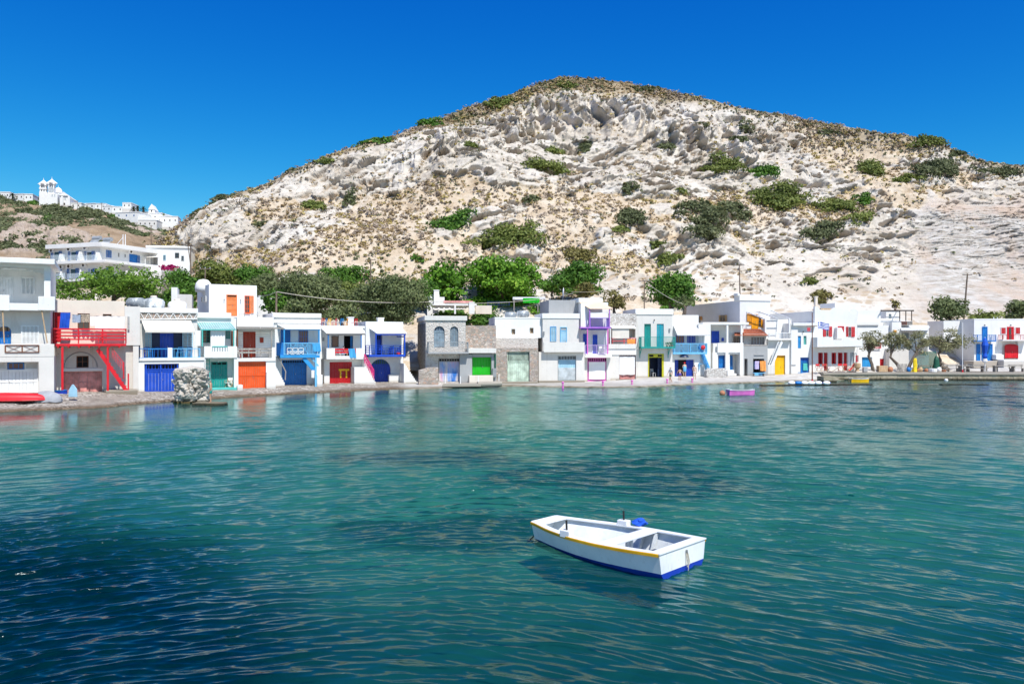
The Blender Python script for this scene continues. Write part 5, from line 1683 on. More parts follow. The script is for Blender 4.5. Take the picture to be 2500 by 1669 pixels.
cut = [(100, 830), (822, 815), (822, 690), (790, 715), (630, 715), (590, 668), (540, 668), (500, 715), (325, 715), (290, 668), (100, 672)]
pts = [h.L(x, y, -1.5) for x, y in cut]
h.put(MB().prism(pts, -1.5, -1.3), 'parapet', 'white', None, .01)
a, b, z0, z1 = h.rect(100, 672, 822, 830, -1.5)
h.put(MB().box(a, a + .2, -1.299, 0, z0, z1 - .03).box(a + .2, b, -1.299, 0, z0, z0 + .15), 'balcony_slab', 'white')
for x0_, x1_, md in ((116, 190, 'w'), (206, 271, 'd'), (329, 401, 'w'), (431, 504, 'w'), (523, 584, 'd')):
    if md == 'd':
        h.door(x0_, 919, x1_, None, .29, 'crimson', 3, 2, rails=2)
    else:
        h.win(x0_, 919, x1_, 1096, .29, 'crimson', 2, 2, pane='black')
        xm = (x0_ + x1_) / 2
        h.leaf(x0_, 920, x0_ + 18, 1096, .1, 'red'); h.leaf(x1_ - 36, 922, x1_, 1095, .1, 'red')
h.door(629, 917, 691, None, .29, 'gpaint', 2, 1)
h.shut(712, 962, 753, 1066, 0, 'red', 1)
h.box(380, 128, 790, 262, 5.5, 9, 'white', 'roof_room', .02)
h.box(160, 212, 350, 240, 1.5, 3.5, 'tanwood', 'roof_screen')
h.chimney(70, 20, 108, 180, 3.0, 'cream')

# V: white blocks behind the tamarisks
h = HV = House('white_house', 'rambling white house behind the trees with a dark rooftop pergola', Z7, 735, 1840, 4, 4.0)
h.block(738, 245, 1112, 470, 2.0, 8, 'white')
h.box(735, 430, 1085, 480, 1.2, 9, 'white', 'roof', .02)
h.block(738, 480, 1290, None, 1.4, 8, 'white', [(812, 990, 975, 1240, .3), (1098, 1015, 1166, 1240, .2)])
h.block(1080, 372, 1440, 500, 3.0, 6, 'white')
h.block(1290, 432, 1440, 1000, .9, 6, 'white')
h.block(1250, 860, 1560, None, .3, 8, 'white2')
h.block(1200, 250, 1420, 420, 5.0, 5, 'white', [(1240, 302, 1282, 420, .2)])
h.box(1430, 415, 1620, 480, 1.0, 7, 'white', 'terrace')
h.block(1440, 480, 1880, None, 2.0, 8, 'white', [(1440, 600, 1560, 690, .3), (1700, 700, 1860, 960, 1.5)])
h.slope(1110, 1640, 240, 7.0, 256, 1.5, 'dark', 'pergola', slats=12)
for x in (1415, 1512, 1605): h.post(x, 250, 420, 1.6, 'dark', .1)
h.door(1242, 304, 1280, 420, 5.18, 'bgrey', 2, 1)
h.rail(1436, 420, 1520, 475, .95, 'brownp', 'vert', 7, 0, 2, .05)
h.rail(1525, 420, 1612, 478, .95, 'greywood', 'cross', 5, 0, 2, .04)
h.door(814, 992, 973, 1240, 1.68, 'sky', 6, 2, rails=1)
h.door(1100, 1017, 1164, None, 1.58, 'red', 3, 1)
h.door(1282, 965, 1312, None, .88, 'crimson', 2, 1)
h.rail(920, 760, 1110, 850, 1.2, 'coral', 'vert', 9, 0, 2, .05)
h.box(1320, 560, 1368, 600, .80, .89, 'amber', 'sign_board')
h.shut(1470, 600, 1560, 690, 2.2, 'gpaint', 3)
h.slope(1430, 1900, 500, 2.0, 560, -.6, 'gcloth', 'awning', xc=1440, xd=1860, th=.05)
h.box(1480, 700, 1560, 745, 1.6, 1.99, 'orange', 'sign_board')

# W: house with blue and red doors at the right
h = HW = House('white_house', 'white house at the right end with blue doors, red shutters and two iron balconies', Z8, 775, 1440, 2, 4.0, zb=2.0)
D = 0
h.block(775, 684, 1500, None, 0, 8, 'white', [(1108, 935, 1300, 1160, .35)])
h.cornice(775, 676, 1500, 690, 0, 8, 'white', .02, 'roof_edge')
h.block(410, 700, 777, 950, 3.0, 4, 'white')
q = h.side()
h.door(870, 770, 931, 950, 0, 'blue', 3, 2)
h.box(812, 938, 1040, 950, -1.0, 0, 'blue', 'balcony_slab')
h.rail(815, 866, 1037, 938, -.95, 'blue', 'vert', 14, .95, 4, .03)
h.door(800, 976, 846, 1182, 0, 'blue', 2, 1)
h.door(864, 976, 992, 1182, 0, 'blue', 5, 2, .22, tpane='blue')
h.door(1168, 772, 1246, 928, 0, 'red', 4, 2, frame='red', tr=.0)
h.box(1196, 785, 1222, 925, -.12, -.09, 'glass', 'door_pane')
h.shut(1096, 782, 1149, 852, 0, 'red', 2, 'wpaint'); h.shut(1268, 780, 1321, 852, 0, 'red', 2, 'wpaint')
h.box(1118, 926, 1440, 940, -1.0, 0, 'white', 'balcony_slab')
h.rail(1120, 866, 1440, 928, -.95, 'crimson', 'vert', 20, .95, 4, .03)
a, b, z0, z1 = h.rect(1138, 975, 1300, 1148, -.02)
gd = h.door(1140, 1000, 1298, 1148, .0, 'red', 6, 2, rails=1)
n = 10; rr = (b - a) / 2; zz = h.rect(1140, 1000, 1298, 1148, 0)[3]
h.put(MB().prism([(a + rr + rr * math.cos(math.pi * i / n), zz - .03 + (z1 - zz) * math.sin(math.pi * i / n)) for i in range(n + 1)], -.06, -.01), 'fanlight', 'crimson')
h.box(770, 1182, 1500, None, -2.2, -.01, 'white2', 'terrace', .03)
h.box(1130, 1165, 1500, None, -3.4, -2.21, 'white', 'bench_wall', .03)
h.box(1040, 1105, 1130, 1165, -1.0, -.02, 'white', 'step', .02)
for x in (1010, 1052):
    h.post(x, 655, 700, .3, 'wpaint', .07, 'vent_pipe')
h.lamp(897, 752, 0); h.lamp(1208, 752, 0)
# ------------------------------------------------------------------ hotel, upper village
h = House('hotel', 'white three-storey hotel with blue shutters and balconies on the slope behind', ZA, 600, 1200, -20, Y=128, zb=14.0, cat='hotel')
w = h.L(1200, 1000)[0]
h.block(600, 880, 1200, 1300, 0, 11, 'white')
h.block(625, 1300, 1200, None, 1.2, 9, 'white2')
a, b, z0, z1 = h.rect(540, 852, 1205, 902, -.9)
h.put(MB().box(a, b + .2, -.9, 11.3, z0, z1), 'roof', 'white', None, .03)
for y0, y1 in ((1058, 1090), (1278, 1306)):
    a, b, z0, z1 = h.rect(600, y0, 1205, y1, -1.4)
    h.put(MB().box(a - .1, b + .9, -1.4, 11, z0, z1), 'balcony_slab', 'white', None, .02)
for y0, y1, yb, xs in ((945, 1050, 1056, ((612, 738), (815, 942), (1003, 1130))), (1150, 1270, 1276, ((612, 738), (803, 940), (1062, 1126)))):
    for i, (x0, x1) in enumerate(xs):
        q = (x1 - x0) / 4
        h.door(x0 + q, y0 + 5, x1 - q, yb, -.005, 'wpaint', 2, 2, tr=0, rails=0, handle=False, name='window')
        h.box(x0 + q + 6, y0 + 12, x1 - q - 6, yb - 5, -.12, -.10, 'glass', 'pane')
        h.leaf(x0, y0 + 5, x0 + q, yb, -.03, 'blue'); h.leaf(x1 - q, y0, x1, yb - 4, -.03, 'blue')
        m = MB(); a, b, z0, z1 = h.rect(x0, y1 - 62, x1 + 40, yb, -1.3)
        m.box(a, b, -1.32, -1.30, z0 + .1, z1)
        h.put(m, 'balcony_glass', 'clearglass')
for x0, x1, y0, y1 in ((708, 775, 980, 1080), (942, 1000, 955, 1065), (1130, 1225, 960, 1058), (705, 800, 1185, 1282), (940, 1030, 1165, 1280), (1130, 1225, 1170, 1280)):
    a, b, z0, z1 = h.rect(x0, y0, x1, y1, -.6)
    c = (a + b) / 2
    m = MB()
    m.hexa([(c - .1, -1.35, z0), (c + .1, -1.35, z0), (c + .1, -.01, z0), (c - .1, -.01, z0)], [(c - .1, -1.0, z1), (c + .1, -1.0, z1), (c + .1, -.01, z1), (c - .1, -.01, z1)])
    h.put(m, 'balcony_divider', 'white', None, .03)
def aircon(f, x0, y0, x1, y1):
    a, b, z0, z1 = f.rect(x0, y0, x1, y1, -.2)
    o = f.put(MB().box(a, b, -.42, -.06, z0, z1), 'air_conditioner', 'plasticw', None, .02)
    r = (z1 - z0) * .40
    g = MB().lathe(((a + b) / 2 + .05, -.44, (z0 + z1) / 2), [(r, 0), (r * .9, .015), (.02, .018)], 14, 'y').build('fan_grille', M['dark'], o)
for q in ((595, 920, 645, 962), (800, 895, 852, 945), (995, 880, 1045, 928), (708, 1115, 760, 1160), (803, 1105, 852, 1152), (976, 1095, 1030, 1135)):
    aircon(h, *q)
r = h.rside(w)
aircon(r, 1528, 930, 1578, 970)
for x0, y0, x1, y1 in ((1268, 935, 1330, 1020), (1272, 1145, 1330, 1205)):
    r.shut(x0, y0, x1, y1, 0, 'blue', 2)
r.win(1408, 965, 1424, 1015, 0, 'wpaint', 1, 1); r.win(1485, 982, 1500, 1020, 0, 'wpaint', 1, 1)
r.door(1545, 985, 1630, 1090, -.005, 'blue', 4, 2)
r.leaf(1634, 998, 1668, 1085, -.03, 'blue')
m = MB()
for x, y in ((1160, 790), (1290, 808)):
    lx, lz = h.L(x, y, 5); m.tube([(lx - .8, 5, lz), (lx + .8, 5, lz)], .35, 10).hexa([(lx - .9, 4.0, lz - 1.1), (lx + .9, 4.0, lz - 1.1), (lx + .9, 5, lz - .1), (lx - .9, 5, lz - .1)], [(lx - .9, 4.0, lz - 1.02), (lx + .9, 4.0, lz - 1.02), (lx + .9, 5, lz - .02), (lx - .9, 5, lz - .02)])
h.put(m, 'solar_heater', 'steel')
p = h.L(1470, 745, 8)
h.put(MB().tube([(p[0], 8, p[1] - 3.2), (p[0], 8, p[1])], .06).tube([(p[0] + .5, 8, p[1] - 3.2), (p[0] + .5, 8, p[1])], .06).bar((p[0] - 2.5, 8, p[1] - 2.6), (p[0], 8, p[1] - .5), .06), 'mast', 'plasticw')

h = House('white_house', 'white flat-roofed house joined to the right of the blue-shuttered hotel', ZA, 1745, 2260, 8, Y=136, zb=14.0)
h.block(1745, 895, 2270, None, 0, 9, 'white', [(1800, 1010, 1890, 1105, 1.5)])
h.box(1740, 880, 2275, 905, -.2, 9.2, 'white', 'roof', .03)
h.rail(1790, 880, 2250, 896, .5, 'wpaint', 'vert', 30, 0, 2, .04, 'parapet_rail')
h.win(1950, 990, 1982, 1055, 0, 'pblue', 2, 1); h.win(2165, 1000, 2200, 1060, 0, 'gpaint', 1, 2)
h.win(2092, 965, 2140, 1025, 0, 'dark', 1, 1)
h.slope(1725, 1895, 1005, .0, 1015, -1.8, 'canvas', th=.06)
for x in (1735, 1890): h.post(x, 1012, 1105, -1.7, 'wpaint', .1)
h.box(1600, 1130, 1920, None, -3, 0, 'white', 'terrace', .05)
h.box(1500, 1180, 1930, None, -8, -3.01, 'white2', 'garden_wall', .05)

VILL = [((0, 240, 118, 330), 'white', 'white house at the far left end of the hilltop village'),
        ((126, 262, 282, 345), 'white', 'white house right of the palm on the hilltop'),
        ((290, 264, 392, 360), 'white', 'white house just left of the church'),
        ((842, 368, 972, 440), 'white', 'low white house just right of the church'),
        ((1010, 376, 1130, 450), 'white', 'white house second to the right of the church'),
        ((1134, 378, 1266, 450), 'white', 'white house behind the hilltop pole'),
        ((1215, 404, 1332, 490), 'white', 'white house with small dark windows below the ridge pole'),
        ((1335, 414, 1470, 490), 'white', 'long low white house left of the hilltop cube tower'),
        ((1462, 368, 1568, 440), 'white', 'white cube tower standing above the hilltop roofs'),
        ((1376, 482, 1646, 605), 'white', 'large white hilltop house with three blue windows'),
        ((1648, 478, 1782, 600), 'white', 'white house right of the one with blue windows'),
        ((1780, 492, 1926, 605), 'white', 'white house below the hilltop chapel'),
        ((1870, 528, 2126, 660), 'white', 'lowest white house at the right end of the hilltop'),
        ((1650, 572, 1872, 685), 'white2', 'white gabled house lowest below the hilltop chapel')]
for k, ((x0, y0, x1, y1), mt, lb) in enumerate(VILL):
    u, v = ZA[0] + (x0 + x1) / 2 / ZA[2], ZA[1] + y1 / ZA[2]
    Y = ridge_Y(u, v) - 1.5
    zb = CAMZ - (v - CY) / F * Y
    h = House('village_house', lb, ZA, x0, x1, [6, -8, 14, 4, -12][k % 5], Y=Y, zb=zb, group='white houses on the far ridge')
    h.block(x0, y0, x1, None, 0, 9, mt)
    h.box(x0 - 2, y0 - 5, x1 + 2, y0 + 3, -.15, 9.1, 'white', 'roof')
    n = 3 if k == 9 else 1 + (x1 - x0) // 70
    for i in range(n):
        c = x0 + (x1 - x0) * (i + .5) / n
        yy = y0 + (y1 - y0) * (.30 if k != 9 else .22)
        h.win(c - 6, yy, c + 6, yy + 18, 0, 'blue' if k == 9 else 'dark', 1, 1, pane='dblue' if k == 9 else 'black')
    if k == 13:
        a, b, z0, z1 = h.rect(x0, y0, x1, y0, 0)
        h.put(MB().prism([(a, z0 + .2), (b, z0 + .2), ((a + b) / 2, z0 + 2.2)], .02, 9), 'gable', 'white')
# chapel and church
def church():
    h = House('church', 'white church with two bell towers and a dome on the ridge', ZA, 470, 830, 16, Y=372, zb=CAMZ + (CY - 500) / F * 372 - .5, cat='church')
    q = h.side()
    L = h.L
    a, b, z0, z1 = h.rect(560, 262, 830, 262, 0)
    zt = L(700, 262)[1]; ze = L(760, 268)[1]
    h.put(MB().box(a, b - 5, 0, 22, -6, zt), 'nave', 'white')
    c0, c1 = L(735, 300)[0], L(832, 300)[0]
    m = MB().box(c0, c1, -3, 18, -6, L(780, 285, -3)[1])
    m.prism([(c0 - .4, L(780, 285, -3)[1]), (c1 + .4, L(780, 285, -3)[1]), ((c0 + c1) / 2, L(780, 240, -3)[1])], -3.5, 18)
    h.put(m, 'transept', 'white')
    for x in (742, 826): h.post(x, 290, None, -3.4, 'white', .9, 'column')
    h.win(765, 300, 790, 335, -3, 'wpaint', 2, 1, pane='gpaint')
    h.box(760, 368, 778, 392, -3.1, -2.95, 'dark', 'door')
    for k, x in enumerate((615, 645)):
        h.win(x, 265, x + 18, 295, 0, 'wpaint', 1, 1, pane='gpaint')
    for x0, x1, yt, yb, n in ((466, 556, 140, 232, 2), (567, 655, 128, 240, 1)):
        d0 = 0.5 if x0 > 500 else 1.5
        p0, p1 = L(x0 + 8, 200, d0)[0], L(x1 - 8, 200, d0)[0]
        zz1, zz0 = L(x0, yt, d0)[1], L(x0, yb, d0)[1]
        ww = p1 - p0
        m = MB().box(p0, p1, d0, d0 + ww, -6, zz0)
        t = h.put(m, 'tower', 'white')
        for lvl in range(n):
            zb_ = zz0 + (zz1 - zz0) * lvl / n; zc = zz0 + (zz1 - zz0) * (lvl + 1) / n
            if n == 1: zb_ = zz0 + (zz1 - zz0) * .5
            bm = MB()
            hw = .55
            for xx in np.linspace(p0, p1 - hw, 3):
                for yy in np.linspace(d0, d0 + ww - hw, 3):
                    if not (p0 + .1 < xx < p1 - hw - .1 and d0 + .1 < yy < d0 + ww - hw - .1):
                        bm.box(xx, xx + hw, yy, yy + hw, zb_, zc)
            bm.box(p0 - .2, p1 + .2, d0 - .2, d0 + ww + .2, zc - .7, zc)
            h.put(bm, 'belfry', 'white', t)
        if n == 1:
            h.put(MB().box(p0, p1, d0, d0 + ww, zz0, zz0 + (zz1 - zz0) * .5), 'tower_drum', 'white', t)
            h.put(MB().lathe(((p0 + p1) / 2, d0 - .03, zz0 + (zz1 - zz0) * .28), [(1.2, -.1), (1.2, .03)], 16, 'y'), 'clock', 'gpaint', t)
        rm = MB(); cx, cy = (p0 + p1) / 2, d0 + ww / 2
        rw = ww / 2 + .7
        rm.lathe((cx, cy, zz1), [(rw * 1.25, 0), (rw * 1.2, .2), (rw * .25, 1.7), (.12, 2.2), (.1, 3.0)], 4)
        o = h.put(rm, 'roof', 'white', t)
    cx, cz = L(697, 230, 9)
    h.put(MB().lathe((cx, 9, cz - 6), [(1.85, -2), (1.85, 5.0), (2.05, 5.05), (2.05, 5.3), (1.85, 5.35), (1.75, 6.1), (1.4, 6.95), (.85, 7.5), (.2, 7.8), (.07, 8.2), (.05, 8.8)], 20), 'dome', 'white', smooth=False)
    for k in range(5):
        t = R(-150 + k * 30)
        h.put(MB().box(cx + 1.88 * math.cos(t) - .25, cx + 1.88 * math.cos(t) + .25, 9 + 1.88 * math.sin(t) - .1, 9 + 1.88 * math.sin(t) + .1, cz - 6 + 3.3, cz - 6 + 4.7), 'window', 'gpaint')
    # left wing
    c0, c1 = L(466, 250, 1)[0], L(566, 250, 1)[0]
    h.put(MB().box(c0 + .05, c1, 1.05, 16, -8, L(500, 236, 1)[1] + .01), 'wing', 'white')
church()
u, v = ZA[0] + 1812 / ZA[2], ZA[1] + 500 / ZA[2]
Y = ridge_Y(u, v) - 1
h = House('chapel', 'tiny white gabled chapel on the right of the hilltop village', ZA, 1776, 1848, 12, Y=Y, zb=CAMZ - (v - CY) / F * Y, cat='chapel')
h.block(1776, 445, 1848, None, 0, 8, 'white')
a, b, z0, z1 = h.rect(1776, 446, 1848, 446, 0)
h.put(MB().prism([(a - .2, z0), (b + .2, z0), ((a + b) / 2, z0 + 2.6)], -.2, 8.2), 'roof', 'white')
h.win(1804, 455, 1818, 475, 0, 'dark', 1, 1, pane='black')

# white walls and small buildings among the trees
h = House('white_house', 'small white house with a tall chimney behind the stone house', Z4, 330, 640, 8, Y=104, zb=5.0)
h.block(380, 115, 560, None, .5, 6, 'white'); h.block(560, 150, 635, None, .6, 6, 'white')
h.chimney(478, 45, 555, 260, 0.1)
h = House('pergola_terrace', 'white terrace with pillars and a cream awning among the bushes', Z4, 430, 1130, 6, Y=100, zb=5.5, cat='terrace')
h.box(430, 250, 1110, 275, 0, 4, 'white', 'roof_slab', .02)
h.box(620, 205, 1050, 240, 2.0, 2.6, 'oldred', 'red_fence')
for x, w_ in ((790, .22), (1035, .7)): h.post(x, 268 if w_ < .5 else 225, 400, -.1, 'white', w_, 'pillar')
h.slope(470, 790, 275, .6, 330, -.2, 'canvas', xc=470, xd=785, th=.04, wave=.25)
h.slope(800, 960, 300, .6, 325, -.2, 'canvas', th=.04, wave=.15)
h.box(1090, 275, 1330, 400, 3.0, 3.4, 'cream', 'garden_wall')
h.rail(1270, 215, 1590, 275, 3.2, 'dblue', 'vert', 10, 0, 3, .06)
h = House('white_house', 'white house wall with a tall pale pole behind the sky blue boat house', Z3, 40, 470, 18, Y=96, zb=6.0)
h.block(45, 150, 440, None, 0, 6, 'white'); h.chimney(70, 125, 105, 160, 1); h.chimney(395, 125, 430, 160, 1)
h = House('white_house', 'white wall behind the roof tanks left of the orange-door cube', Z2, 590, 760, 20, Y=82, zb=4.0)
h.block(595, 262, 756, None, 0, 4, 'white2'); h.block(530, 185, 596, None, 1.0, 4, 'white')
h = House('shade_shelter', 'flat shade shelter with green netting beside the grey upper house', Z4, 1590, 2110, 6, Y=98, zb=6.5, cat='shelter')
h.slope(1640, 2120, 150, 3, 185, .2, 'gcloth', 'canopy', th=.05)
for x in (1658, 2010, 2100): h.post(x, 170, 380, .3, 'greywood', .12)
h.cloth(1790, 165, 2035, 235, .1, 'green', 'netting', 4, .08)

# ------------------------------------------------------------------ quay, jetties, walkway edge
def ribbon(name, pts, zt, zb, dep, mat, label=None, cat=None, kind=None, cap=None, capm='concrete', jag=.12):
    """a wall along ground points (x, y), dep metres deep, its top at zt"""
    P = []
    for (a, b) in zip(pts, pts[1:]):
        n = max(2, int((Vector(b) - Vector(a)).length / .5))
        P += [Vector(a).lerp(Vector(b), i / n) for i in range(n)]
    P.append(Vector(pts[-1]))
    r = random.Random(name)
    m = MB()
    for k, (a, b) in enumerate(zip(P, P[1:])):
        j0, j1 = r.uniform(-jag, jag), r.uniform(-jag, jag)
        m.hexa([(a.x, a.y + j0 * .5, zb), (b.x, b.y + j1 * .5, zb), (b.x, b.y + dep, zb), (a.x, a.y + dep, zb)], [(a.x, a.y, zt), (b.x, b.y, zt), (b.x, b.y + dep, zt), (a.x, a.y + dep, zt)])
    o = m.build(name, M[mat])
    if cap:
        c = MB()
        for a, b in zip(pts, pts[1:]):
            c.hexa([(a[0], a[1] - .12, zt + .003), (b[0], b[1] - .12, zt + .003), (b[0], b[1] + dep, zt + .003), (a[0], a[1] + dep, zt + .003)],
                   [(a[0], a[1] - .12, zt + cap), (b[0], b[1] - .12, zt + cap), (b[0], b[1] + dep, zt + cap), (a[0], a[1] + dep, zt + cap)])
        c.build('coping', M[capm], o)
    return tag(o, label, cat, None, kind)
g = lambda u, v, z: tuple(sea(u, v, z))[:2]
ribbon('quay', [g(2010, 913.5, .70), g(2180, 913, .70), g(2560, 914, .70), g(2900, 915, .7)], .66, -.9, 9.0, 'wetconc', kind='structure', cap=.22, jag=.25)
ribbon('landing_block', [g(2011, 925, .35), g(2043, 925, .35)], .62, -.8, 2.0, 'wetconc', 'weedy concrete landing block at the left end of the quay', 'landing', jag=.1)
ribbon('jetty', [g(1862, 940, .10), g(2000, 938.5, .10), g(2130, 937, .10)], .10, -.7, 1.1, 'wetconc', 'low weedy jetty strip awash in front of the houses', 'jetty', jag=.3)
ribbon('sunken_wall', [g(2300, 938, .05), g(2415, 938.5, .05)], .08, -.7, .7, 'wetconc', 'short dark sunken wall awash before the quay', 'wall', jag=.3)
ribbon('sunken_wall', [g(2224, 938.5, .02), g(2298, 938, .02)], .03, -.7, .6, 'concrete', 'pale sunken wall just breaking the water before the quay', 'wall', jag=.4)
def jetty():
    r = tag(empty('jetty', sea(1080, 941, 0)), 'small concrete jetty on white posts before the stone house', 'jetty')
    o = Vector(r.location)
    a, b = sea(1080, 938, .38) - o, sea(1174, 937, .38) - o
    MB().hexa([(a.x, a.y, .12), (b.x, b.y, .12), (b.x, b.y + 2.2, .12), (a.x, a.y + 2.2, .12)], [(a.x, a.y, .40), (b.x, b.y, .40), (b.x, b.y + 2.2, .40), (a.x, a.y + 2.2, .40)]).build('deck', M['concrete'], r, bevel=.03)
    c, d = sea(1165, 935, .45) - o, sea(1224, 934, .45) - o
    MB().tube([(c.x, c.y + .5, .30), (d.x, d.y + .5, .34)], .28, 10).build('pipe', M['concrete'], r)
    for u, vt, vb in ((1087, 925, 947), (1124, 922, 948), (1168, 917, 947), (1218, 919, 942)):
        p = sea(u, vb, -.1) - o
        MB().tube([(p.x, p.y, -1.2), (p.x, p.y, 1.15)], .045, 8).build('post', M['plasticw'], r)
jetty()
BOL = [(1374, 945, 'pale pink mooring post in front of the pale blue-shuttered house'), (1472, 943, 'bright pink mooring post in front of the pink gate'), (1543, 940, 'bright pink mooring post before the curtained gateway'),
       (1629, 937, 'tall pink mooring post beside the strolling person'), (1690, 935, 'tall pink mooring post below the woman in swimwear')]
for k, (u, v, lb) in enumerate(BOL):
    p = sea(u, v, .1)
    r = tag(empty('mooring_post', (p.x, p.y, -.2)), lb, 'post', 'pink mooring posts along the walkway')
    MB().lathe((0, 0, 0), [(.10, -.8), (.10, .72), (.13, .74), (.13, .80), (.09, .86)], 10).build('shaft', M['pink'], r)
    MB().tube([(.1 * math.cos(t), .1 * math.sin(t), .55 + .01 * (i % 2)) for i, t in enumerate(np.linspace(0, 6.28, 11))], .025, 5).build('mooring_rope', M['rope'], r)

# ------------------------------------------------------------------ poles, wires, flagpole
def pole(u, vt, vb, Y, label, r0=.10, arms=0, lean=0.0):
    p, q = at(u, vb, Y), at(u + lean, vt, Y)
    o = empty('utility_pole', p)
    tag(o, label, 'pole')
    MB().tube([(0, 0, -1), tuple(q - p)], [r0, r0 * .7], 8).build('shaft', M['pole'], o)
    for k in range(arms):
        t = (q - p) * (.97 - .06 * k)
        MB().bar((t.x - .7, 0, t.z), (t.x + .7, 0, t.z), .09).build('crossarm', M['pole'], o)
        for s_ in (-.55, 0, .55):
            MB().lathe((t.x + s_, 0, t.z + .05), [(.04, 0), (.05, .08), (.03, .14)], 6).build('insulator', M['gpaint'], o)
    return q
PT = {}
PT['a'] = pole(465, 598, 690, 118, 'pole beside the bougainvillea, left of a red-brown one', .11, 1)
PT['b'] = pole(468, 600, 650, 121, 'leaning prop pole next to the bougainvillea pole', .09, 0, -9)
PT['c'] = pole(501, 655, 700, 92, 'pale pole rising behind the orange-door cube', .10, 1)
PT['d'] = pole(905, 632, 700, 112, 'grey pole standing at the top of the olive trees', .11, 1)
PT['e'] = pole(1573, 684, 752, 98, 'thin pole with wires left of the dark shrub', .08, 1)
PT['f'] = pole(1807, 645, 720, 112, 'weathered pole above the crenellated house', .10, 1, -2)
PT['g'] = pole(2353, 668, 765, 114, 'tall dark pole leaning before the white cliff', .14, 1, 9)
PT['h'] = pole(674, 712, 765, 80, 'timber pole carrying a rope behind the sky blue house', .12, 0, 1)
PT['i'] = pole(369, 550, 600, 300, 'distant pole on the slope below the hilltop village', .2, 1)
PT['j'] = pole(189, 489, 520, 372, 'thin dark pole just right of the hilltop church', .12, 1)
PT['k'] = pole(248, 495, 535, 372, 'dark pole among the hilltop roofs', .15, 1)
def wire(name, p, q, sag, label, r=.02, mat='rope'):
    m = MB()
    m.tube([tuple(p.lerp(q, t) - Vector((0, 0, sag * 4 * t * (1 - t)))) for t in np.linspace(0, 1, 17)], r, 5)
    tag(m.build(name, M[mat]), label, 'wire')
wire('power_line', PT['h'], at(1060, 736, 92), .5, 'pale rope line running from the timber pole across the olives', .035)
wire('power_line', PT['h'], at(628, 722, 86), .15, 'pale rope line from the timber pole to the cube house', .03)
wire('power_line', at(1060, 736, 92), at(1400, 716, 99), .6, 'pale rope line rising towards the grey upper house', .03)
wire('power_line', PT['e'], at(1668, 742, 92), .3, 'white wire slanting from the thin pole to the teal-balcony roof', .025)
wire('power_line', PT['e'], at(1395, 712, 99), .5, 'white wire from the thin pole to the pink-balcony roof', .02)
wire('power_line', PT['a'], PT['c'], .6, 'dark wire between the bougainvillea pole and the cube house pole', .02, 'rubber')
def flagpole():
    p = sea(1983, 936, .1)
    r = tag(empty('flagpole', p), 'ship-like flagpole with a yardarm standing on the low jetty', 'flagpole')
    H = (936 - 762) / F * p.y
    MB().tube([(0, 0, -.6), (0, 0, H)], [.075, .045], 8).build('mast', M['brownp'], r)
    za = (936 - 796) / F * p.y
    MB().bar((-.62, 0, za), (.55, 0, za), .06).build('yardarm', M['brownp'], r)
    MB().lathe((0, 0, 0), [(.12, -.3), (.12, .35), (.08, .4)], 8).build('foot', M['red'], r)
    m = MB(); mb = MB(); mw = MB()
    def flag(x0, x1, z0, z1, name, mats):
        n = 9
        st = [MB(), MB()]
        for k in range(n):
            a, b = z1 - (z1 - z0) * k / n, z1 - (z1 - z0) * (k + 1) / n
            N = 10
            for i in range(N):
                f = lambda t: (x0 + (x1 - x0) * t, .07 * math.sin(t * 9) * t, -.18 * t * t + .05 * math.sin(t * 7))
                p0, p1 = f(i / N), f((i + 1) / N)
                can = k < 5 and i < 4
                which = 0 if can and not (k == 2 or 1 <= i < 2) else (k % 2 if not can else 1)
                st[which].quad((p0[0], p0[1], b + p0[2]), (p1[0], p1[1], b + p1[2]), (p1[0], p1[1], a + p1[2]), (p0[0], p0[1], a + p0[2]))
        o = st[0].build(name, M['cobalt'], r)
        st[1].build('stripe', M['wcloth'], o)
    flag(.62, 1.85, za - .28, za + .42, 'flag', None)
    MB().box(-.55, -.2, -.01, .01, za - .55, za - .15).build('pennant', M['coral'], r)
flagpole()
# floats lying along the low jetty
FL = [(1932.5, 'wcloth', 'white float at the left end of the row on the low jetty'), (1949, 'blue', 'dark blue float among white ones on the low jetty'), (1964.5, 'wcloth', 'white float between the blue float and the flagpole'),
      (1980.5, 'wcloth', 'white float at the foot of the flagpole'), (1998, 'wcloth', 'white float just right of the flagpole'), (2018, 'wcloth', 'white float with a blue tip at the right end of the row')]
for u, mt, lb in FL:
    p = sea(u, 933.5, .32)
    r = tag(empty('float', (p.x, p.y, .28)), lb, 'float', 'floats lying along the low jetty')
    MB().lathe((0, 0, 0), [(.02, -.36), (.13, -.33), (.19, -.2), (.20, 0), (.19, .2), (.13, .33), (.02, .36)], 12, 'x').build('drum', M['plasticw' if mt == 'wcloth' else mt], r, smooth=True)
    MB().lathe((.36, 0, 0), [(.05, 0), (.06, .05), (.03, .1)], 8, 'x').build('cap', M['navy'], r)

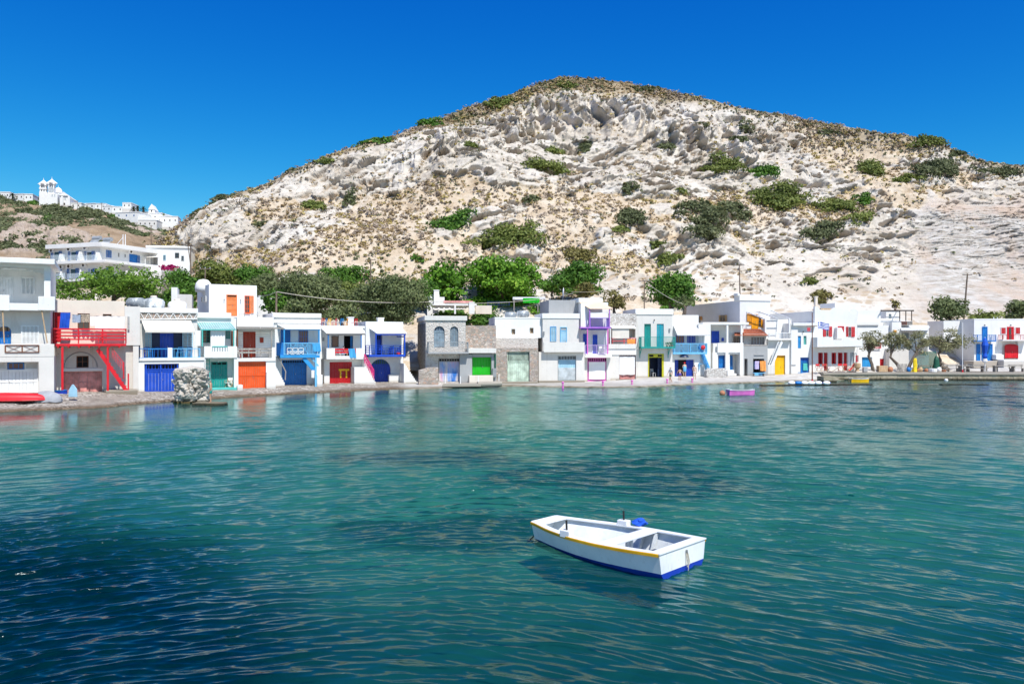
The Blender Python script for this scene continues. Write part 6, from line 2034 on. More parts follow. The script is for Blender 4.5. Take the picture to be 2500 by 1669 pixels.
# ------------------------------------------------------------------ roof tanks
TK = [(Z2, 5, 210, 295, 405, 'flaking grey tank at the left of the three roof tanks', 'x'), (Z2, 226, 450, 298, 412, 'flaking grey tank in the middle of the three roof tanks', 'z'), (Z2, 498, 692, 332, 418, 'clean white tank at the right of the three roof tanks', 'z'),
      (Z4, 1520, 1690, 370, 475, 'mottled tank left of its twin on the plain white house', 'x'), (Z4, 1690, 1885, 350, 445, 'mottled tank right of its twin on the plain white house', 'x')]
for zm, x0, x1, y0, y1, lb, ax in TK:
    u0, u1, v0, v1 = zm[0] + x0 / zm[2], zm[0] + x1 / zm[2], zm[1] + y0 / zm[2], zm[1] + y1 / zm[2]
    Y = float(Yf((u0 + u1) / 2)) + 5.5
    p = at((u0 + u1) / 2, v1, Y)
    w, hgt = (u1 - u0) / F * Y, (v1 - v0) / F * Y
    r = tag(empty('roof_tank', p), lb, 'water tank', 'water tanks on the roofs')
    mt = M['tank'] if 'clean' not in lb else M['plasticw']
    if ax == 'z':
        MB().lathe((0, 0, 0), [(w * .42, -.6), (w * .5, hgt * .2), (w * .5, hgt * .6), (w * .42, hgt * .85), (w * .15, hgt), (.02, hgt)], 18).build('drum', mt, r, smooth=True)
        MB().lathe((0, 0, hgt * .97), [(.28, 0), (.28, .16), (.2, .2)], 12).build('lid', M['cream'], r)
    else:
        MB().lathe((0, .6, hgt * .48), [(.02, -w * .5), (hgt * .3, -w * .48), (hgt * .5, -w * .38), (hgt * .52, 0), (hgt * .5, w * .38), (hgt * .3, w * .48), (.02, w * .5)], 16, 'x').build('drum', mt, r, smooth=True)
        for s_ in (-.25, .25): MB().box(s_ * w - .06, s_ * w + .06, .2, 1.0, -.9, .2).build('cradle', M['grey'], r)
# satellite dish on the pink-balcony house
p = at(1340 + 205 / 6.03, 722, 96)
r = tag(empty('satellite_dish', p), 'white satellite dish on the grey upper house roof', 'dish')
MB().tube([(0, 0, -1.5), (0, 0, .2)], .04).build('mast', M['steel'], r)
MB().lathe((0, 0, .4), [(.62, .10), (.4, .0), (.02, -.06)], 14, 'x').build('reflector', M['plasticw'], r, smooth=True)
MB().bar((0, -.2, .1), (.55, 0, .42), .03).build('feed_arm', M['steel'], r)
# ------------------------------------------------------------------ vegetation
M['leaf_olive'] = m_leaf('olive_leaves', (0.075, 0.105, 0.036), (0.180, 0.215, 0.085), (0.29, 0.32, 0.16))
M['leaf_green'] = m_leaf('green_leaves', (0.035, 0.095, 0.012), (0.105, 0.230, 0.028), (0.21, 0.35, 0.05))
M['leaf_fig'] = m_leaf('fig_leaves', (0.045, 0.125, 0.010), (0.140, 0.310, 0.022), (0.33, 0.48, 0.06))
M['leaf_acacia'] = m_leaf('feathery_leaves', (0.050, 0.120, 0.012), (0.170, 0.300, 0.032), (0.33, 0.44, 0.07))
M['leaf_scrub'] = m_leaf('lentisk_leaves', (0.075, 0.11, 0.022), (0.195, 0.235, 0.052), (0.31, 0.33, 0.10))
M['leaf_dark'] = m_leaf('dark_shrub_leaves', (0.062, 0.080, 0.034), (0.150, 0.172, 0.074), (0.24, 0.255, 0.13))
M['leaf_yellow'] = m_leaf('yellowing_leaves', (0.10, 0.095, 0.025), (0.22, 0.195, 0.06), (0.32, 0.28, 0.10))
M['leaf_grey'] = m_leaf('tamarisk_sprays', (0.14, 0.145, 0.070), (0.32, 0.31, 0.16), (0.48, 0.44, 0.26))
M['leaf_dry'] = m_leaf('dry_scrub_twigs', (0.26, 0.19, 0.10), (0.46, 0.345, 0.185), (0.60, 0.48, 0.28))
M['leaf_tan'] = m_leaf('withered_scrub', (0.22, 0.175, 0.13), (0.38, 0.31, 0.24), (0.52, 0.45, 0.36))
M['leaf_gold'] = m_leaf('golden_scrub', (0.27, 0.22, 0.07), (0.48, 0.39, 0.135), (0.60, 0.51, 0.22))
M['leaf_pink'] = m_leaf('bougainvillea', (0.32, 0.015, 0.10), (0.60, 0.04, 0.22), (0.72, 0.15, 0.36))
M['leaf_palm'] = m_leaf('palm_fronds', (0.025, 0.045, 0.015), (0.07, 0.10, 0.03))
M['bark'] = m_wood('bark', (0.07, 0.055, 0.042), (0.20, 0.165, 0.13), 9.0, 0.95)
def leaf_mesh(name, P, N, size, aspect=1.6, seed=0, tone=None):
    r = np.random.default_rng(seed)
    n = len(P)
    N = N + r.normal(0, .55, (n, 3))
    N /= np.linalg.norm(N, axis=1, keepdims=True) + 1e-9
    a = np.cross(N, r.normal(0, 1, (n, 3)))
    a /= np.linalg.norm(a, axis=1, keepdims=True) + 1e-9
    b = np.cross(N, a)
    s = (size * r.uniform(.6, 1.35, n))[:, None]
    a, b = a * s * .5 * aspect, b * s * .5
    V = np.stack([P - a, P - b * .9 + a * .1, P + a, P + b * .9 + a * .1], 1).reshape(-1, 3)
    Fq = np.arange(4 * n).reshape(n, 4)
    t = r.beta(1.6, 2.2, n) if tone is None else np.clip(tone + r.normal(0, .16, n), 0, 1)
    return np_mesh(name, V, Fq, False, {'tone': ('FACE', t)})
def blob_leaves(B, dens, r, shell=.62, up=.25):
    """points and outward directions in a set of ellipsoids B = (cx, cy, cz, rx, ry, rz)"""
    P, N, T = [], [], []
    for (cx, cy, cz, rx, ry, rz) in B:
        k = max(6, int(dens * (rx * ry + rx * rz + ry * rz) * 4.2))
        d = r.normal(0, 1, (k, 3))
        d /= np.linalg.norm(d, axis=1, keepdims=True)
        d[:, 2] = np.where(d[:, 2] < -.55, -d[:, 2] * .5, d[:, 2])
        rad = shell + (1.08 - shell) * r.random(k) ** .6
        P.append(np.array([cx, cy, cz]) + d * rad[:, None] * np.array([rx, ry, rz]))
        N.append(d + np.array([0, 0, up]))
        T.append(np.full(k, r.normal(.42, .13)))
    return np.concatenate(P), np.concatenate(N), np.concatenate(T)
def hill_surf(u, v):
    """point of the finished hillside under photo pixel (u, v)"""
    H = HILL
    c = int(np.clip(np.searchsorted(H['us'], u), 0, len(H['us']) - 1))
    V = H['V'][:, c]
    i = int(np.argmin(np.abs(V - v)))
    return Vector(H['P'][i, c])
def ridge_surf(u, v):
    return ridge_pt(u, v, 0.3)
def shrub(name, label, u, v, w, h, mat, surf=hill_surf, leaf=.34, dens=5.0, group=None, seed=0, rblob=1.0, cat='shrub', flat=.68):
    r = np.random.default_rng(seed + int(u * 7 + v * 13))
    c = surf(u, v + h * .25)
    Y = c.y
    m = Y / F                                  # metres per photo pixel here
    rb = rblob * min(w, h * 1.6) * m * .24
    rb = float(np.clip(rb, .22, 2.6))
    n = int(np.clip((w * m) * (h * m) / (rb * rb) * 2.0, 5, 110))
    B = []
    for k in range(n):
        t, q = r.uniform(0, 6.283), math.sqrt(r.random())
        q *= .82 + .24 * math.sin(2 * t + seed + u) + .20 * math.sin(5 * t + v)
        uu, vv = u + math.cos(t) * q * w * .5, v + math.sin(t) * q * h * .5
        p = surf(uu, vv)
        s_ = rb * r.uniform(.7, 1.25)
        B.append((p.x, p.y - s_ * .1, p.z + s_ * .30, s_ * 1.15, s_ * 1.1, s_ * flat))
    P, N, T = blob_leaves(B, dens / (leaf * leaf) * .11, r)
    o = empty(name, c)
    tag(o, label, cat, group)
    P = P - np.array(c)
    link('foliage', leaf_mesh(name, P, N, leaf, 1.5, seed, T), M[mat], o)
    sm = MB()
    for k in range(1):
        b = B[k]
        sm.tube([(b[0] - c.x, b[1] - c.y, b[2] - c.z - b[5] - .3), (b[0] - c.x + .1, b[1] - c.y, b[2] - c.z)], [.07, .03], 5)
    sm.build('stem', M['bark'], o)
    return o
def tree(name, label, base, crown, mat, leaf=.30, dens=4.6, nb=34, seed=1, cat='tree', group=None, trunk=.22, shell=.5, depth=.8, rsub=.50, gaps=0.0, forks=5, lean=None):
    """base: point where the trunk stands; crown = (u0, v0, u1, v1, Y) its photo-pixel extent at depth Y"""
    r = np.random.default_rng(seed)
    u0, v0, u1, v1, Y = crown
    c = at((u0 + u1) / 2, (v0 + v1) / 2, Y)
    rx, rz = (u1 - u0) / 2 / F * Y, (v1 - v0) / 2 / F * Y
    ry = rx * depth
    B = []
    for k in range(nb):
        d = r.normal(0, 1, 3); d /= np.linalg.norm(d)
        q = r.uniform(.30, .88)
        s_ = rsub * r.uniform(.65, 1.2) * min(rx, rz * 1.4)
        B.append((c.x + d[0] * q * rx, c.y + d[1] * q * ry, c.z + d[2] * q * rz, s_ * 1.15, s_ * 1.1, s_ * .8))
    P, N, T = blob_leaves(B, dens / (leaf * leaf) * .11, r, shell)
    if gaps:
        n = fbm(P[:, 0] / .9, P[:, 1] / .9, P[:, 2] / .8, 2, seed)
        k = n > gaps - .5
        P, N, T = P[k], N[k], T[k]
    o = empty(name, base)
    tag(o, label, cat, group)
    b = np.array(base)
    link('crown', leaf_mesh(name, P - b, N, leaf, 1.7, seed, T), M[mat], o)
    tm = MB()
    top = Vector((c.x, c.y, c.z - rz * .35)) - Vector(base)
    mid = top * .5 + Vector((r.normal(0, .25), r.normal(0, .2), 0)) if lean is None else Vector(lean)
    tm.tube([(0, 0, -.5), tuple(mid * .5 + Vector((.05, 0, 0))), tuple(mid), tuple(top)], [trunk * 1.2, trunk, trunk * .8, trunk * .5], 8)
    for k in range(forks):
        q = B[int(r.integers(len(B)))]
        e = Vector(q[:3]) - Vector(base)
        st = mid.lerp(top, r.uniform(0, .8))
        tm.tube([tuple(st), tuple(st.lerp(e, .5) + Vector((0, 0, .15))), tuple(e)], [trunk * .5, trunk * .32, trunk * .12], 6)
    tm.build('trunk', M['bark'], o)
    return o
k9 = 1 / .9396
BUSHES = [(1271, 343, 55, 25, 'leaf_scrub', 'round green bush high on the hill, above the heart-shaped one'), (1257, 401, 85, 45, 'leaf_scrub', 'heart-shaped green bush high on the middle of the hill'),
      (1078, 366, 28, 26, 'leaf_scrub', 'small green bush left of the heart-shaped bush'), (798, 438, 36, 26, 'leaf_dark', 'dark round bush on the left shoulder of the hill'),
      (712, 459, 58, 26, 'leaf_scrub', 'slanting green bush low on the left shoulder of the hill'), (1037, 519, 84, 40, 'leaf_green', 'bright green bush above the eroded hollows'),
      (1440, 464, 52, 20, 'leaf_dark', 'small dark bush under the pale banded rock'), (1555, 467, 30, 13, 'leaf_scrub', 'tiny green bush right of the pale banded rock'),
      (1653, 371, 86, 40, 'leaf_scrub', 'yellowish green bush in the pale gully right of the summit'), (1752, 387, 58, 28, 'leaf_green', 'vivid green bush right of the pale gully'),
      (1785, 450, 140, 52, 'leaf_scrub', 'largest green thicket on the right half of the hill'), (1920, 458, 110, 32, 'leaf_scrub', 'long green thicket right of the largest thicket'),
      (1984, 449, 42, 22, 'leaf_green', 'small bush touching the right end of the long thicket'), (2000, 384, 62, 40, 'leaf_scrub', 'green bush beside the striped outcrop on the right'),
      (1968, 495, 62, 34, 'leaf_scrub', 'green bush below the long thicket on the right'), (2150, 388, 100, 52, 'leaf_dark', 'big dark bush near the right end of the crest'),
      (2083, 412, 64, 22, 'leaf_scrub', 'low green bush left below the big dark bush'), (1435, 527, 84, 38, 'leaf_dark', 'dark green bush mid slope above a small pale green one'),
      (1414, 556, 46, 16, 'leaf_scrub', 'small pale green bush mid slope under a dark one'), (1682, 490, 74, 36, 'leaf_dark', 'olive dome bush joined to the drooping dark thicket'),
      (1590, 505, 120, 36, 'leaf_dark', 'grey green upper arm of the drooping dark thicket'), (1612, 545, 84, 66, 'leaf_dark', 'drooping dark thicket in the middle right of the slope'),
      (1888, 530, 66, 46, 'leaf_dark', 'olive brown bush right of the drooping thicket'), (1160, 565, 175, 48, 'leaf_scrub', 'wide olive thicket just above the big fig tree'),
      (1500, 578, 40, 20, 'leaf_scrub', 'top of the green strip running down to the dark shrub'), (1530, 606, 52, 30, 'leaf_scrub', 'lower green strip running down to the dark shrub'),
      (1855, 651, 28, 22, 'leaf_scrub', 'small bush under the pale overhang at right'), (1878, 687, 38, 30, 'leaf_yellow', 'yellowish bush behind the pale chimney at right'),
      (2130, 324, 78, 24, 'leaf_scrub', 'green cap of scrub on the crest at right'), (2196, 348, 52, 12, 'leaf_dark', 'dark scrub on the crest just right of the green cap'),
      (858, 322, 80, 16, 'leaf_green', 'dark scrub line on the left crest'), (985, 281, 76, 20, 'leaf_green', 'green scrub patch on the left crest below the summit'),
      (1142, 236, 58, 20, 'leaf_scrub', 'green scrub patch close left of the summit'), (2290, 391, 110, 20, 'leaf_dark', 'dark scrub line above the pale cut cliff'),
      (1342, 326, 28, 32, 'leaf_dark', 'grey green bush at the foot of the upper cliff'), (1528, 335, 38, 30, 'leaf_dark', 'grey green bush right of the upper cliff foot'),
      (1692, 316, 46, 16, 'leaf_dark', 'dark bush in the gully near the overhanging crag'), (1712, 290, 40, 22, 'leaf_dark', 'dark bush above the gully near the overhanging crag'),
      (1218, 481, 32, 22, 'leaf_dark', 'small dark bush on the bare middle of the hill'), (748, 371, 56, 14, 'leaf_scrub', 'olive scrub on the left crest'),
      (504, 452, 30, 24, 'leaf_dark', 'tall dark bush standing on the lower left crest'), (452, 484, 34, 12, 'leaf_dark', 'low dark bush at the foot of the left crest'),
      (596, 515, 46, 16, 'leaf_dark', 'grey bush on the left flank of the hill'), (958, 606, 26, 13, 'leaf_green', 'tiny green bush above the olives'),
      (1330, 600, 70, 34, 'leaf_yellow', 'yellow scrub clump right of the fig tree'), (1600, 289, 40, 12, 'leaf_dark', 'dark tuft on the right of the upper cliff'),
      (660, 384, 26, 12, 'leaf_dark', 'small dark bush on the left crest'), (1905, 300, 50, 10, 'leaf_dark', 'thin scrub on the crest left of the overhanging crag'), (1300, 195, 60, 12, 'leaf_scrub', 'green scrub just under the summit'), (1480, 204, 70, 10, 'leaf_dark', 'brown green scrub right of the summit')]
for i, (x, y, w, h_, mt, lb) in enumerate(BUSHES):
    shrub('shrub', lb, x * k9, y * k9, w * k9, h_ * k9, mt, hill_surf, .36, 5.0, 'green bushes on the hill', i)
# behind the houses
Pz = lambda z, x, y: (z[0] + x / z[2], z[1] + y / z[2])
def tr(label, u0, v0, u1, v1, Y, mat, **kw):
    b = at((u0 + u1) / 2, v1 + 8, Y)
    tree(kw.pop('name', 'tree'), label, b, (u0, v0, u1, v1, Y), mat, **kw)
tr('light green feathery tree behind the red balcony house', 122, 652, 432, 748, 73, 'leaf_acacia', leaf=.17, nb=70, seed=2, rsub=.40, shell=.30, dens=3.4, gaps=.12, name='acacia_tree')
tr('dark green tree left behind the orange-door cube', 404, 655, 500, 748, 100, 'leaf_green', leaf=.24, nb=26, seed=3)
tr('low bushy tree filling in left of the timber pole', 640, 700, 720, 775, 92, 'leaf_green', leaf=.25, nb=26, seed=71)
tr('green bush tree behind the two biggest olives', 800, 690, 905, 765, 103, 'leaf_scrub', leaf=.24, nb=30, seed=72)
tr('bright green tree filling in behind the white roof tanks', 396, 690, 460, 752, 88, 'leaf_green', leaf=.25, nb=22, seed=73)
tr('green tree against the slope behind the small white chimney house', 985, 690, 1075, 752, 106, 'leaf_green', leaf=.24, nb=26, seed=74)
tr('dense olive green bush tree behind the white wall with the pole', 560, 690, 650, 742, 108, 'leaf_scrub', leaf=.24, nb=28, seed=75)
tr('dull green tree at the pole left of the cube', 470, 640, 575, 720, 112, 'leaf_scrub', leaf=.24, nb=26, seed=4)
tr('bright green tree behind the orange-door cube', 560, 645, 690, 715, 114, 'leaf_green', leaf=.24, nb=30, seed=5)
tr('olive tree between the cube and the timber pole', 600, 672, 700, 755, 102, 'leaf_olive', leaf=.19, nb=28, seed=6, name='olive_tree', group='olive trees behind the houses')
tr('big olive tree right of the timber pole', 692, 662, 832, 778, 94, 'leaf_olive', leaf=.19, nb=40, seed=7, name='olive_tree', group='olive trees behind the houses')
tr('bright green tree at the top of the olives', 775, 650, 902, 708, 114, 'leaf_green', leaf=.24, nb=30, seed=8)
tr('largest olive tree, left of the stone house', 858, 676, 1050, 785, 91.5, 'leaf_olive', leaf=.19, nb=46, seed=9, name='olive_tree', group='olive trees behind the houses')
tr('small round olive behind the red gate house', 792, 742, 880, 790, 88, 'leaf_olive', leaf=.22, nb=22, seed=10, name='olive_tree', group='olive trees behind the houses')
tr('pale olive behind the sky blue house roof', 690, 738, 760, 785, 84, 'leaf_olive', leaf=.22, nb=20, seed=12, name='olive_tree', group='olive trees behind the houses')
tr('big bright green fig tree in the middle', 1122, 620, 1326, 746, 111, 'leaf_fig', leaf=.30, nb=80, seed=13, rsub=.32, shell=.4, name='fig_tree')
tr('smaller fig tree on the left of the big one', 1034, 648, 1135, 735, 109, 'leaf_fig', leaf=.38, nb=34, seed=14, name='fig_tree', gaps=.2)
tr('dark green shrub tree right of the big fig', 1312, 672, 1388, 724, 110, 'leaf_green', leaf=.24, nb=20, seed=15)
tr('green leaning shrub tree on the slope right of the fig', 1362, 640, 1462, 710, 112, 'leaf_green', leaf=.30, nb=34, seed=16)
tr('yellowish bush above the pink-balcony house', 1470, 704, 1528, 764, 101, 'leaf_yellow', leaf=.28, nb=18, seed=17, name='shrub', cat='shrub')
tr('olive yellow bush right of the green leaning shrub', 1405, 690, 1458, 730, 104, 'leaf_yellow', leaf=.28, nb=16, seed=18, name='shrub', cat='shrub')
tr('large dark green shrub left of the crenellated house', 1584, 656, 1698, 756, 108, 'leaf_green', leaf=.30, nb=34, seed=19, name='shrub', cat='shrub')
tr('pale bush under the large dark green shrub', 1640, 722, 1700, 752, 103, 'leaf_olive', leaf=.26, nb=14, seed=20, name='shrub', cat='shrub')
for (u, v, w, h_, mt, lb) in ((1232, 740, 180, 36, 'leaf_fig', 'low green growth under the big fig tree'), (1082, 740, 105, 32, 'leaf_fig', 'low green growth under the smaller fig'), (1412, 712, 96, 24, 'leaf_green', 'green brush under the leaning shrub tree'), (1642, 744, 96, 30, 'leaf_green', 'green skirt at the foot of the large dark shrub'),
                              (450, 742, 100, 30, 'leaf_green', 'green brush at the foot of the trees left of the cube house'), (760, 772, 150, 26, 'leaf_olive', 'grey green brush under the big olive by the timber pole'), (940, 782, 150, 24, 'leaf_olive', 'grey green brush under the largest olive'), (1095, 774, 90, 36, 'leaf_green', 'green hedge under the white terrace, left part'), (1175, 780, 76, 40, 'leaf_green', 'green hedge under the white terrace, right part'), (1306, 762, 36, 22, 'leaf_fig', 'young fig by the shade shelter'),
                              (1224, 738, 30, 24, 'leaf_yellow', 'dry yellow bush by the garden wall')):
    shrub('shrub', lb, u, v, w, h_, mt, hill_surf, .26, 5.0, 'bushes below the terrace', 40)
shrub('bougainvillea', 'magenta bougainvillea in bloom by the left poles', 413, 655, 36, 14, 'leaf_pink', lambda u, v: at(u, v, 116), .26, 5.0, None, 3)
for (u, v, w, h_, mt, lb) in ((2186, 742, 66, 60, 'leaf_grey', 'bushy grey green tree just left of the tall dark pole'), (2262, 768, 110, 24, 'leaf_scrub', 'low green bushes right of the tall dark pole'), (2330, 760, 60, 40, 'leaf_olive', 'dark bush at the right edge behind the end house')):
    u = (u if u > 2300 else u) ; 
tr('bushy grey green tree just left of the tall dark pole', 2278, 728, 2362, 790, 113, 'leaf_olive', leaf=.28, nb=26, seed=31)
tr('low green bush right of the tall dark pole', 2362, 756, 2455, 790, 114, 'leaf_scrub', leaf=.24, nb=22, seed=32, name='shrub', cat='shrub')
tr('dark round tree at the right edge behind the end house', 2452, 736, 2530, 785, 116, 'leaf_olive', leaf=.28, nb=22, seed=33)
tr('small yellow green bush behind the rooftop pergola', 2174, 732, 2199, 756, 116, 'leaf_yellow', leaf=.26, nb=12, seed=34, name='shrub', cat='shrub')
# tamarisks on the quay
def tam(label, base, crown, lean, seed, **kw):
    tree('tamarisk_tree', label, at(*base), crown, 'leaf_grey', leaf=.13, nb=kw.get('nb', 32), seed=seed, group='tamarisks on the quay', trunk=.20, shell=.25, dens=2.8, gaps=.22, rsub=.38, forks=9, lean=lean, depth=.9)
tam('bare grey tamarisk, leftmost on the quay', (2134, 906, 99.0), (2098, 792, 2158, 872, 99.5), (-.6, .2, 1.9), 51)
tam('tamarisk whose trunk leans left over a wooden pallet', (2205, 905, 99.0), (2146, 806, 2218, 862, 99.5), (-1.5, .2, 1.7), 52)
tam('tamarisk whose forked trunk leans right behind the yellow cloth', (2212, 905, 98.8), (2212, 800, 2275, 872, 99.3), (1.0, .2, 1.6), 53)
tam('spreading tamarisk before the end house flank', (2297, 893, 101.0), (2262, 800, 2368, 866, 101.3), (-.2, .2, 1.6), 54, nb=40)
# the far ridge
RB = [(0, 330, 130, 90), (60, 345, 120, 60), (180, 400, 140, 60), (60, 440, 150, 80), (290, 480, 220, 90), (410, 390, 130, 50), (640, 420, 210, 90), (690, 500, 200, 80), (860, 540, 190, 110), (560, 575, 110, 60), (560, 625, 70, 40), (700, 585, 100, 50), (880, 612, 120, 45),
      (820, 440, 60, 60), (1000, 510, 110, 60), (1100, 545, 120, 60), (1210, 580, 110, 60), (1060, 465, 180, 60), (1200, 470, 90, 60), (1140, 670, 200, 70), (1270, 690, 110, 60), (1400, 720, 130, 60), (1450, 640, 200, 70), (1520, 700, 170, 80), (1660, 710, 200, 70), (1740, 650, 150, 60), (1690, 765, 120, 40), (1620, 830, 130, 60),
      (100, 900, 150, 80), (190, 920, 130, 60), (270, 745, 70, 45), (690, 770, 100, 60), (390, 870, 90, 80), (510, 900, 120, 90), (700, 710, 40, 25), (350, 560, 60, 30), (1340, 540, 110, 40), (520, 340, 70, 60), (625, 345, 70, 50), (1930, 520, 40, 25), (1810, 620, 110, 50)]
RL = ['dark bush on the brown slope below the hilltop village']
for i, (x, y, w, h_) in enumerate(RB):
    u, v = Pz(ZA, x, y)
    shrub('shrub', 'dark grey green bush on the brown slope under the hilltop village', u, v, w / ZA[2] * 1.35, h_ / ZA[2] * 1.25, 'leaf_green' if i in (5, 9, 26, 36) else 'leaf_dark', ridge_surf, .8, 5.0, 'dark bushes on the far slope', i, 1.0)
for (x, y, hh, lb) in ((148, 335, 90, 'shaggy palm among the far left hilltop houses'), (1645, 455, 45, 'palm between the cube tower and the chapel, the left one'), (1712, 460, 40, 'palm between the cube tower and the chapel, the right one'), (1595, 450, 30, 'small palm right beside the hilltop cube tower')):
    u, v = Pz(ZA, x, y)
    p = at(u, v, ridge_Y(u, v) - 3)
    o = tag(empty('palm_tree', p), lb, 'palm', 'palms on the hilltop')
    H = hh / ZA[2] / F * p.y * .72
    MB().tube([(0, 0, -1), (0, 0, H)], [.35, .28], 7).build('trunk', M['bark'], o)
    m = MB()
    for k in range(22):
        t = k * 2.4; e = R(70 - 120 * (k / 22))
        for i in range(4):
            f = lambda s_: Vector((math.cos(t) * math.cos(e) * 2.3 * s_, math.sin(t) * math.cos(e) * 2.3 * s_, H + math.sin(e) * 2.2 * s_ - 1.1 * s_ * s_))
            a, b = f(i / 4), f((i + 1) / 4)
            sd = Vector((-math.sin(t), math.cos(t), 0)) * (.32 * (1 - .2 * i))
            m.quad(a - sd, b - sd * .7, b + sd * .7, a + sd)
    m.build('fronds', M['leaf_palm'], o)
# dry scrub: thousands of tufts nobody could count
def scrub(name, label, count, mat, seed, wsoil, wtop, size, leaf, nleaf, grid=HILL):
    r = np.random.default_rng(seed)
    P, N, rock, top, U, V = grid['P'], grid['N'], grid['rock'], grid['top'], grid['U'], grid['V']
    dens = fbm(P[..., 0] / 9, P[..., 1] / 9, P[..., 2] / 7, 3, seed + 400)
    W_ = (0.10 + wsoil * (1 - rock) ** 1.5 + wtop * np.clip(top, 0, 1)) * sstep(dens, -.55, .35) * (1 - .93 * grid['q']) * (U > 330) * (U < 2560) * (V < 735)
    area = (P[..., 1] / 150) ** 2
    Wf = (W_ * area).ravel()
    idx = r.choice(Wf.size, count, p=Wf / Wf.sum())
    c = P.reshape(-1, 3)[idx] + r.normal(0, .12, (count, 3))
    s = size * r.lognormal(0, .45, count)
    n = nleaf
    d = r.normal(0, 1, (count, n, 3)); d /= np.linalg.norm(d, axis=2, keepdims=True)
    d[..., 2] = np.abs(d[..., 2])
    pts = c[:, None] + d * s[:, None, None] * np.array([1.1, 1.1, .75]) * r.uniform(.5, 1.0, (count, n, 1))
    tone = np.clip(r.normal(.45, .2, (count, 1)) + r.normal(0, .1, (count, n)), 0, 1)
    me = leaf_mesh(name, pts.reshape(-1, 3), (d + np.array([0, -.1, .3])).reshape(-1, 3), leaf, 1.5, seed, tone.ravel())
    o = link(name, me, M[mat])
    tag(o, label, 'scrub', None, 'stuff')
scrub('dry_scrub', 'tawny dry tufts of scrub scattered over the hill', 3600, 'leaf_dry', 61, .8, .7, .36, .26, 14)
scrub('withered_scrub', 'greyish brown withered scrub scattered over the hill', 2600, 'leaf_tan', 62, .55, 1.2, .42, .28, 14)
scrub('golden_scrub', 'yellowish low scrub scattered over the hill', 1500, 'leaf_gold', 63, .8, .2, .42, .28, 15)
def ridge_scrub():
    r = np.random.default_rng(77)
    us, vs = r.uniform(-40, 420, 5200), r.uniform(0, 1, 5200)
    vv = Vr(us) + 3 + vs * (650 - Vr(us))
    k = (vnoise(us / 26, vv / 14, us * 0, 3) + .6 * vnoise(us / 9, vv / 6, us * 0, 4) + .55 - vs * .9) > .15
    pts = np.array([ridge_pt(u, v, .5) for u, v in zip(us[k], vv[k])])
    n = len(pts)
    d = r.normal(0, 1, (n, 12, 3)); d /= np.linalg.norm(d, axis=2, keepdims=True); d[..., 2] = np.abs(d[..., 2])
    s_ = r.lognormal(0, .4, n)[:, None, None] * .95
    q = pts[:, None] + d * s_ * np.array([1.2, 1.2, .8])
    tag(link('low_scrub', leaf_mesh('low_scrub', q.reshape(-1, 3), (d + np.array([0, -.2, .3])).reshape(-1, 3), .75, 1.5, 5), M['leaf_dark']), 'low grey green scrub over the far brown slope', 'scrub', None, 'stuff')
ridge_scrub()
scrub('dark_scrub', 'small dark tufts of scrub scattered over the hill', 2200, 'leaf_dark', 64, .30, 2.6, .30, .24, 14)
# ------------------------------------------------------------------ boats
def boat_paint():
    t = NT('boat_white_paint')
    c = t.mix(t.ramp(t.noise(1.3, detail=6), [(.35, 0.0), (.65, 1.0)]), (.66, .69, .70), (.78, .79, .78))
    st = t.noise(5, t.coord((2.5, 2.5, .5)), detail=7, rough=.7)
    c = t.mix(t.ramp(st, [(.56, 0.0), (.72, .45)]), c, (.42, .40, .35))
    c = t.mix(t.ramp(t.noise(11, detail=5), [(.70, 0.0), (.74, .85)]), c, (.28, .15, .07))
    sx = t.n('SeparateXYZ'); t.l(t.tc.outputs['Object'], sx.inputs[0])
    g = t.n('Math', operation='ADD'); t.l(sx.outputs[2], g.inputs[0]); t.l(t.mix(1.0, st, -.16, 'MULTIPLY'), g.inputs[1])
    c = t.mix(t.ramp(g.outputs[0], [(.0, .55), (.07, 0.0)]), c, (.40, .39, .27))
    t.col(c)
    t.bump(t.mix(.5, st, t.noise(30, detail=3)), .12, .006)
    return t.done(.42, .45)
M['boatwhite'] = boat_paint()
M['boatin'] = m_paint('boat_inside_paint', 'DDE2E4', 0.80, 0.5, 0.4)
M['boatblue'] = m_paint('boat_blue_bottom', '1040C0', 0.75, 0.45, 0.3)
M['boatyellow'] = m_paint('boat_yellow_rail', 'F0B400', 0.85, 0.45, 0.45)
def loft(m, A, Bq):
    """strip between two rows of points"""
    b, n = len(m.v), len(A)
    m.v += [tuple(p) for p in A] + [tuple(p) for p in Bq]
    for i in range(n - 1):
        m.f.append((b + i, b + i + 1, b + n + i + 1, b + n + i))
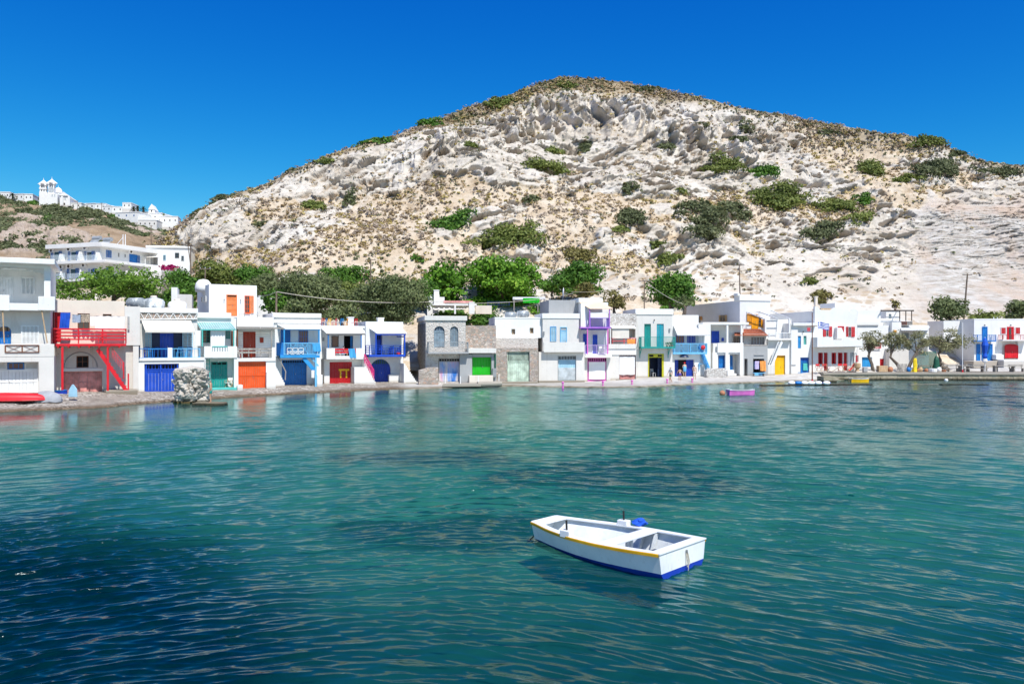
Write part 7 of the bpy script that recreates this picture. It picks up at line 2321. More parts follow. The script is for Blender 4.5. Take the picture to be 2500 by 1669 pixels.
def dinghy():
    """the pram in the foreground; x forward, y to port, z up, 0 at the waterline"""
    fx = Vector((-.725, .689)).normalized()
    r = empty('rowing_boat', (2.10, 17.28, 0.0), math.atan2(fx.y, fx.x))
    r.rotation_euler.y = R(.4)
    tag(r, 'white pram dinghy with a yellow rail and blue bottom afloat in the foreground', 'boat')
    xs = np.linspace(-1.85, 1.86, 25)
    kn = [-1.85, -1.1, -.35, .4, 1.15, 1.86]
    I = lambda tab: (lambda x: sum(np.interp(x + d, kn, tab) for d in (-.18, -.09, 0, .09, .18)) / 5)
    gw = I([.86, .93, .945, .87, .68, .42]); cw = I([.77, .82, .81, .70, .50, .29]); bw = I([.70, .74, .72, .60, .40, .22])
    gz = I([.475, .455, .445, .445, .455, .485]); wz = I([.085, .080, .075, .075, .08, .10]); bz = I([-.05, -.07, -.07, -.06, -.03, .03])
    T = .028
    G = lambda s, o=0: [Vector((x, s * (float(gw(x)) - o), float(gz(x)))) for x in xs]
    Wl = lambda s, o=0: [Vector((x, s * (float(cw(x)) + (float(gw(x)) - float(cw(x))) * .22 - o), float(wz(x)))) for x in xs]
    Bt = lambda s, o=0, up=0: [Vector((x, s * (float(bw(x)) - o), float(bz(x)) + up)) for x in xs]
    top = MB(); blue = MB(); inn = MB()
    for s in (1, -1):
        loft(top, G(s), Wl(s)); loft(blue, Wl(s, -.004), Bt(s))
        loft(inn, G(s, T), Bt(s, T + .02, .10))
    loft(blue, Bt(1), Bt(-1))
    for i, nm in ((0, 's'), (-1, 'b')):
        q = [G(1)[i], Wl(1)[i], Wl(-1)[i], G(-1)[i]]
        top.quad(*q); blue.quad(Wl(1, -.004)[i], Bt(1)[i], Bt(-1)[i], Wl(-1, -.004)[i])
        d = .03 if i == 0 else -.03
        inn.quad(*[Vector((p.x + d, p.y, p.z)) for p in (G(1, T)[i], Bt(1, T + .02, .10)[i], Bt(-1, T + .02, .10)[i], G(-1, T)[i])])
    hull = top.build('hull', M['boatwhite'], r)
    blue.build('bottom', M['boatblue'], r)
    inn.build('lining', M['boatin'], r)
    fl = MB(); loft(fl, Bt(1, T + .02, .10), Bt(-1, T + .02, .10)); fl.build('floor', M['boatin'], r)
    # flat rim all round
    rim = MB()
    def capstrip(A, Bq, th):
        dz = Vector((0, 0, th))
        loft(rim, [p + dz for p in A], [p + dz for p in Bq]); loft(rim, A, Bq)
        loft(rim, A, [p + dz for p in A]); loft(rim, Bq, [p + dz for p in Bq])
    for s in (1, -1):
        capstrip(G(s, -.022), G(s, .15), .026)
    dz = .026
    for xa, xb, drop in ((-1.87, -1.63, .001), (1.52, 1.885, .001)):
        w0, w1 = float(gw(xa)) - .02, float(gw(xb)) - .02
        z0, z1 = float(gz(xa)), float(gz(xb))
        if xa < 0: w0 += .04
        rim.hexa([(xa, -w0, z0 + drop), (xb, -w1, z1 + drop), (xb, w1, z1 + drop), (xa, w0, z0 + drop)], [(xa, -w0, z0 + dz + drop), (xb, -w1, z1 + dz + drop), (xb, w1, z1 + dz + drop), (xa, w0, z0 + dz + drop)])
    rim.build('gunwale', M['boatwhite'], r)
    for s in (1, -1):
        rr = MB()
        A = [p + Vector((0, s * .020, .022)) for p in G(s)]
        Bq = [p + Vector((0, s * .036, .012)) for p in G(s)]
        Cq = [p + Vector((0, s * .034, -.042)) for p in G(s)]
        Dq = [p + Vector((0, s * .004, -.052)) for p in G(s)]
        loft(rr, A, Bq); loft(rr, Bq, Cq); loft(rr, Cq, Dq)
        rr.build('rubbing_strake', M['boatyellow'], r)
    # seats
    def seat(xa, xb, z, name, ins=.03):
        m = MB()
        a, b = float(gw(xa)) - ins, float(gw(xb)) - ins
        m.hexa([(xa, -a, z - .035), (xb, -b, z - .035), (xb, b, z - .035), (xa, a, z - .035)], [(xa, -a, z), (xb, -b, z), (xb, b, z), (xa, a, z)])
        return m.build(name, M['boatwhite'], r, bevel=.006)
    seat(-.72, -.36, float(gz(-.5)) + .029, 'thwart')
    m = MB().box(-.57, -.51, .04, .10, -.05, .41).box(-.57, -.51, -.10, -.04, -.05, .41)
    m.build('seat_post', M['boatin'], r)
    m = MB()
    for x in (-.70, -.38):
        for k_ in (1, -1):
            yo, yi = k_ * (float(gw(x)) - .06), k_ * (float(bw(x)) - .10)
            m.hexa([(x - .02, min(yi, yi - k_ * .10), .0), (x + .02, min(yi, yi - k_ * .10), .0), (x + .02, max(yi, yi - k_ * .10), .0), (x - .02, max(yi, yi - k_ * .10), .0)],
                   [(x - .02, min(yo, yo - k_ * .14), .42), (x + .02, min(yo, yo - k_ * .14), .42), (x + .02, max(yo, yo - k_ * .14), .42), (x - .02, max(yo, yo - k_ * .14), .42)])
    m.build('knee', M['boatin'], r)
    MB().box(-1.80, -1.30, -.72, -.10, .06, .16).build('stern_locker', M['boatwhite'], r, bevel=.02)
    MB().box(-1.05, -.8, -.55, -.25, -.02, .16).build('bilge_box', M['dblue'], r, bevel=.03)
    m = MB()
    for y in (-.35, -.12, .12, .35):
        m.box(-.3, 1.15, y - .09, y + .09, -.035, -.015)
    m.build('floor_board', M['wpaint'], r)
    MB().box(.05, .30, .25, .42, -.012, .004).build('rust_stain_plate', M['brownp'], r)
    # thole blocks and pins
    for s, x in ((1, .52), (-1, .20)):
        y = s * (float(gw(x)) - .045)
        z = float(gz(x)) + .027
        b_ = MB().box(x - .13, x + .13, y - .085, y + .085, z - .045 if s > 0 else z, z + .105).build('thole_block', M['boatwhite'], r, bevel=.012)
        MB().tube([(x, y, z + .08), (x + .01, y, z + .31)], .022, 8).build('thole_pin', M['rubber'], b_)
    # mooring lines
    m = MB()
    xb_ = -1.87
    for dy, zt in ((-.05, .30), (-.02, .28), (.02, .31)):
        m.tube([(xb_, dy * .3 - .1, .36), (xb_ - .02, dy - .1, .25), (xb_ - .025, dy * 1.6 - .1, .12), (xb_ - .02, dy * .5 - .1, .06)], .009, 5)
    m.tube([(xb_ - .01, -.10, .38), (xb_ - .03, -.12, .30), (xb_ - .02, -.13, -.1)], .009, 5)
    m.build('stern_line', M['rope'], r)
    MB().lathe((xb_ - .005, -.1, .37), [(.02, -.03), (.025, 0), (.02, .03)], 8).build('ring', M['chrome'], r)
    m = MB().tube([(1.86, .2, .3), (2.0, .22, .1), (2.2, .25, -.1)], .014, 6)
    m.build('bow_line', M['rubber'], r)
    return r
boat = dinghy()
# blue bundle lying on the far thole
def bundle():
    bw_ = boat.matrix_basis
    p = Matrix.Translation(boat.location) @ Matrix.Rotation(boat.rotation_euler.z, 4, 'Z') @ Vector((-.12, -1.0, .53))
    r_ = np.random.default_rng(3)
    m = MB()
    n = 14
    for j in range(8):
        for i in range(n):
            t = 2 * math.pi * i / n
            k = 1 + .22 * math.sin(3 * t + j) + .12 * math.sin(5 * t - j * 1.7)
            w = (.06, .10, .125, .13, .12, .11, .08, .03)[j]
            m.v.append((w * 1.25 * k * math.cos(t), w * .9 * k * math.sin(t), -.07 + j * .026 + .01 * math.sin(2 * t + j)))
    for j in range(7):
        for i in range(n):
            m.f.append((j * n + i, j * n + (i + 1) % n, (j + 1) * n + (i + 1) % n, (j + 1) * n + i))
    m.f.append(tuple(reversed(range(n)))); m.f.append(tuple(7 * n + i for i in range(n)))
    tag(m.build('cloth_bundle', M['bcloth'], None, False, 0, p), 'crumpled blue bundle stuck on the far rail of the white dinghy', 'bundle')
bundle()
def small_boat(u, v, Lm, beam, heading, hullm, bowm, rimm, label, z=0.0, hgt=.38, name='rowing_boat'):
    p = sea(u, v, z)
    r = tag(empty(name, (p.x, p.y, z), R(heading)), label, 'boat')
    xs = np.linspace(-.5, .5, 13) * Lm
    f = lambda tab: (lambda x: np.interp(x / Lm, [-.5, -.25, 0, .25, .5], tab))
    gw = f([.40, .5, .5, .44, .26]); cw = f([.33, .40, .40, .33, .17])
    g_ = lambda s, o=0: [Vector((x, s * (float(gw(x)) * beam - o), hgt + .05 * (x / Lm) ** 2 * 4)) for x in xs]
    c_ = lambda s, o=0, zz=-.10: [Vector((x, s * (float(cw(x)) * beam - o), zz)) for x in xs]
    m = MB(); inn = MB()
    for s in (1, -1):
        loft(m, g_(s), c_(s)); loft(inn, g_(s, .03), c_(s, .03, .06))
    loft(m, c_(1), c_(-1)); loft(inn, c_(1, .03, .06), c_(-1, .03, .06))
    m.build('hull', M[hullm], r)
    inn.build('lining', M['boatin'], r)
    for i, nm, mt in ((0, 'transom', bowm), (-1, 'bow_plate', hullm)):
        MB().quad(g_(1)[i], c_(1)[i], c_(-1)[i], g_(-1)[i]).build(nm, M[mt], r)
    rim = MB()
    for s in (1, -1):
        A, Bq = g_(s, -.03), g_(s, .12)
        dz = Vector((0, 0, .035))
        loft(rim, [q + dz for q in A], [q + dz for q in Bq]); loft(rim, A, [q + dz for q in A]); loft(rim, A, Bq)
    for i in (0, -1):
        a, b = g_(1, -.03)[i], g_(-1, -.03)[i]
        e = .22 if i == 0 else -.22
        rim.box(a.x, a.x + e, b.y, a.y, a.z + .002, a.z + .037)
    rim.build('gunwale', M[rimm], r)
    for x in (-.12 * Lm, .2 * Lm):
        w = float(gw(x)) * beam - .04
        MB().box(x - .12, x + .12, -w, w, hgt - .06, hgt - .02).build('thwart', M[rimm], r)
    MB().tube([(-.51 * Lm, .1, hgt * .8), (-.53 * Lm, .0, .12), (-.56 * Lm, -.1, .0)], .02, 5).build('mooring_line', M['rope'], r)
    return r
small_boat(1808, 963.5, 2.35, 1.15, 8, 'pink', 'violet', 'boatwhite', 'small pink rowing boat with a purple transom moored off the houses', 0, .40)
small_boat(2097, 932.5, 2.15, 1.0, 5, 'yellow', 'ochre', 'boatwhite', 'small yellow rowing boat with a white rim moored at the quay', 0, .36)
small_boat(136, 968, 1.5, .75, 20, 'navy', 'navy', 'blue', 'small royal blue boat drawn up on the beach', .55, .42)
p = sea(1763.5, 963, 0)
r = tag(empty('mooring_buoy', p), 'round rusty red buoy beside the pink boat', 'buoy')
MB().lathe((0, 0, .12), [(.03, -.26), (.17, -.2), (.25, -.05), (.25, .07), (.17, .2), (.04, .26)], 14).build('float', M['terracotta'], r, smooth=True)
MB().tube([(0, 0, .36), (.05, 0, .42), (0, 0, .46), (-.04, 0, .40)], .02, 6).build('eye', M['chrome'], r)
# overturned red boat on the beach
p = sea(30, 976, .61)
r = tag(empty('upturned_boat', (p.x, p.y, .56), R(14)), 'long red boat lying bottom up on the beach at the left edge', 'boat')
m = MB(); n = 11
for x, w, hh in ((-2.6, .5, .50), (-1.6, .60, .56), (-.4, .62, .57), (.8, .55, .53), (1.6, .40, .44), (2.1, .20, .30), (2.3, .05, .20)):
    for i in range(n):
        t = math.pi * i / (n - 1)
        m.v.append((x, -w * math.cos(t), max(0, hh * math.sin(t) ** .7)))
for j in range(6):
    for i in range(n - 1):
        m.f.append((j * n + i, j * n + i + 1, (j + 1) * n + i + 1, (j + 1) * n + i))
m.f.append(tuple(range(n)))
m.build('hull', M['red'], r, smooth=True)
MB().bar((-2.6, 0, .57), (1.6, 0, .47), .06, .07).build('keel', M['crimson'], r)
for s in (-1, 1):
    MB().tube([(-2.6, s * .53, .03), (-.4, s * .65, .03), (.8, s * .58, .03), (1.7, s * .4, .03), (2.32, s * .05, .05)], .04, 6).build('rail', M['crimson'], r)
# grey tarpaulin heap behind it, board
p = sea(104, 972, .7)
m = MB(); n = 12
for j, (k, z) in enumerate(((1, -.2), (.95, .12), (.75, .36), (.4, .5), (.05, .54))):
    for i in range(n):
        t = 2 * math.pi * i / n
        q = 1 + .12 * math.sin(3 * t + j)
        m.v.append((1.0 * k * q * math.cos(t), .55 * k * q * math.sin(t), z + .04 * math.sin(4 * t)))
for j in range(4):
    for i in range(n): m.f.append((j * n + i, j * n + (i + 1) % n, (j + 1) * n + (i + 1) % n, (j + 1) * n + i))
tag(m.build('tarpaulin', m_plain('grey_tarpaulin', (0.30, 0.31, 0.33), .8, .2, 2.0), None, True, 0, (p.x, p.y + .5, .62)), 'grey tarpaulin heap between the red hull and the blue boat', 'tarpaulin')
p = sea(177, 968, .7)
r = tag(empty('standing_board', (p.x, p.y, .68)), 'pale blue pointed board standing before the worn red gate', 'board')
MB().prism([(-.30, 0), (.32, 0), (.30, .55), (.05, .90), (-.05, .88), (-.28, .5)], 0, .08).build('panel', M['pblue'], r, bevel=.02)
MB().bar((0, .5, 0), (0, .1, .75), .05).build('strut', M['pblue'], r)

# the boulder pillar in the water and its slab
def rock_pillar():
    p = sea(455, 984, 0)
    m = MB()
    nz, nt = 96, 140
    Z = np.linspace(-.5, 2.72, nz)
    th = np.linspace(0, 2 * np.pi, nt, endpoint=False)
    TT, ZZ = np.meshgrid(th, Z)
    rad = np.interp(ZZ, [-.5, 0, .25, .9, 1.7, 2.3, 2.6, 2.72], [1.45, 1.25, 1.05, 1.02, 1.04, 1.12, .95, .05])
    rad = rad * (1 + .10 * np.sin(2 * TT + 1) + .06 * np.sin(3 * TT + ZZ))
    x, y = rad * np.cos(TT), rad * np.sin(TT) * .85
    f, i_, fc = worley2(TT * 2.3 + fbm(x, y, ZZ, 2, 4) * .4, ZZ * 2.6 + fbm(x, y, ZZ, 2, 6) * .4, 77)
    f2, i2, fc2 = worley2(TT * 5.5, ZZ * 6.0 + fbm(x, y, ZZ, 2, 8) * .5, 79)
    d = -sstep(f, .45, .75) * .16 - sstep(-f2, -.34, -.16) * (i2 > .55) * .16 + fc * .26 + fc2 * .10 + fbm(x * 3, y * 3, ZZ * 3, 5, 9, .6) * .13
    d *= sstep(-ZZ, -2.7, -2.3)
    x += np.cos(TT) * d; y += np.sin(TT) * d
    ZZ = ZZ + fbm(x * 2, y * 2, ZZ * 2, 3, 19) * .10
    V = np.stack([x, y, ZZ], -1).reshape(-1, 3)
    fcs = []
    for j in range(nz - 1):
        for i in range(nt):
            fcs.append((j * nt + i, j * nt + (i + 1) % nt, (j + 1) * nt + (i + 1) % nt, (j + 1) * nt + i))
    me = np_mesh('rock_pillar', V, np.array(fcs), True)
    t = NT('pitted_grey_rock')
    c = t.ramp(t.noise(1.4, detail=8, rough=.7), [(.3, (.26, .225, .185)), (.5, (.47, .43, .375)), (.7, (.60, .565, .51))])
    sx = t.n('SeparateXYZ'); t.l(t.tc.outputs['Object'], sx.inputs[0])
    c = t.mix(t.ramp(sx.outputs[2], [(.10, 1.0), (.30, 0.0)]), c, (.07, .055, .025))
    t.col(c); t.bump(t.noise(5, detail=8, rough=.7), .8, .12); t.done(.95, .1)
    o = link('rock_pillar', me, t.m)
    o.location = (p.x, p.y + .9, 0)
    tag(o, 'pitted grey rock pillar standing at the water edge', 'rock')
    a = sea(505, 985, .12)
    m = MB()
    pts = [(-1.1, -.45), (.2, -.55), (1.1, -.5), (1.25, .2), (.9, 1.1), (-1.0, 1.2)]
    m.hexa([(x * 1.1, y * 1.1, -.6) for x, y in pts], [(x, y, .17 + .02 * math.sin(x * 5)) for x, y in pts])
    o2 = m.build('rock_slab', M['wetconc'], None, False, .05, (a.x, a.y + .5, .0))
    tag(o2, 'flat weedy rock slab under the standing man', 'rock')
    return a
SLAB = rock_pillar()

# ------------------------------------------------------------------ furniture and odds and ends
def chair(p, rz, label, frame, cloth, group=None, s=1.0, name='chair'):
    """folding director's chair"""
    r = tag(empty(name, p, R(rz)), label, 'chair', group)
    r.scale = (s, s, s)
    m = MB()
    for y in (-.25, .25):
        m.bar((-.25, y, 0), (.25, y, .44), .035).bar((.25, y, 0), (-.25, y, .44), .035)
        m.bar((-.25, y, .0), (-.25, y, .02), .04)
        m.bar((-.26, y, .44), (-.28, y, .86), .035).bar((.24, y, .42), (.24, y, .62), .03).bar((-.28, y, .63), (.28, y, .63), .05, .03)
    m.build('frame', M[frame], r)
    MB().box(-.24, .24, -.24, .24, .42, .445).build('seat', M[cloth], r)
    MB().box(-.30, -.275, -.26, .26, .62, .86).build('backrest', M[cloth], r)
    return r
def plain_chair(p, rz, label, mat, group=None, s=1.0):
    r = tag(empty('chair', p, R(rz)), label, 'chair', group)
    r.scale = (s, s, s)
    for x in (-.2, .2):
        for y in (-.2, .2):
            MB().bar((x, y, 0), (x * .95, y * .95, .43), .04).build('leg', M[mat], r)
    MB().box(-.23, .23, -.23, .23, .43, .46).build('seat', M[mat], r)
    m = MB()
    for y in (-.2, .2): m.bar((-.21, y, .46), (-.26, y, .88), .04)
    for z in (.62, .74, .86): m.bar((-.245, -.2, z), (-.245, .2, z), .025, .07)
    m.build('backrest', M[mat], r)
    return r
def table(p, rz, label, mat, L_=.9, W_=.7, H_=.72, legm=None):
    r = tag(empty('table', p, R(rz)), label, 'table')
    MB().box(-L_ / 2, L_ / 2, -W_ / 2, W_ / 2, H_ - .04, H_).build('tabletop', M[mat], r, bevel=.01)
    for x in (-L_ / 2 + .07, L_ / 2 - .07):
        for y in (-W_ / 2 + .07, W_ / 2 - .07):
            MB().box(x - .025, x + .025, y - .025, y + .025, 0, H_ - .04).build('leg', M[legm or mat], r)
    return r
def H_at(h, x, y, d, z=None):
    p = h.W(x, y, d)
    if z is not None: p.z = z
    return p
# balcony of the blue boat house
fz = HC.W(400, 956, .8).z
plain_chair(H_at(HC, 265, 950, 1.6, fz), -60, 'dark blue chair at the left of the cream-awning balcony', 'navy', 'chairs on the cream-awning balcony')
plain_chair(H_at(HC, 340, 950, 1.9, fz), -120, 'blue chair behind the table on the cream-awning balcony', 'cobalt', 'chairs on the cream-awning balcony')
plain_chair(H_at(HC, 620, 950, 1.2, fz), -90, 'sky blue chair left of two on the cream-awning balcony right half', 'sky', 'chairs on the cream-awning balcony')
plain_chair(H_at(HC, 720, 950, 1.3, fz), -90, 'sky blue chair right of two on the cream-awning balcony right half', 'sky', 'chairs on the cream-awning balcony')
table(H_at(HC, 395, 950, 1.1, fz), 27, 'long blue table with a white top on the cream-awning balcony', 'sky', 1.7, .7, .74)
chair(H_at(HD, 1160, 1290, .7, HD.W(1000, 1286, .5).z), -100, 'cream folding chair beside the teal door', 'tanwood', 'wcloth')
MBt = MB()
a, b = HD.L(905, 970, 1.0), HD.L(962, 1300, .35)
r = tag(empty('ladder', HD.W(930, 1300, .5), HD.root.rotation_euler.z), 'teal ladder leaning beside the teal door', 'ladder')
MB().bar((-.28, 0, 0), (-.24, .55, 3.0), .06).bar((.18, 0, 0), (.18, .55, 3.0), .06).build('rail', M['lteal'], r)
m = MB()
for i in range(9): m.bar((-.28, .03 + .06 * i, .25 + .32 * i), (.18, .03 + .06 * i, .25 + .32 * i), .07, .05)
m.build('rungs', M['lteal'], r)
ez = HE.W(0, 1022, .8).z
table(H_at(HE, -120, 1000, .9, ez), 27, 'dark red trestle table on the grey plank balcony', 'rust', 1.1, .6, .7)
plain_chair(H_at(HE, -215, 1000, .8, ez), -20, 'pale chair at the left of the grey plank balcony', 'wpaint')
tz = HO.W(1300, 500, -1.0).z - .45
chair(H_at(HO, 1300, 490, -.9, tz), 200, 'grey deck chair on the terrace of the cube house', 'greywood', 'denim', 'deck chairs on the cube house terrace')
chair(H_at(HO, 1440, 480, -.9, tz), 190, 'white deck chair on the terrace of the cube house', 'greywood', 'wcloth', 'deck chairs on the cube house terrace')
# red balcony
rz_ = HB.W(700, 966, .8).z
plain_chair(H_at(HB, 870, 960, .9, rz_), -90, 'coral chair on the red timber balcony', 'coral')
HB.hung('washing', 'royal blue sheet hung at the left end of the red balcony', 'washing', 516, 708, 600, 850, 1.0, 'bcloth', 'washing on the red balcony', 3, .06, -.15)
HB.hung('washing', 'grey blue garment on the line over the red balcony', 'washing', 615, 725, 686, 790, 1.2, 'denim', 'washing on the red balcony', 2, .05)
HB.hung('washing', 'mottled brown garment on the line over the red balcony', 'washing', 690, 722, 764, 788, 1.2, 'camo', 'washing on the red balcony', 2, .05)
HB.hung('washing', 'small white towel on the line over the red balcony', 'washing', 767, 740, 806, 820, 1.2, 'wcloth', 'washing on the red balcony', 1, .04)
HB.hung('washing', 'wide white sheet on the line over the red balcony', 'washing', 808, 738, 1060, 855, 1.2, 'wcloth', 'washing on the red balcony', 4, .06)
a, b = HB.W(600, 722, 1.2), HB.W(1065, 738, 1.2)
wire('washing_line', a, b, .05, 'washing line over the red balcony', .012)
# roof chairs of the red gate house
gz_ = HG.W(1200, 562, 2.2).z
for i, (x, mt, nm) in enumerate(((965, 'red', 'red'), (1010, 'blue', 'blue'), (1060, 'yellow', 'yellow'), (1150, 'coral', 'coral red'), (1240, 'sky', 'sky blue'), (1310, 'amber', 'amber'), (1440, 'red', 'red'))):
    pos = 'first', 'second', 'third', 'fourth', 'fifth', 'sixth', 'last'
    plain_chair(H_at(HG, x, 560, 2.7, gz_ - .05), 206 + (-1) ** i * 30, '%s chair, %s from the left on the roof above the red gate' % (nm, pos[i]), mt, 'coloured chairs on the roof', .95)
table(H_at(HG, 1330, 1030, 1.0, HG.W(1300, 1028, .8).z), 26, 'small white table on the balcony over the red gate', 'wpaint', .8, .6, .72)
HG.hung('towel', 'turquoise towel hung over the red balcony boards', 'towel', 1352, 885, 1446, 1015, -.14, 'tcloth', None, 2, .04, .25)
a = HG.W(1412, 1400, .85)
r = tag(empty('plank', a), 'yellow plank leaning by the red gate', 'plank')
MB().hexa([(-.06, 0, 0), (.06, 0, 0), (.06, .05, 0), (-.06, .05, 0)], [(.0, .20, 1.6), (.12, .20, 1.6), (.12, .25, 1.6), (.0, .25, 1.6)]).build('board', M['yellow'], r)
hz = HH.W(1900, 975, .5).z
plain_chair(H_at(HH, 1835, 960, .4, hz), -60, 'navy chair at the left on the cobalt balcony', 'navy', 'chairs on the cobalt balcony')
plain_chair(H_at(HH, 1960, 960, .6, hz), -110, 'cobalt chair in the middle of the cobalt balcony', 'cobalt', 'chairs on the cobalt balcony')
plain_chair(H_at(HH, 2060, 960, .5, hz), -150, 'cobalt chair at the right on the cobalt balcony', 'cobalt', 'chairs on the cobalt balcony')
table(H_at(HH, 2010, 960, .9, hz), 25, 'blue table on the cobalt balcony', 'navy', 1.0, .6, .72)
p = H_at(HH, 2072, 968, .0, hz)
tag(MB().lathe((0, 0, 0), [(.16, 0), (.22, .12), (.18, .28), (.08, .34)], 10).build('bag', M['redcanvas'], None, True, 0, p), 'red bag on the floor of the cobalt balcony', 'bag')
# chair in the yellow-framed doorway
plain_chair(H_at(HN, 1535, 1335, 1.9, HN.zb + .02), -60, 'white plastic chair inside the yellow-framed doorway', 'plasticw')
lz = HL.W(700, 990, .3).z
r = tag(empty('folded_umbrella', H_at(HL, 845, 990, .35, lz)), 'folded white umbrella slanting on the pink-post balcony', 'umbrella')
MB().tube([(0, 0, 0), (-.15, 0, 2.3)], .03).build('pole', M['plasticw'], r)
MB().tube([(-.06, 0, .9), (-.08, 0, 1.3), (-.12, 0, 1.9), (-.16, 0, 2.35)], [.2, .17, .12, .03], 9).build('canopy', M['wcloth'], r)
for x, mt, lb in ((745, 'wcloth', 'white cloth-covered seat on the pink-post balcony'),):
    chair(H_at(HL, 780, 990, .5, lz), -90, 'white cushioned seat on the pink-post balcony', 'wpaint', 'wcloth')
p = H_at(HO2, 340, 868, -.12)
tag(MB().lathe((0, 0, -.2), [(.02, -.28), (.2, -.2), (.28, 0), (.2, .2), (.02, .28)], 9).build('flower_basket', M['redcanvas'], None, False, 0, p), 'ball of red flowers on the pale blue railing', 'flowers')
nz_ = HN.W(1600, 888, .4).z
for i, x in enumerate((1740, 1780, 1815)):
    r = tag(empty('potted_plant', H_at(HN, x, 886, .25, nz_)), ('leafy pot plant left of three on the teal balcony', 'leafy pot plant in the middle of three on the teal balcony', 'leafy pot plant right of three on the teal balcony')[i], 'plant', 'pots on the teal balcony')
    MB().lathe((0, 0, 0), [(.09, 0), (.14, .24), (.15, .26)], 10).build('pot', M['terracotta'], r)
    rr = np.random.default_rng(i)
    P_, N_, T_ = blob_leaves([(0, 0, .42, .22, .22, .2)], 60, rr)
    link('foliage', leaf_mesh('foliage', P_, N_, .09, 1.6, i), M['leaf_green'], r)
# red chairs before the red-shuttered house
uz = 1.02
for i, (x, lb, rz) in enumerate(((125, 'red folding chair, leftmost in front of the red shutters', -80), (215, 'red folding chair, second from left in front of the red shutters', -110), (255, 'red folding chair, third from left in front of the red shutters', -70),
                                 (475, 'red folding chair left of the pair by the third red door', -95), (560, 'red folding chair right of the pair by the third red door', -85))):
    chair(H_at(HU, x, 1225, -2.0, uz), rz, lb, 'tanwood', 'redcanvas', 'red chairs before the red-shuttered house', 1.05)
def lounger(p, rz, label):
    r = tag(empty('deck_chair', p, R(rz)), label, 'chair', 'red deck chairs before the red-shuttered house')
    m = MB()
    for y in (-.28, .28):
        m.bar((.5, y, .05), (-.55, y, 1.0), .04).bar((-.4, y, 0), (.35, y, .55), .04)
    m.bar((.5, -.28, .06), (.5, .28, .06), .04).bar((-.55, -.28, 1.0), (-.55, .28, 1.0), .04)
    m.build('frame', M['tanwood'], r)
    m = MB()
    m.hexa([(.48, -.25, .07), (.48, .25, .07), (.0, .25, .32), (.0, -.25, .32)], [(.48, -.25, .09), (.48, .25, .09), (.0, .25, .34), (.0, -.25, .34)])
    m.hexa([(.0, -.25, .32), (.0, .25, .32), (-.54, .25, .97), (-.54, -.25, .97)], [(.0, -.25, .34), (.0, .25, .34), (-.54, .25, 1.0), (-.54, -.25, 1.0)])
    m.build('sling', M['redcanvas'], r)
lounger(H_at(HU, 400, 1225, -2.0, uz), -20, 'red sling deck chair left of the folding pair')
lounger(H_at(HU, 655, 1225, -1.8, uz), -160, 'red sling deck chair right of the folding pair')
p = H_at(HU, 738, 1215, -2.0, uz)
r = tag(empty('sun_hat_stand', p), 'pale yellow rattan chair beside the red deck chair', 'chair')
MB().lathe((0, 0, 0), [(.25, 0), (.2, .3), (.32, .42), (.38, .5), (.40, .9), (.36, 1.0)], 12).build('basket_seat', M['tanwood'], r)
p = H_at(HU, 860, 1235, -2.6, .9)
tag(MB().box(-.25, .25, -.2, .2, 0, .62).build('bollard', M['grey'], None, False, .04, p), 'grey concrete bollard at the quay edge near the bare tamarisk', 'bollard')
# quay clutter under the tamarisks
def Q(x, y, Y=98.6, z=.9):
    u = Z9[0] + x / Z9[2]
    q = at(u, 900, Y); q.z = z
    return q
r = tag(empty('pallet', Q(295, 1015, 98.3)), 'grey wooden pallet leaning by the forked tamarisk', 'pallet')
for x in (-.5, 0, .5): MB().bar((x - .15, 0, .02), (x + .15, .30, 1.0), .08, .1).build('bearer', M['greywood'], r)
for k in range(6):
    t = (k + .5) / 6
    MB().bar((-.62 + .3 * t - .05, .28 * t - .06, .02 + t * .98), (.62 + .3 * t - .15, .28 * t - .06, .02 + t * .98), .03, .11).build('slat', M['greywood'], r)
o = Q(500, 1015, 98.4)
m = MB()
for j, (w, z) in enumerate(((.42, 0), (.36, .25), (.24, .5), (.28, .9), (.26, 1.4), (.14, 1.7))):
    for i in range(12):
        t = 2 * math.pi * i / 12
        k = 1 + .34 * math.sin(3 * t + j * 1.3) + .15 * math.sin(5 * t - j)
        m.v.append((w * .8 * k * math.cos(t) + .05 * j * .5, w * .6 * k * math.sin(t), z))
for j in range(5):
    for i in range(12): m.f.append((j * 12 + i, j * 12 + (i + 1) % 12, (j + 1) * 12 + (i + 1) % 12, (j + 1) * 12 + i))
m.f.append(tuple(60 + i for i in range(12)))
tag(m.build('net_heap', M['ytowel'], None, True, 0, o), 'yellow net gathered and hung against the forked tamarisk', 'net')
tag(MB().lathe((0, 0, 0), [(.36, 0), (.46, .05), (.50, .42), (.47, .44), (.42, .1)], 14).build('tub', M['plasticw'], None, False, 0, Q(812, 1030, 97.6)), 'white plastic tub at the quay edge', 'tub')
tag(MB().lathe((0, 0, 0), [(.02, 0), (.5, .02), (.46, .4), (.36, .9), (.30, 1.5), (.12, 1.95), (.02, 2.0)], 12).build('furled_parasol_cover', M['dgreen'], None, False, 0, Q(872, 1005, 99.2)), 'dark green covered parasol under the tamarisks', 'parasol')
r = tag(empty('net_screen', Q(690, 1000, 100.2)), 'green netting screen under the tamarisks', 'screen')
for x in (-1.3, 1.4): MB().box(x - .04, x + .04, -.04, .04, 0, 2.55).build('post', M['greywood'], r)
MB().box(-1.26, 1.36, -.012, .012, .3, 2.5).build('netting', M['netting'], r)
table(Q(690, 1000, 99.6), 0, 'dark wooden table before the green netting screen', 'brownwood', 1.6, .7, .75)
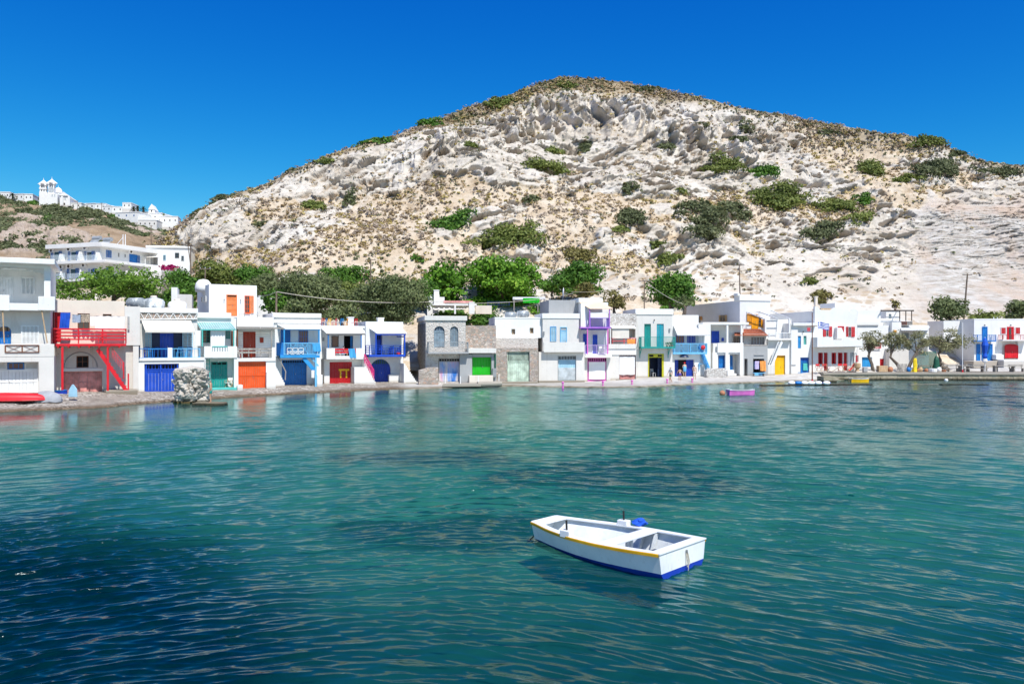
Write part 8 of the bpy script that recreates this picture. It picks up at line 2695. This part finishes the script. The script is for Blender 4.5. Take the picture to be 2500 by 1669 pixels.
for i, (x, mt, lb, w) in enumerate(((95, 'terracotta', 'round terracotta jar left of the pallet', .32), (600, 'tanwood', 'wicker basket under the table before the netting', .30), (565, 'terracotta', 'low clay pot beside the yellow net', .2), (700, 'terracotta', 'clay pot under the table right of the basket', .22), (915, 'plasticw', 'white sack right of the dark green parasol', .30), (400, 'blue', 'dark blue crate at the foot of the forked tamarisk', .3))):
    tag(MB().lathe((0, 0, 0), [(w * .7, 0), (w * .95, w * .5), (w, w * 1.1), (w * .8, w * 1.6), (w * .55, w * 1.8), (w * .62, w * 1.95)], 12).build('jar' if i in (0, 2, 3) else 'container', M[mt], None, True, 0, Q(x, 1015, 98.8)), lb, 'container')
tag(MB().box(-.55, .55, -.4, .4, 0, .75).build('crate', M['tanwood'], None, False, .03, Q(-45, 1010, 98.9)), 'tan crate at the foot of the bare tamarisk', 'crate')
r = tag(empty('shrub', Q(1000, 1005, 98.8)), 'purplish potted bush under the spreading tamarisk', 'shrub')
P_, N_, T_ = blob_leaves([(0, 0, .6, .45, .4, .5), (.3, 0, .35, .4, .4, .35), (-.2, 0, .95, .25, .25, .3)], 22, np.random.default_rng(8))
link('foliage', leaf_mesh('foliage', P_, N_, .16, 1.6, 8), M['leaf_tan'], r)
MB().lathe((0, 0, 0), [(.22, -.02), (.3, .2), (.28, .25)], 10).build('pot', M['terracotta'], r)
def bench(p, L_, label, back=True, rz=0):
    r = tag(empty('bench', p, R(rz)), label, 'bench', 'weathered benches on the quay')
    m = MB()
    for y in (-.16, 0, .16): m.box(-L_ / 2, L_ / 2, y - .065, y + .065, .42, .46)
    m.build('seat', M['greywood'], r)
    if back:
        m = MB()
        for z in (.62, .80): m.box(-L_ / 2, L_ / 2, .22, .26, z, z + .11)
        for x in (-L_ / 2 + .2, L_ / 2 - .2): m.bar((x, .2, .3), (x, .26, .92), .07)
        m.build('backrest', M['greywood'], r)
    for x in (-L_ / 2 + .2, L_ / 2 - .2):
        MB().box(x - .05, x + .05, -.2, .2, 0, .419).build('leg', M['greywood'], r)
def qtable(p, L_, label):
    r = tag(empty('table', p), label, 'table', 'weathered tables on the quay')
    m = MB()
    for y in (-.3, -.1, .1, .3): m.box(-L_ / 2, L_ / 2, y - .09, y + .09, .72, .77)
    m.build('tabletop', M['greywood'], r)
    for x in (-L_ / 2 + .2, L_ / 2 - .2):
        MB().box(x - .07, x + .07, -.3, .3, 0, .719).build('leg', M['greywood'], r)
qtable(Q(1480, 1010, 98.8), 2.9, 'long weathered table left of the blue parasol')
bench(Q(1500, 1010, 98.0), 2.7, 'bench in front of the long table left of the blue parasol', False)
bench(Q(1560, 1010, 99.9), 2.6, 'bench behind the long table left of the blue parasol')
qtable(Q(1780, 1010, 99.2), 1.8, 'short weathered table right behind the blue parasol pole')
qtable(Q(2010, 1010, 98.6), 2.7, 'long weathered table at the far right of the quay')
bench(Q(2225, 1010, 98.9), 1.9, 'bench with backrest at the far right of the quay')
bench(Q(1150, 1000, 99.5), 1.5, 'bench under the right end of the tamarisks')
qtable(Q(1335, 1005, 99.8), 1.4, 'table left behind the thin quay-edge pole')
r = tag(empty('folded_parasol', Q(1690, 1015, 98.4, .9)), 'closed royal blue parasol on a white pole on the quay', 'parasol')
MB().tube([(0, 0, 0), (0, 0, 4.3)], .05, 8).build('pole', M['plasticw'], r)
MB().lathe((0, 0, 0), [(.18, 1.65), (.30, 1.9), (.20, 2.3), (.30, 2.75), (.42, 3.3), (.28, 3.75), (.10, 4.15), (.03, 4.25)], 9).build('canopy', M['bcloth'], r)
MB().lathe((0, 0, 0), [(.2, 1.15), (.3, 1.3), (.24, 1.64)], 7).build('valance', M['wcloth'], r)
MB().box(-.3, .3, -.3, .3, 0, .12).build('base', M['grey'], r)
p = Q(1312, 1035, 97.5, .9)
r = tag(empty('post', p), 'thin white post with a red foot at the quay edge', 'post')
MB().tube([(0, 0, 0), (0, 0, 6.2 * .98)], .04, 8).build('shaft', M['plasticw'], r)
MB().lathe((0, 0, 0), [(.1, 0), (.08, .3)], 8).build('foot', M['red'], r)
tag(MB().lathe((0, 0, 0), [(.05, -.1), (.2, -.04), (.22, .1), (.1, .2)], 10).build('float', M['plasticw'], None, True, 0, sea(2310, 928.5, .02)), 'single white float bobbing in front of the quay', 'float')
m = MB()
r = tag(empty('shop_mannequin_table', HR.W(1160, 1325, -.7)), 'low stall table with blue cloth before the shop opening', 'table')
MB().box(-.7, .7, -.3, .3, .45, .5).build('tabletop', M['lblue'], r)
for x in (-.6, .6): MB().box(x - .03, x + .03, -.25, .25, -.1, .449).build('leg', M['greywood'], r)
r = tag(empty('bench', HQ.W(330, 1180, -.6)), 'low blue bench and step before the pale blue railing', 'bench')
MB().box(-.5, .5, -.2, .2, .35, .42).build('seat', M['lblue'], r)
for x in (-.4, .4): MB().box(x - .04, x + .04, -.18, .18, -.3, .349).build('leg', M['lblue'], r)

# ------------------------------------------------------------------ people
M['skin'] = m_plain('skin', (0.46, 0.27, 0.18), 0.55, 0.08, 3.0, 0.3, 0.05)
M['skin2'] = m_plain('pale_skin', (0.58, 0.38, 0.28), 0.55, 0.08, 3.0, 0.3, 0.05)
M['hair'] = m_plain('dark_hair', (0.025, 0.018, 0.014), 0.6, 0.3, 20.0)
M['greyhair'] = m_plain('grey_hair', (0.22, 0.20, 0.18), 0.6, 0.3, 20.0)
def skinned(name, V, E, rad, mat, parent, sub=2):
    me = bpy.data.meshes.new(name)
    me.from_pydata([tuple(v) for v in V], E, [])
    o = link(name, me, mat, parent)
    s = o.modifiers.new('skin', 'SKIN')
    s.use_smooth_shade = True
    for i, q in enumerate(me.skin_vertices[0].data):
        q.radius = rad[i] if isinstance(rad[i], tuple) else (rad[i], rad[i])
        q.use_root = i == 0
    b = o.modifiers.new('subdiv', 'SUBSURF')
    b.levels = b.render_levels = sub
    return o
def person(loc, rz, label, pose, skin='skin', hair='hair', scale=1.0, top=None, bottom=None, short=True, longhair=False, extra=None):
    """pose: joint positions in metres, x forward, y to the left, z up from the feet"""
    r = tag(empty('person', loc, R(rz)), label, 'person')
    r.scale = (scale,) * 3
    J = {k: Vector(v) for k, v in pose.items()}
    V, E, rad, idx = [], [], [], {}
    def add(k, p, rr, par=None):
        idx[k] = len(V); V.append(Vector(p)); rad.append(rr)
        if par: E.append((idx[par], idx[k]))
    up = (J['neck'] - J['pelvis'])
    add('pelvis', J['pelvis'], (.125, .155))
    add('waist', J['pelvis'] + up * .38, (.105, .135), 'pelvis')
    add('chest', J['pelvis'] + up * .72, (.115, .165), 'waist')
    add('collar', J['neck'] - up * .06, (.075, .11), 'chest')
    add('neck', J['neck'] + (J['head'] - J['neck']) * .25, .052, 'collar')
    hd = (J['head'] - J['neck'])
    add('jaw', J['neck'] + hd * .62, (.070, .062), 'neck')
    add('skull', J['neck'] + hd * 1.0, (.092, .078), 'jaw')
    add('crown', J['neck'] + hd * 1.35, (.062, .058), 'skull')
    f = Vector(pose.get('face', (1, 0, 0))).normalized()
    add('nose', J['neck'] + hd * .86 + f * .105, .014, 'skull')
    for s in 'lr':
        add('sh' + s, J['sh' + s], .055, 'collar')
        add('ua' + s, J['sh' + s].lerp(J['el' + s], .45), .048, 'sh' + s)
        add('el' + s, J['el' + s], .038, 'ua' + s)
        add('fa' + s, J['el' + s].lerp(J['wr' + s], .35), .039, 'el' + s)
        add('wr' + s, J['wr' + s], .026, 'fa' + s)
        d = (J['wr' + s] - J['el' + s]).normalized()
        sd = d.cross(f); sd = Vector((0, 1, 0)) if sd.length < .1 else sd.normalized()
        add('pa' + s, J['wr' + s] + d * .06, (.020, .036), 'wr' + s)
        for k, (o_, ln) in enumerate(((-.030, .060), (-.010, .078), (.010, .074), (.030, .058))):
            b = J['wr' + s] + d * .095 + sd * o_
            add('f%d%s' % (k, s), b, .0095, 'pa' + s)
            add('g%d%s' % (k, s), b + d * ln * .55 + f * .01, .0085, 'f%d%s' % (k, s))
            add('h%d%s' % (k, s), b + d * ln + f * .028, .007, 'g%d%s' % (k, s))
        add('t1' + s, J['wr' + s] + d * .05 + f * .035, .010, 'pa' + s)
        add('t2' + s, J['wr' + s] + d * .09 + f * .055, .008, 't1' + s)
        add('hi' + s, J['hi' + s], .092, 'pelvis')
        add('th' + s, J['hi' + s].lerp(J['kn' + s], .4), .080, 'hi' + s)
        add('kn' + s, J['kn' + s], .054, 'th' + s)
        add('ca' + s, J['kn' + s].lerp(J['an' + s], .3), .055, 'kn' + s)
        add('an' + s, J['an' + s], .036, 'ca' + s)
        ff = Vector(pose.get('foot' + s, (1, 0, 0))).normalized()
        add('he' + s, J['an' + s] + Vector((0, 0, -.045)) - ff * .02, .034, 'an' + s)
        add('to' + s, J['an' + s] + Vector((0, 0, -.055)) + ff * .15, .024, 'he' + s)
    skinned('body', V, E, rad, M[skin], r)
    c = J['neck'] + hd * 1.08 - f * .018
    if hair:
        hv = [c + hd * .26, c + hd * .02 - f * .03, c - hd * .22 - f * .045]
        hr = [(.062, .062), (.094, .088), (.070, .066)]
        if longhair:
            hv.append(c - hd * .9 - f * .07); hr.append((.05, .06))
        skinned('hair', hv, [(i, i + 1) for i in range(len(hv) - 1)], hr, M[hair], r)
    if bottom:
        k = .62 if short else .25
        VV = [J['pelvis'] + up * .16, J['pelvis']]; EE = [(0, 1)]; rr = [(.125, .152), (.142, .172)]
        for s in 'lr':
            i = len(VV)
            VV += [J['hi' + s], J['hi' + s].lerp(J['kn' + s], k)]
            rr += [.108, .098]
            EE += [(1, i), (i, i + 1)]
        skinned('shorts', VV, EE, rr, M[bottom], r)
    if top:
        VV = [J['pelvis'] + up * .12, J['pelvis'] + up * .45, J['pelvis'] + up * .75, J['neck'] - up * .08]
        rr = [(.130, .160), (.122, .152), (.130, .182), (.085, .12)]
        EE = [(0, 1), (1, 2), (2, 3)]
        for s in 'lr':
            i = len(VV)
            VV += [J['sh' + s], J['sh' + s].lerp(J['el' + s], .55)]
            rr += [.070, .062]; EE += [(3, i), (i, i + 1)]
        skinned('shirt', VV, EE, rr, M[top], r)
    if extra: extra(r, J)
    return r
ST = dict(pelvis=(0, 0, .94), neck=(0, 0, 1.46), head=(.03, 0, 1.60), shl=(0, .19, 1.40), shr=(0, -.19, 1.40), ell=(-.02, .25, 1.11), elr=(-.02, -.25, 1.11), wrl=(.06, .25, .86), wrr=(.06, -.25, .86),
          hil=(0, .095, .90), hir=(0, -.095, .90), knl=(.02, .10, .49), knr=(.02, -.10, .49), anl=(0, .10, .085), anr=(0, -.10, .085))
person((SLAB.x + .15, SLAB.y + .35, .17), 192, 'bare-chested man in teal shorts standing on the rock slab, facing left', ST, hair='greyhair', bottom='teal', scale=.98)
W1 = dict(ST, knl=(.18, .10, .50), anl=(.10, .10, .10), knr=(-.04, -.10, .49), anr=(-.26, -.10, .12), ell=(-.14, .25, 1.13), wrl=(-.05, .26, .89), elr=(.12, -.25, 1.13), wrr=(.24, -.22, .92))
pp = sea(1637, 934.5, .16)
person((pp.x, pp.y, .17), 200, 'person in a grey shirt and dark shorts strolling on the walkway', W1, top='gpaint', bottom='dgreen')
B1 = dict(ST, pelvis=(-.05, 0, .90), neck=(.22, 0, 1.33), head=(.30, 0, 1.45), shl=(.16, .18, 1.29), shr=(.16, -.18, 1.29), ell=(.18, .30, 1.03), elr=(.22, -.32, 1.05), wrl=(.26, .36, .84), wrr=(.34, -.40, .86), hil=(-.05, .09, .87), hir=(-.05, -.09, .87), knl=(.04, .10, .48), knr=(-.02, -.10, .48), anl=(.02, .12, .09), anr=(-.14, -.10, .10))
pp = sea(1660, 929, .40)
person((pp.x, pp.y, .36), 80, 'boy in patterned swim shorts bending towards the blue doorway', B1, skin='skin', bottom='violet', scale=.88)
pp = sea(1671.5, 920.5, .62)
def robe(r, J):
    skinned('towel_wrap', [Vector((0, 0, 1.36)), Vector((0, 0, 1.05)), Vector((0, 0, .62))], [(0, 1), (1, 2)], [(.15, .21), (.17, .22), (.17, .21)], M['lblue'], r)
    MB().lathe((J['head'].x, 0, J['head'].z + .07), [(.11, -.04), (.115, .0), (.09, .07), (.03, .10)], 12).build('cap', M['red'], r, smooth=True)
person((pp.x, pp.y, .60), 90, 'figure wrapped in a pale blue towel with a red cap by the blue doorway', dict(ST, ell=(.08, .23, 1.12), elr=(.08, -.23, 1.12), wrl=(.2, .08, 1.2), wrr=(.2, -.08, 1.2)), skin='skin2', scale=.97, extra=robe)
pp = sea(1695.5, 926.5, .42)
person((pp.x, pp.y, .38), 75, 'woman in pale swimwear with her hair up beside the white plinth', dict(ST, ell=(.05, .22, 1.12), elr=(.02, -.24, 1.12), wrl=(.2, .12, 1.02), wrr=(.1, -.24, .88)), skin='skin2', scale=.98, bottom='wpaint', short=False,
       extra=lambda r, J: skinned('swim_top', [Vector((0, .0, 1.30)), Vector((0, 0, 1.22))], [(0, 1)], [(.13, .172), (.128, .16)], M['wpaint'], r))
SIT = dict(ST, pelvis=(0, 0, .52), neck=(.05, 0, 1.04), head=(.10, 0, 1.17), shl=(.04, .19, .98), shr=(.04, -.19, .98), ell=(.14, .24, .72), elr=(.14, -.24, .72), wrl=(.36, .14, .76), wrr=(.36, -.14, .76), hil=(.02, .09, .50), hir=(.02, -.09, .50), knl=(.44, .10, .52), knr=(.44, -.10, .52), anl=(.42, .10, .09), anr=(.42, -.10, .09))
bz_ = HG.W(1300, 1028, .8).z
person(H_at(HG, 1275, 1030, .75, bz_), 20, 'dark-haired person in a pink top seated on the balcony over the red gate', SIT, top='lilac', bottom='tcloth')
plain_chair(H_at(HG, 1262, 1030, .75, bz_), 20, 'white chair under the seated person on the balcony over the red gate', 'wpaint')
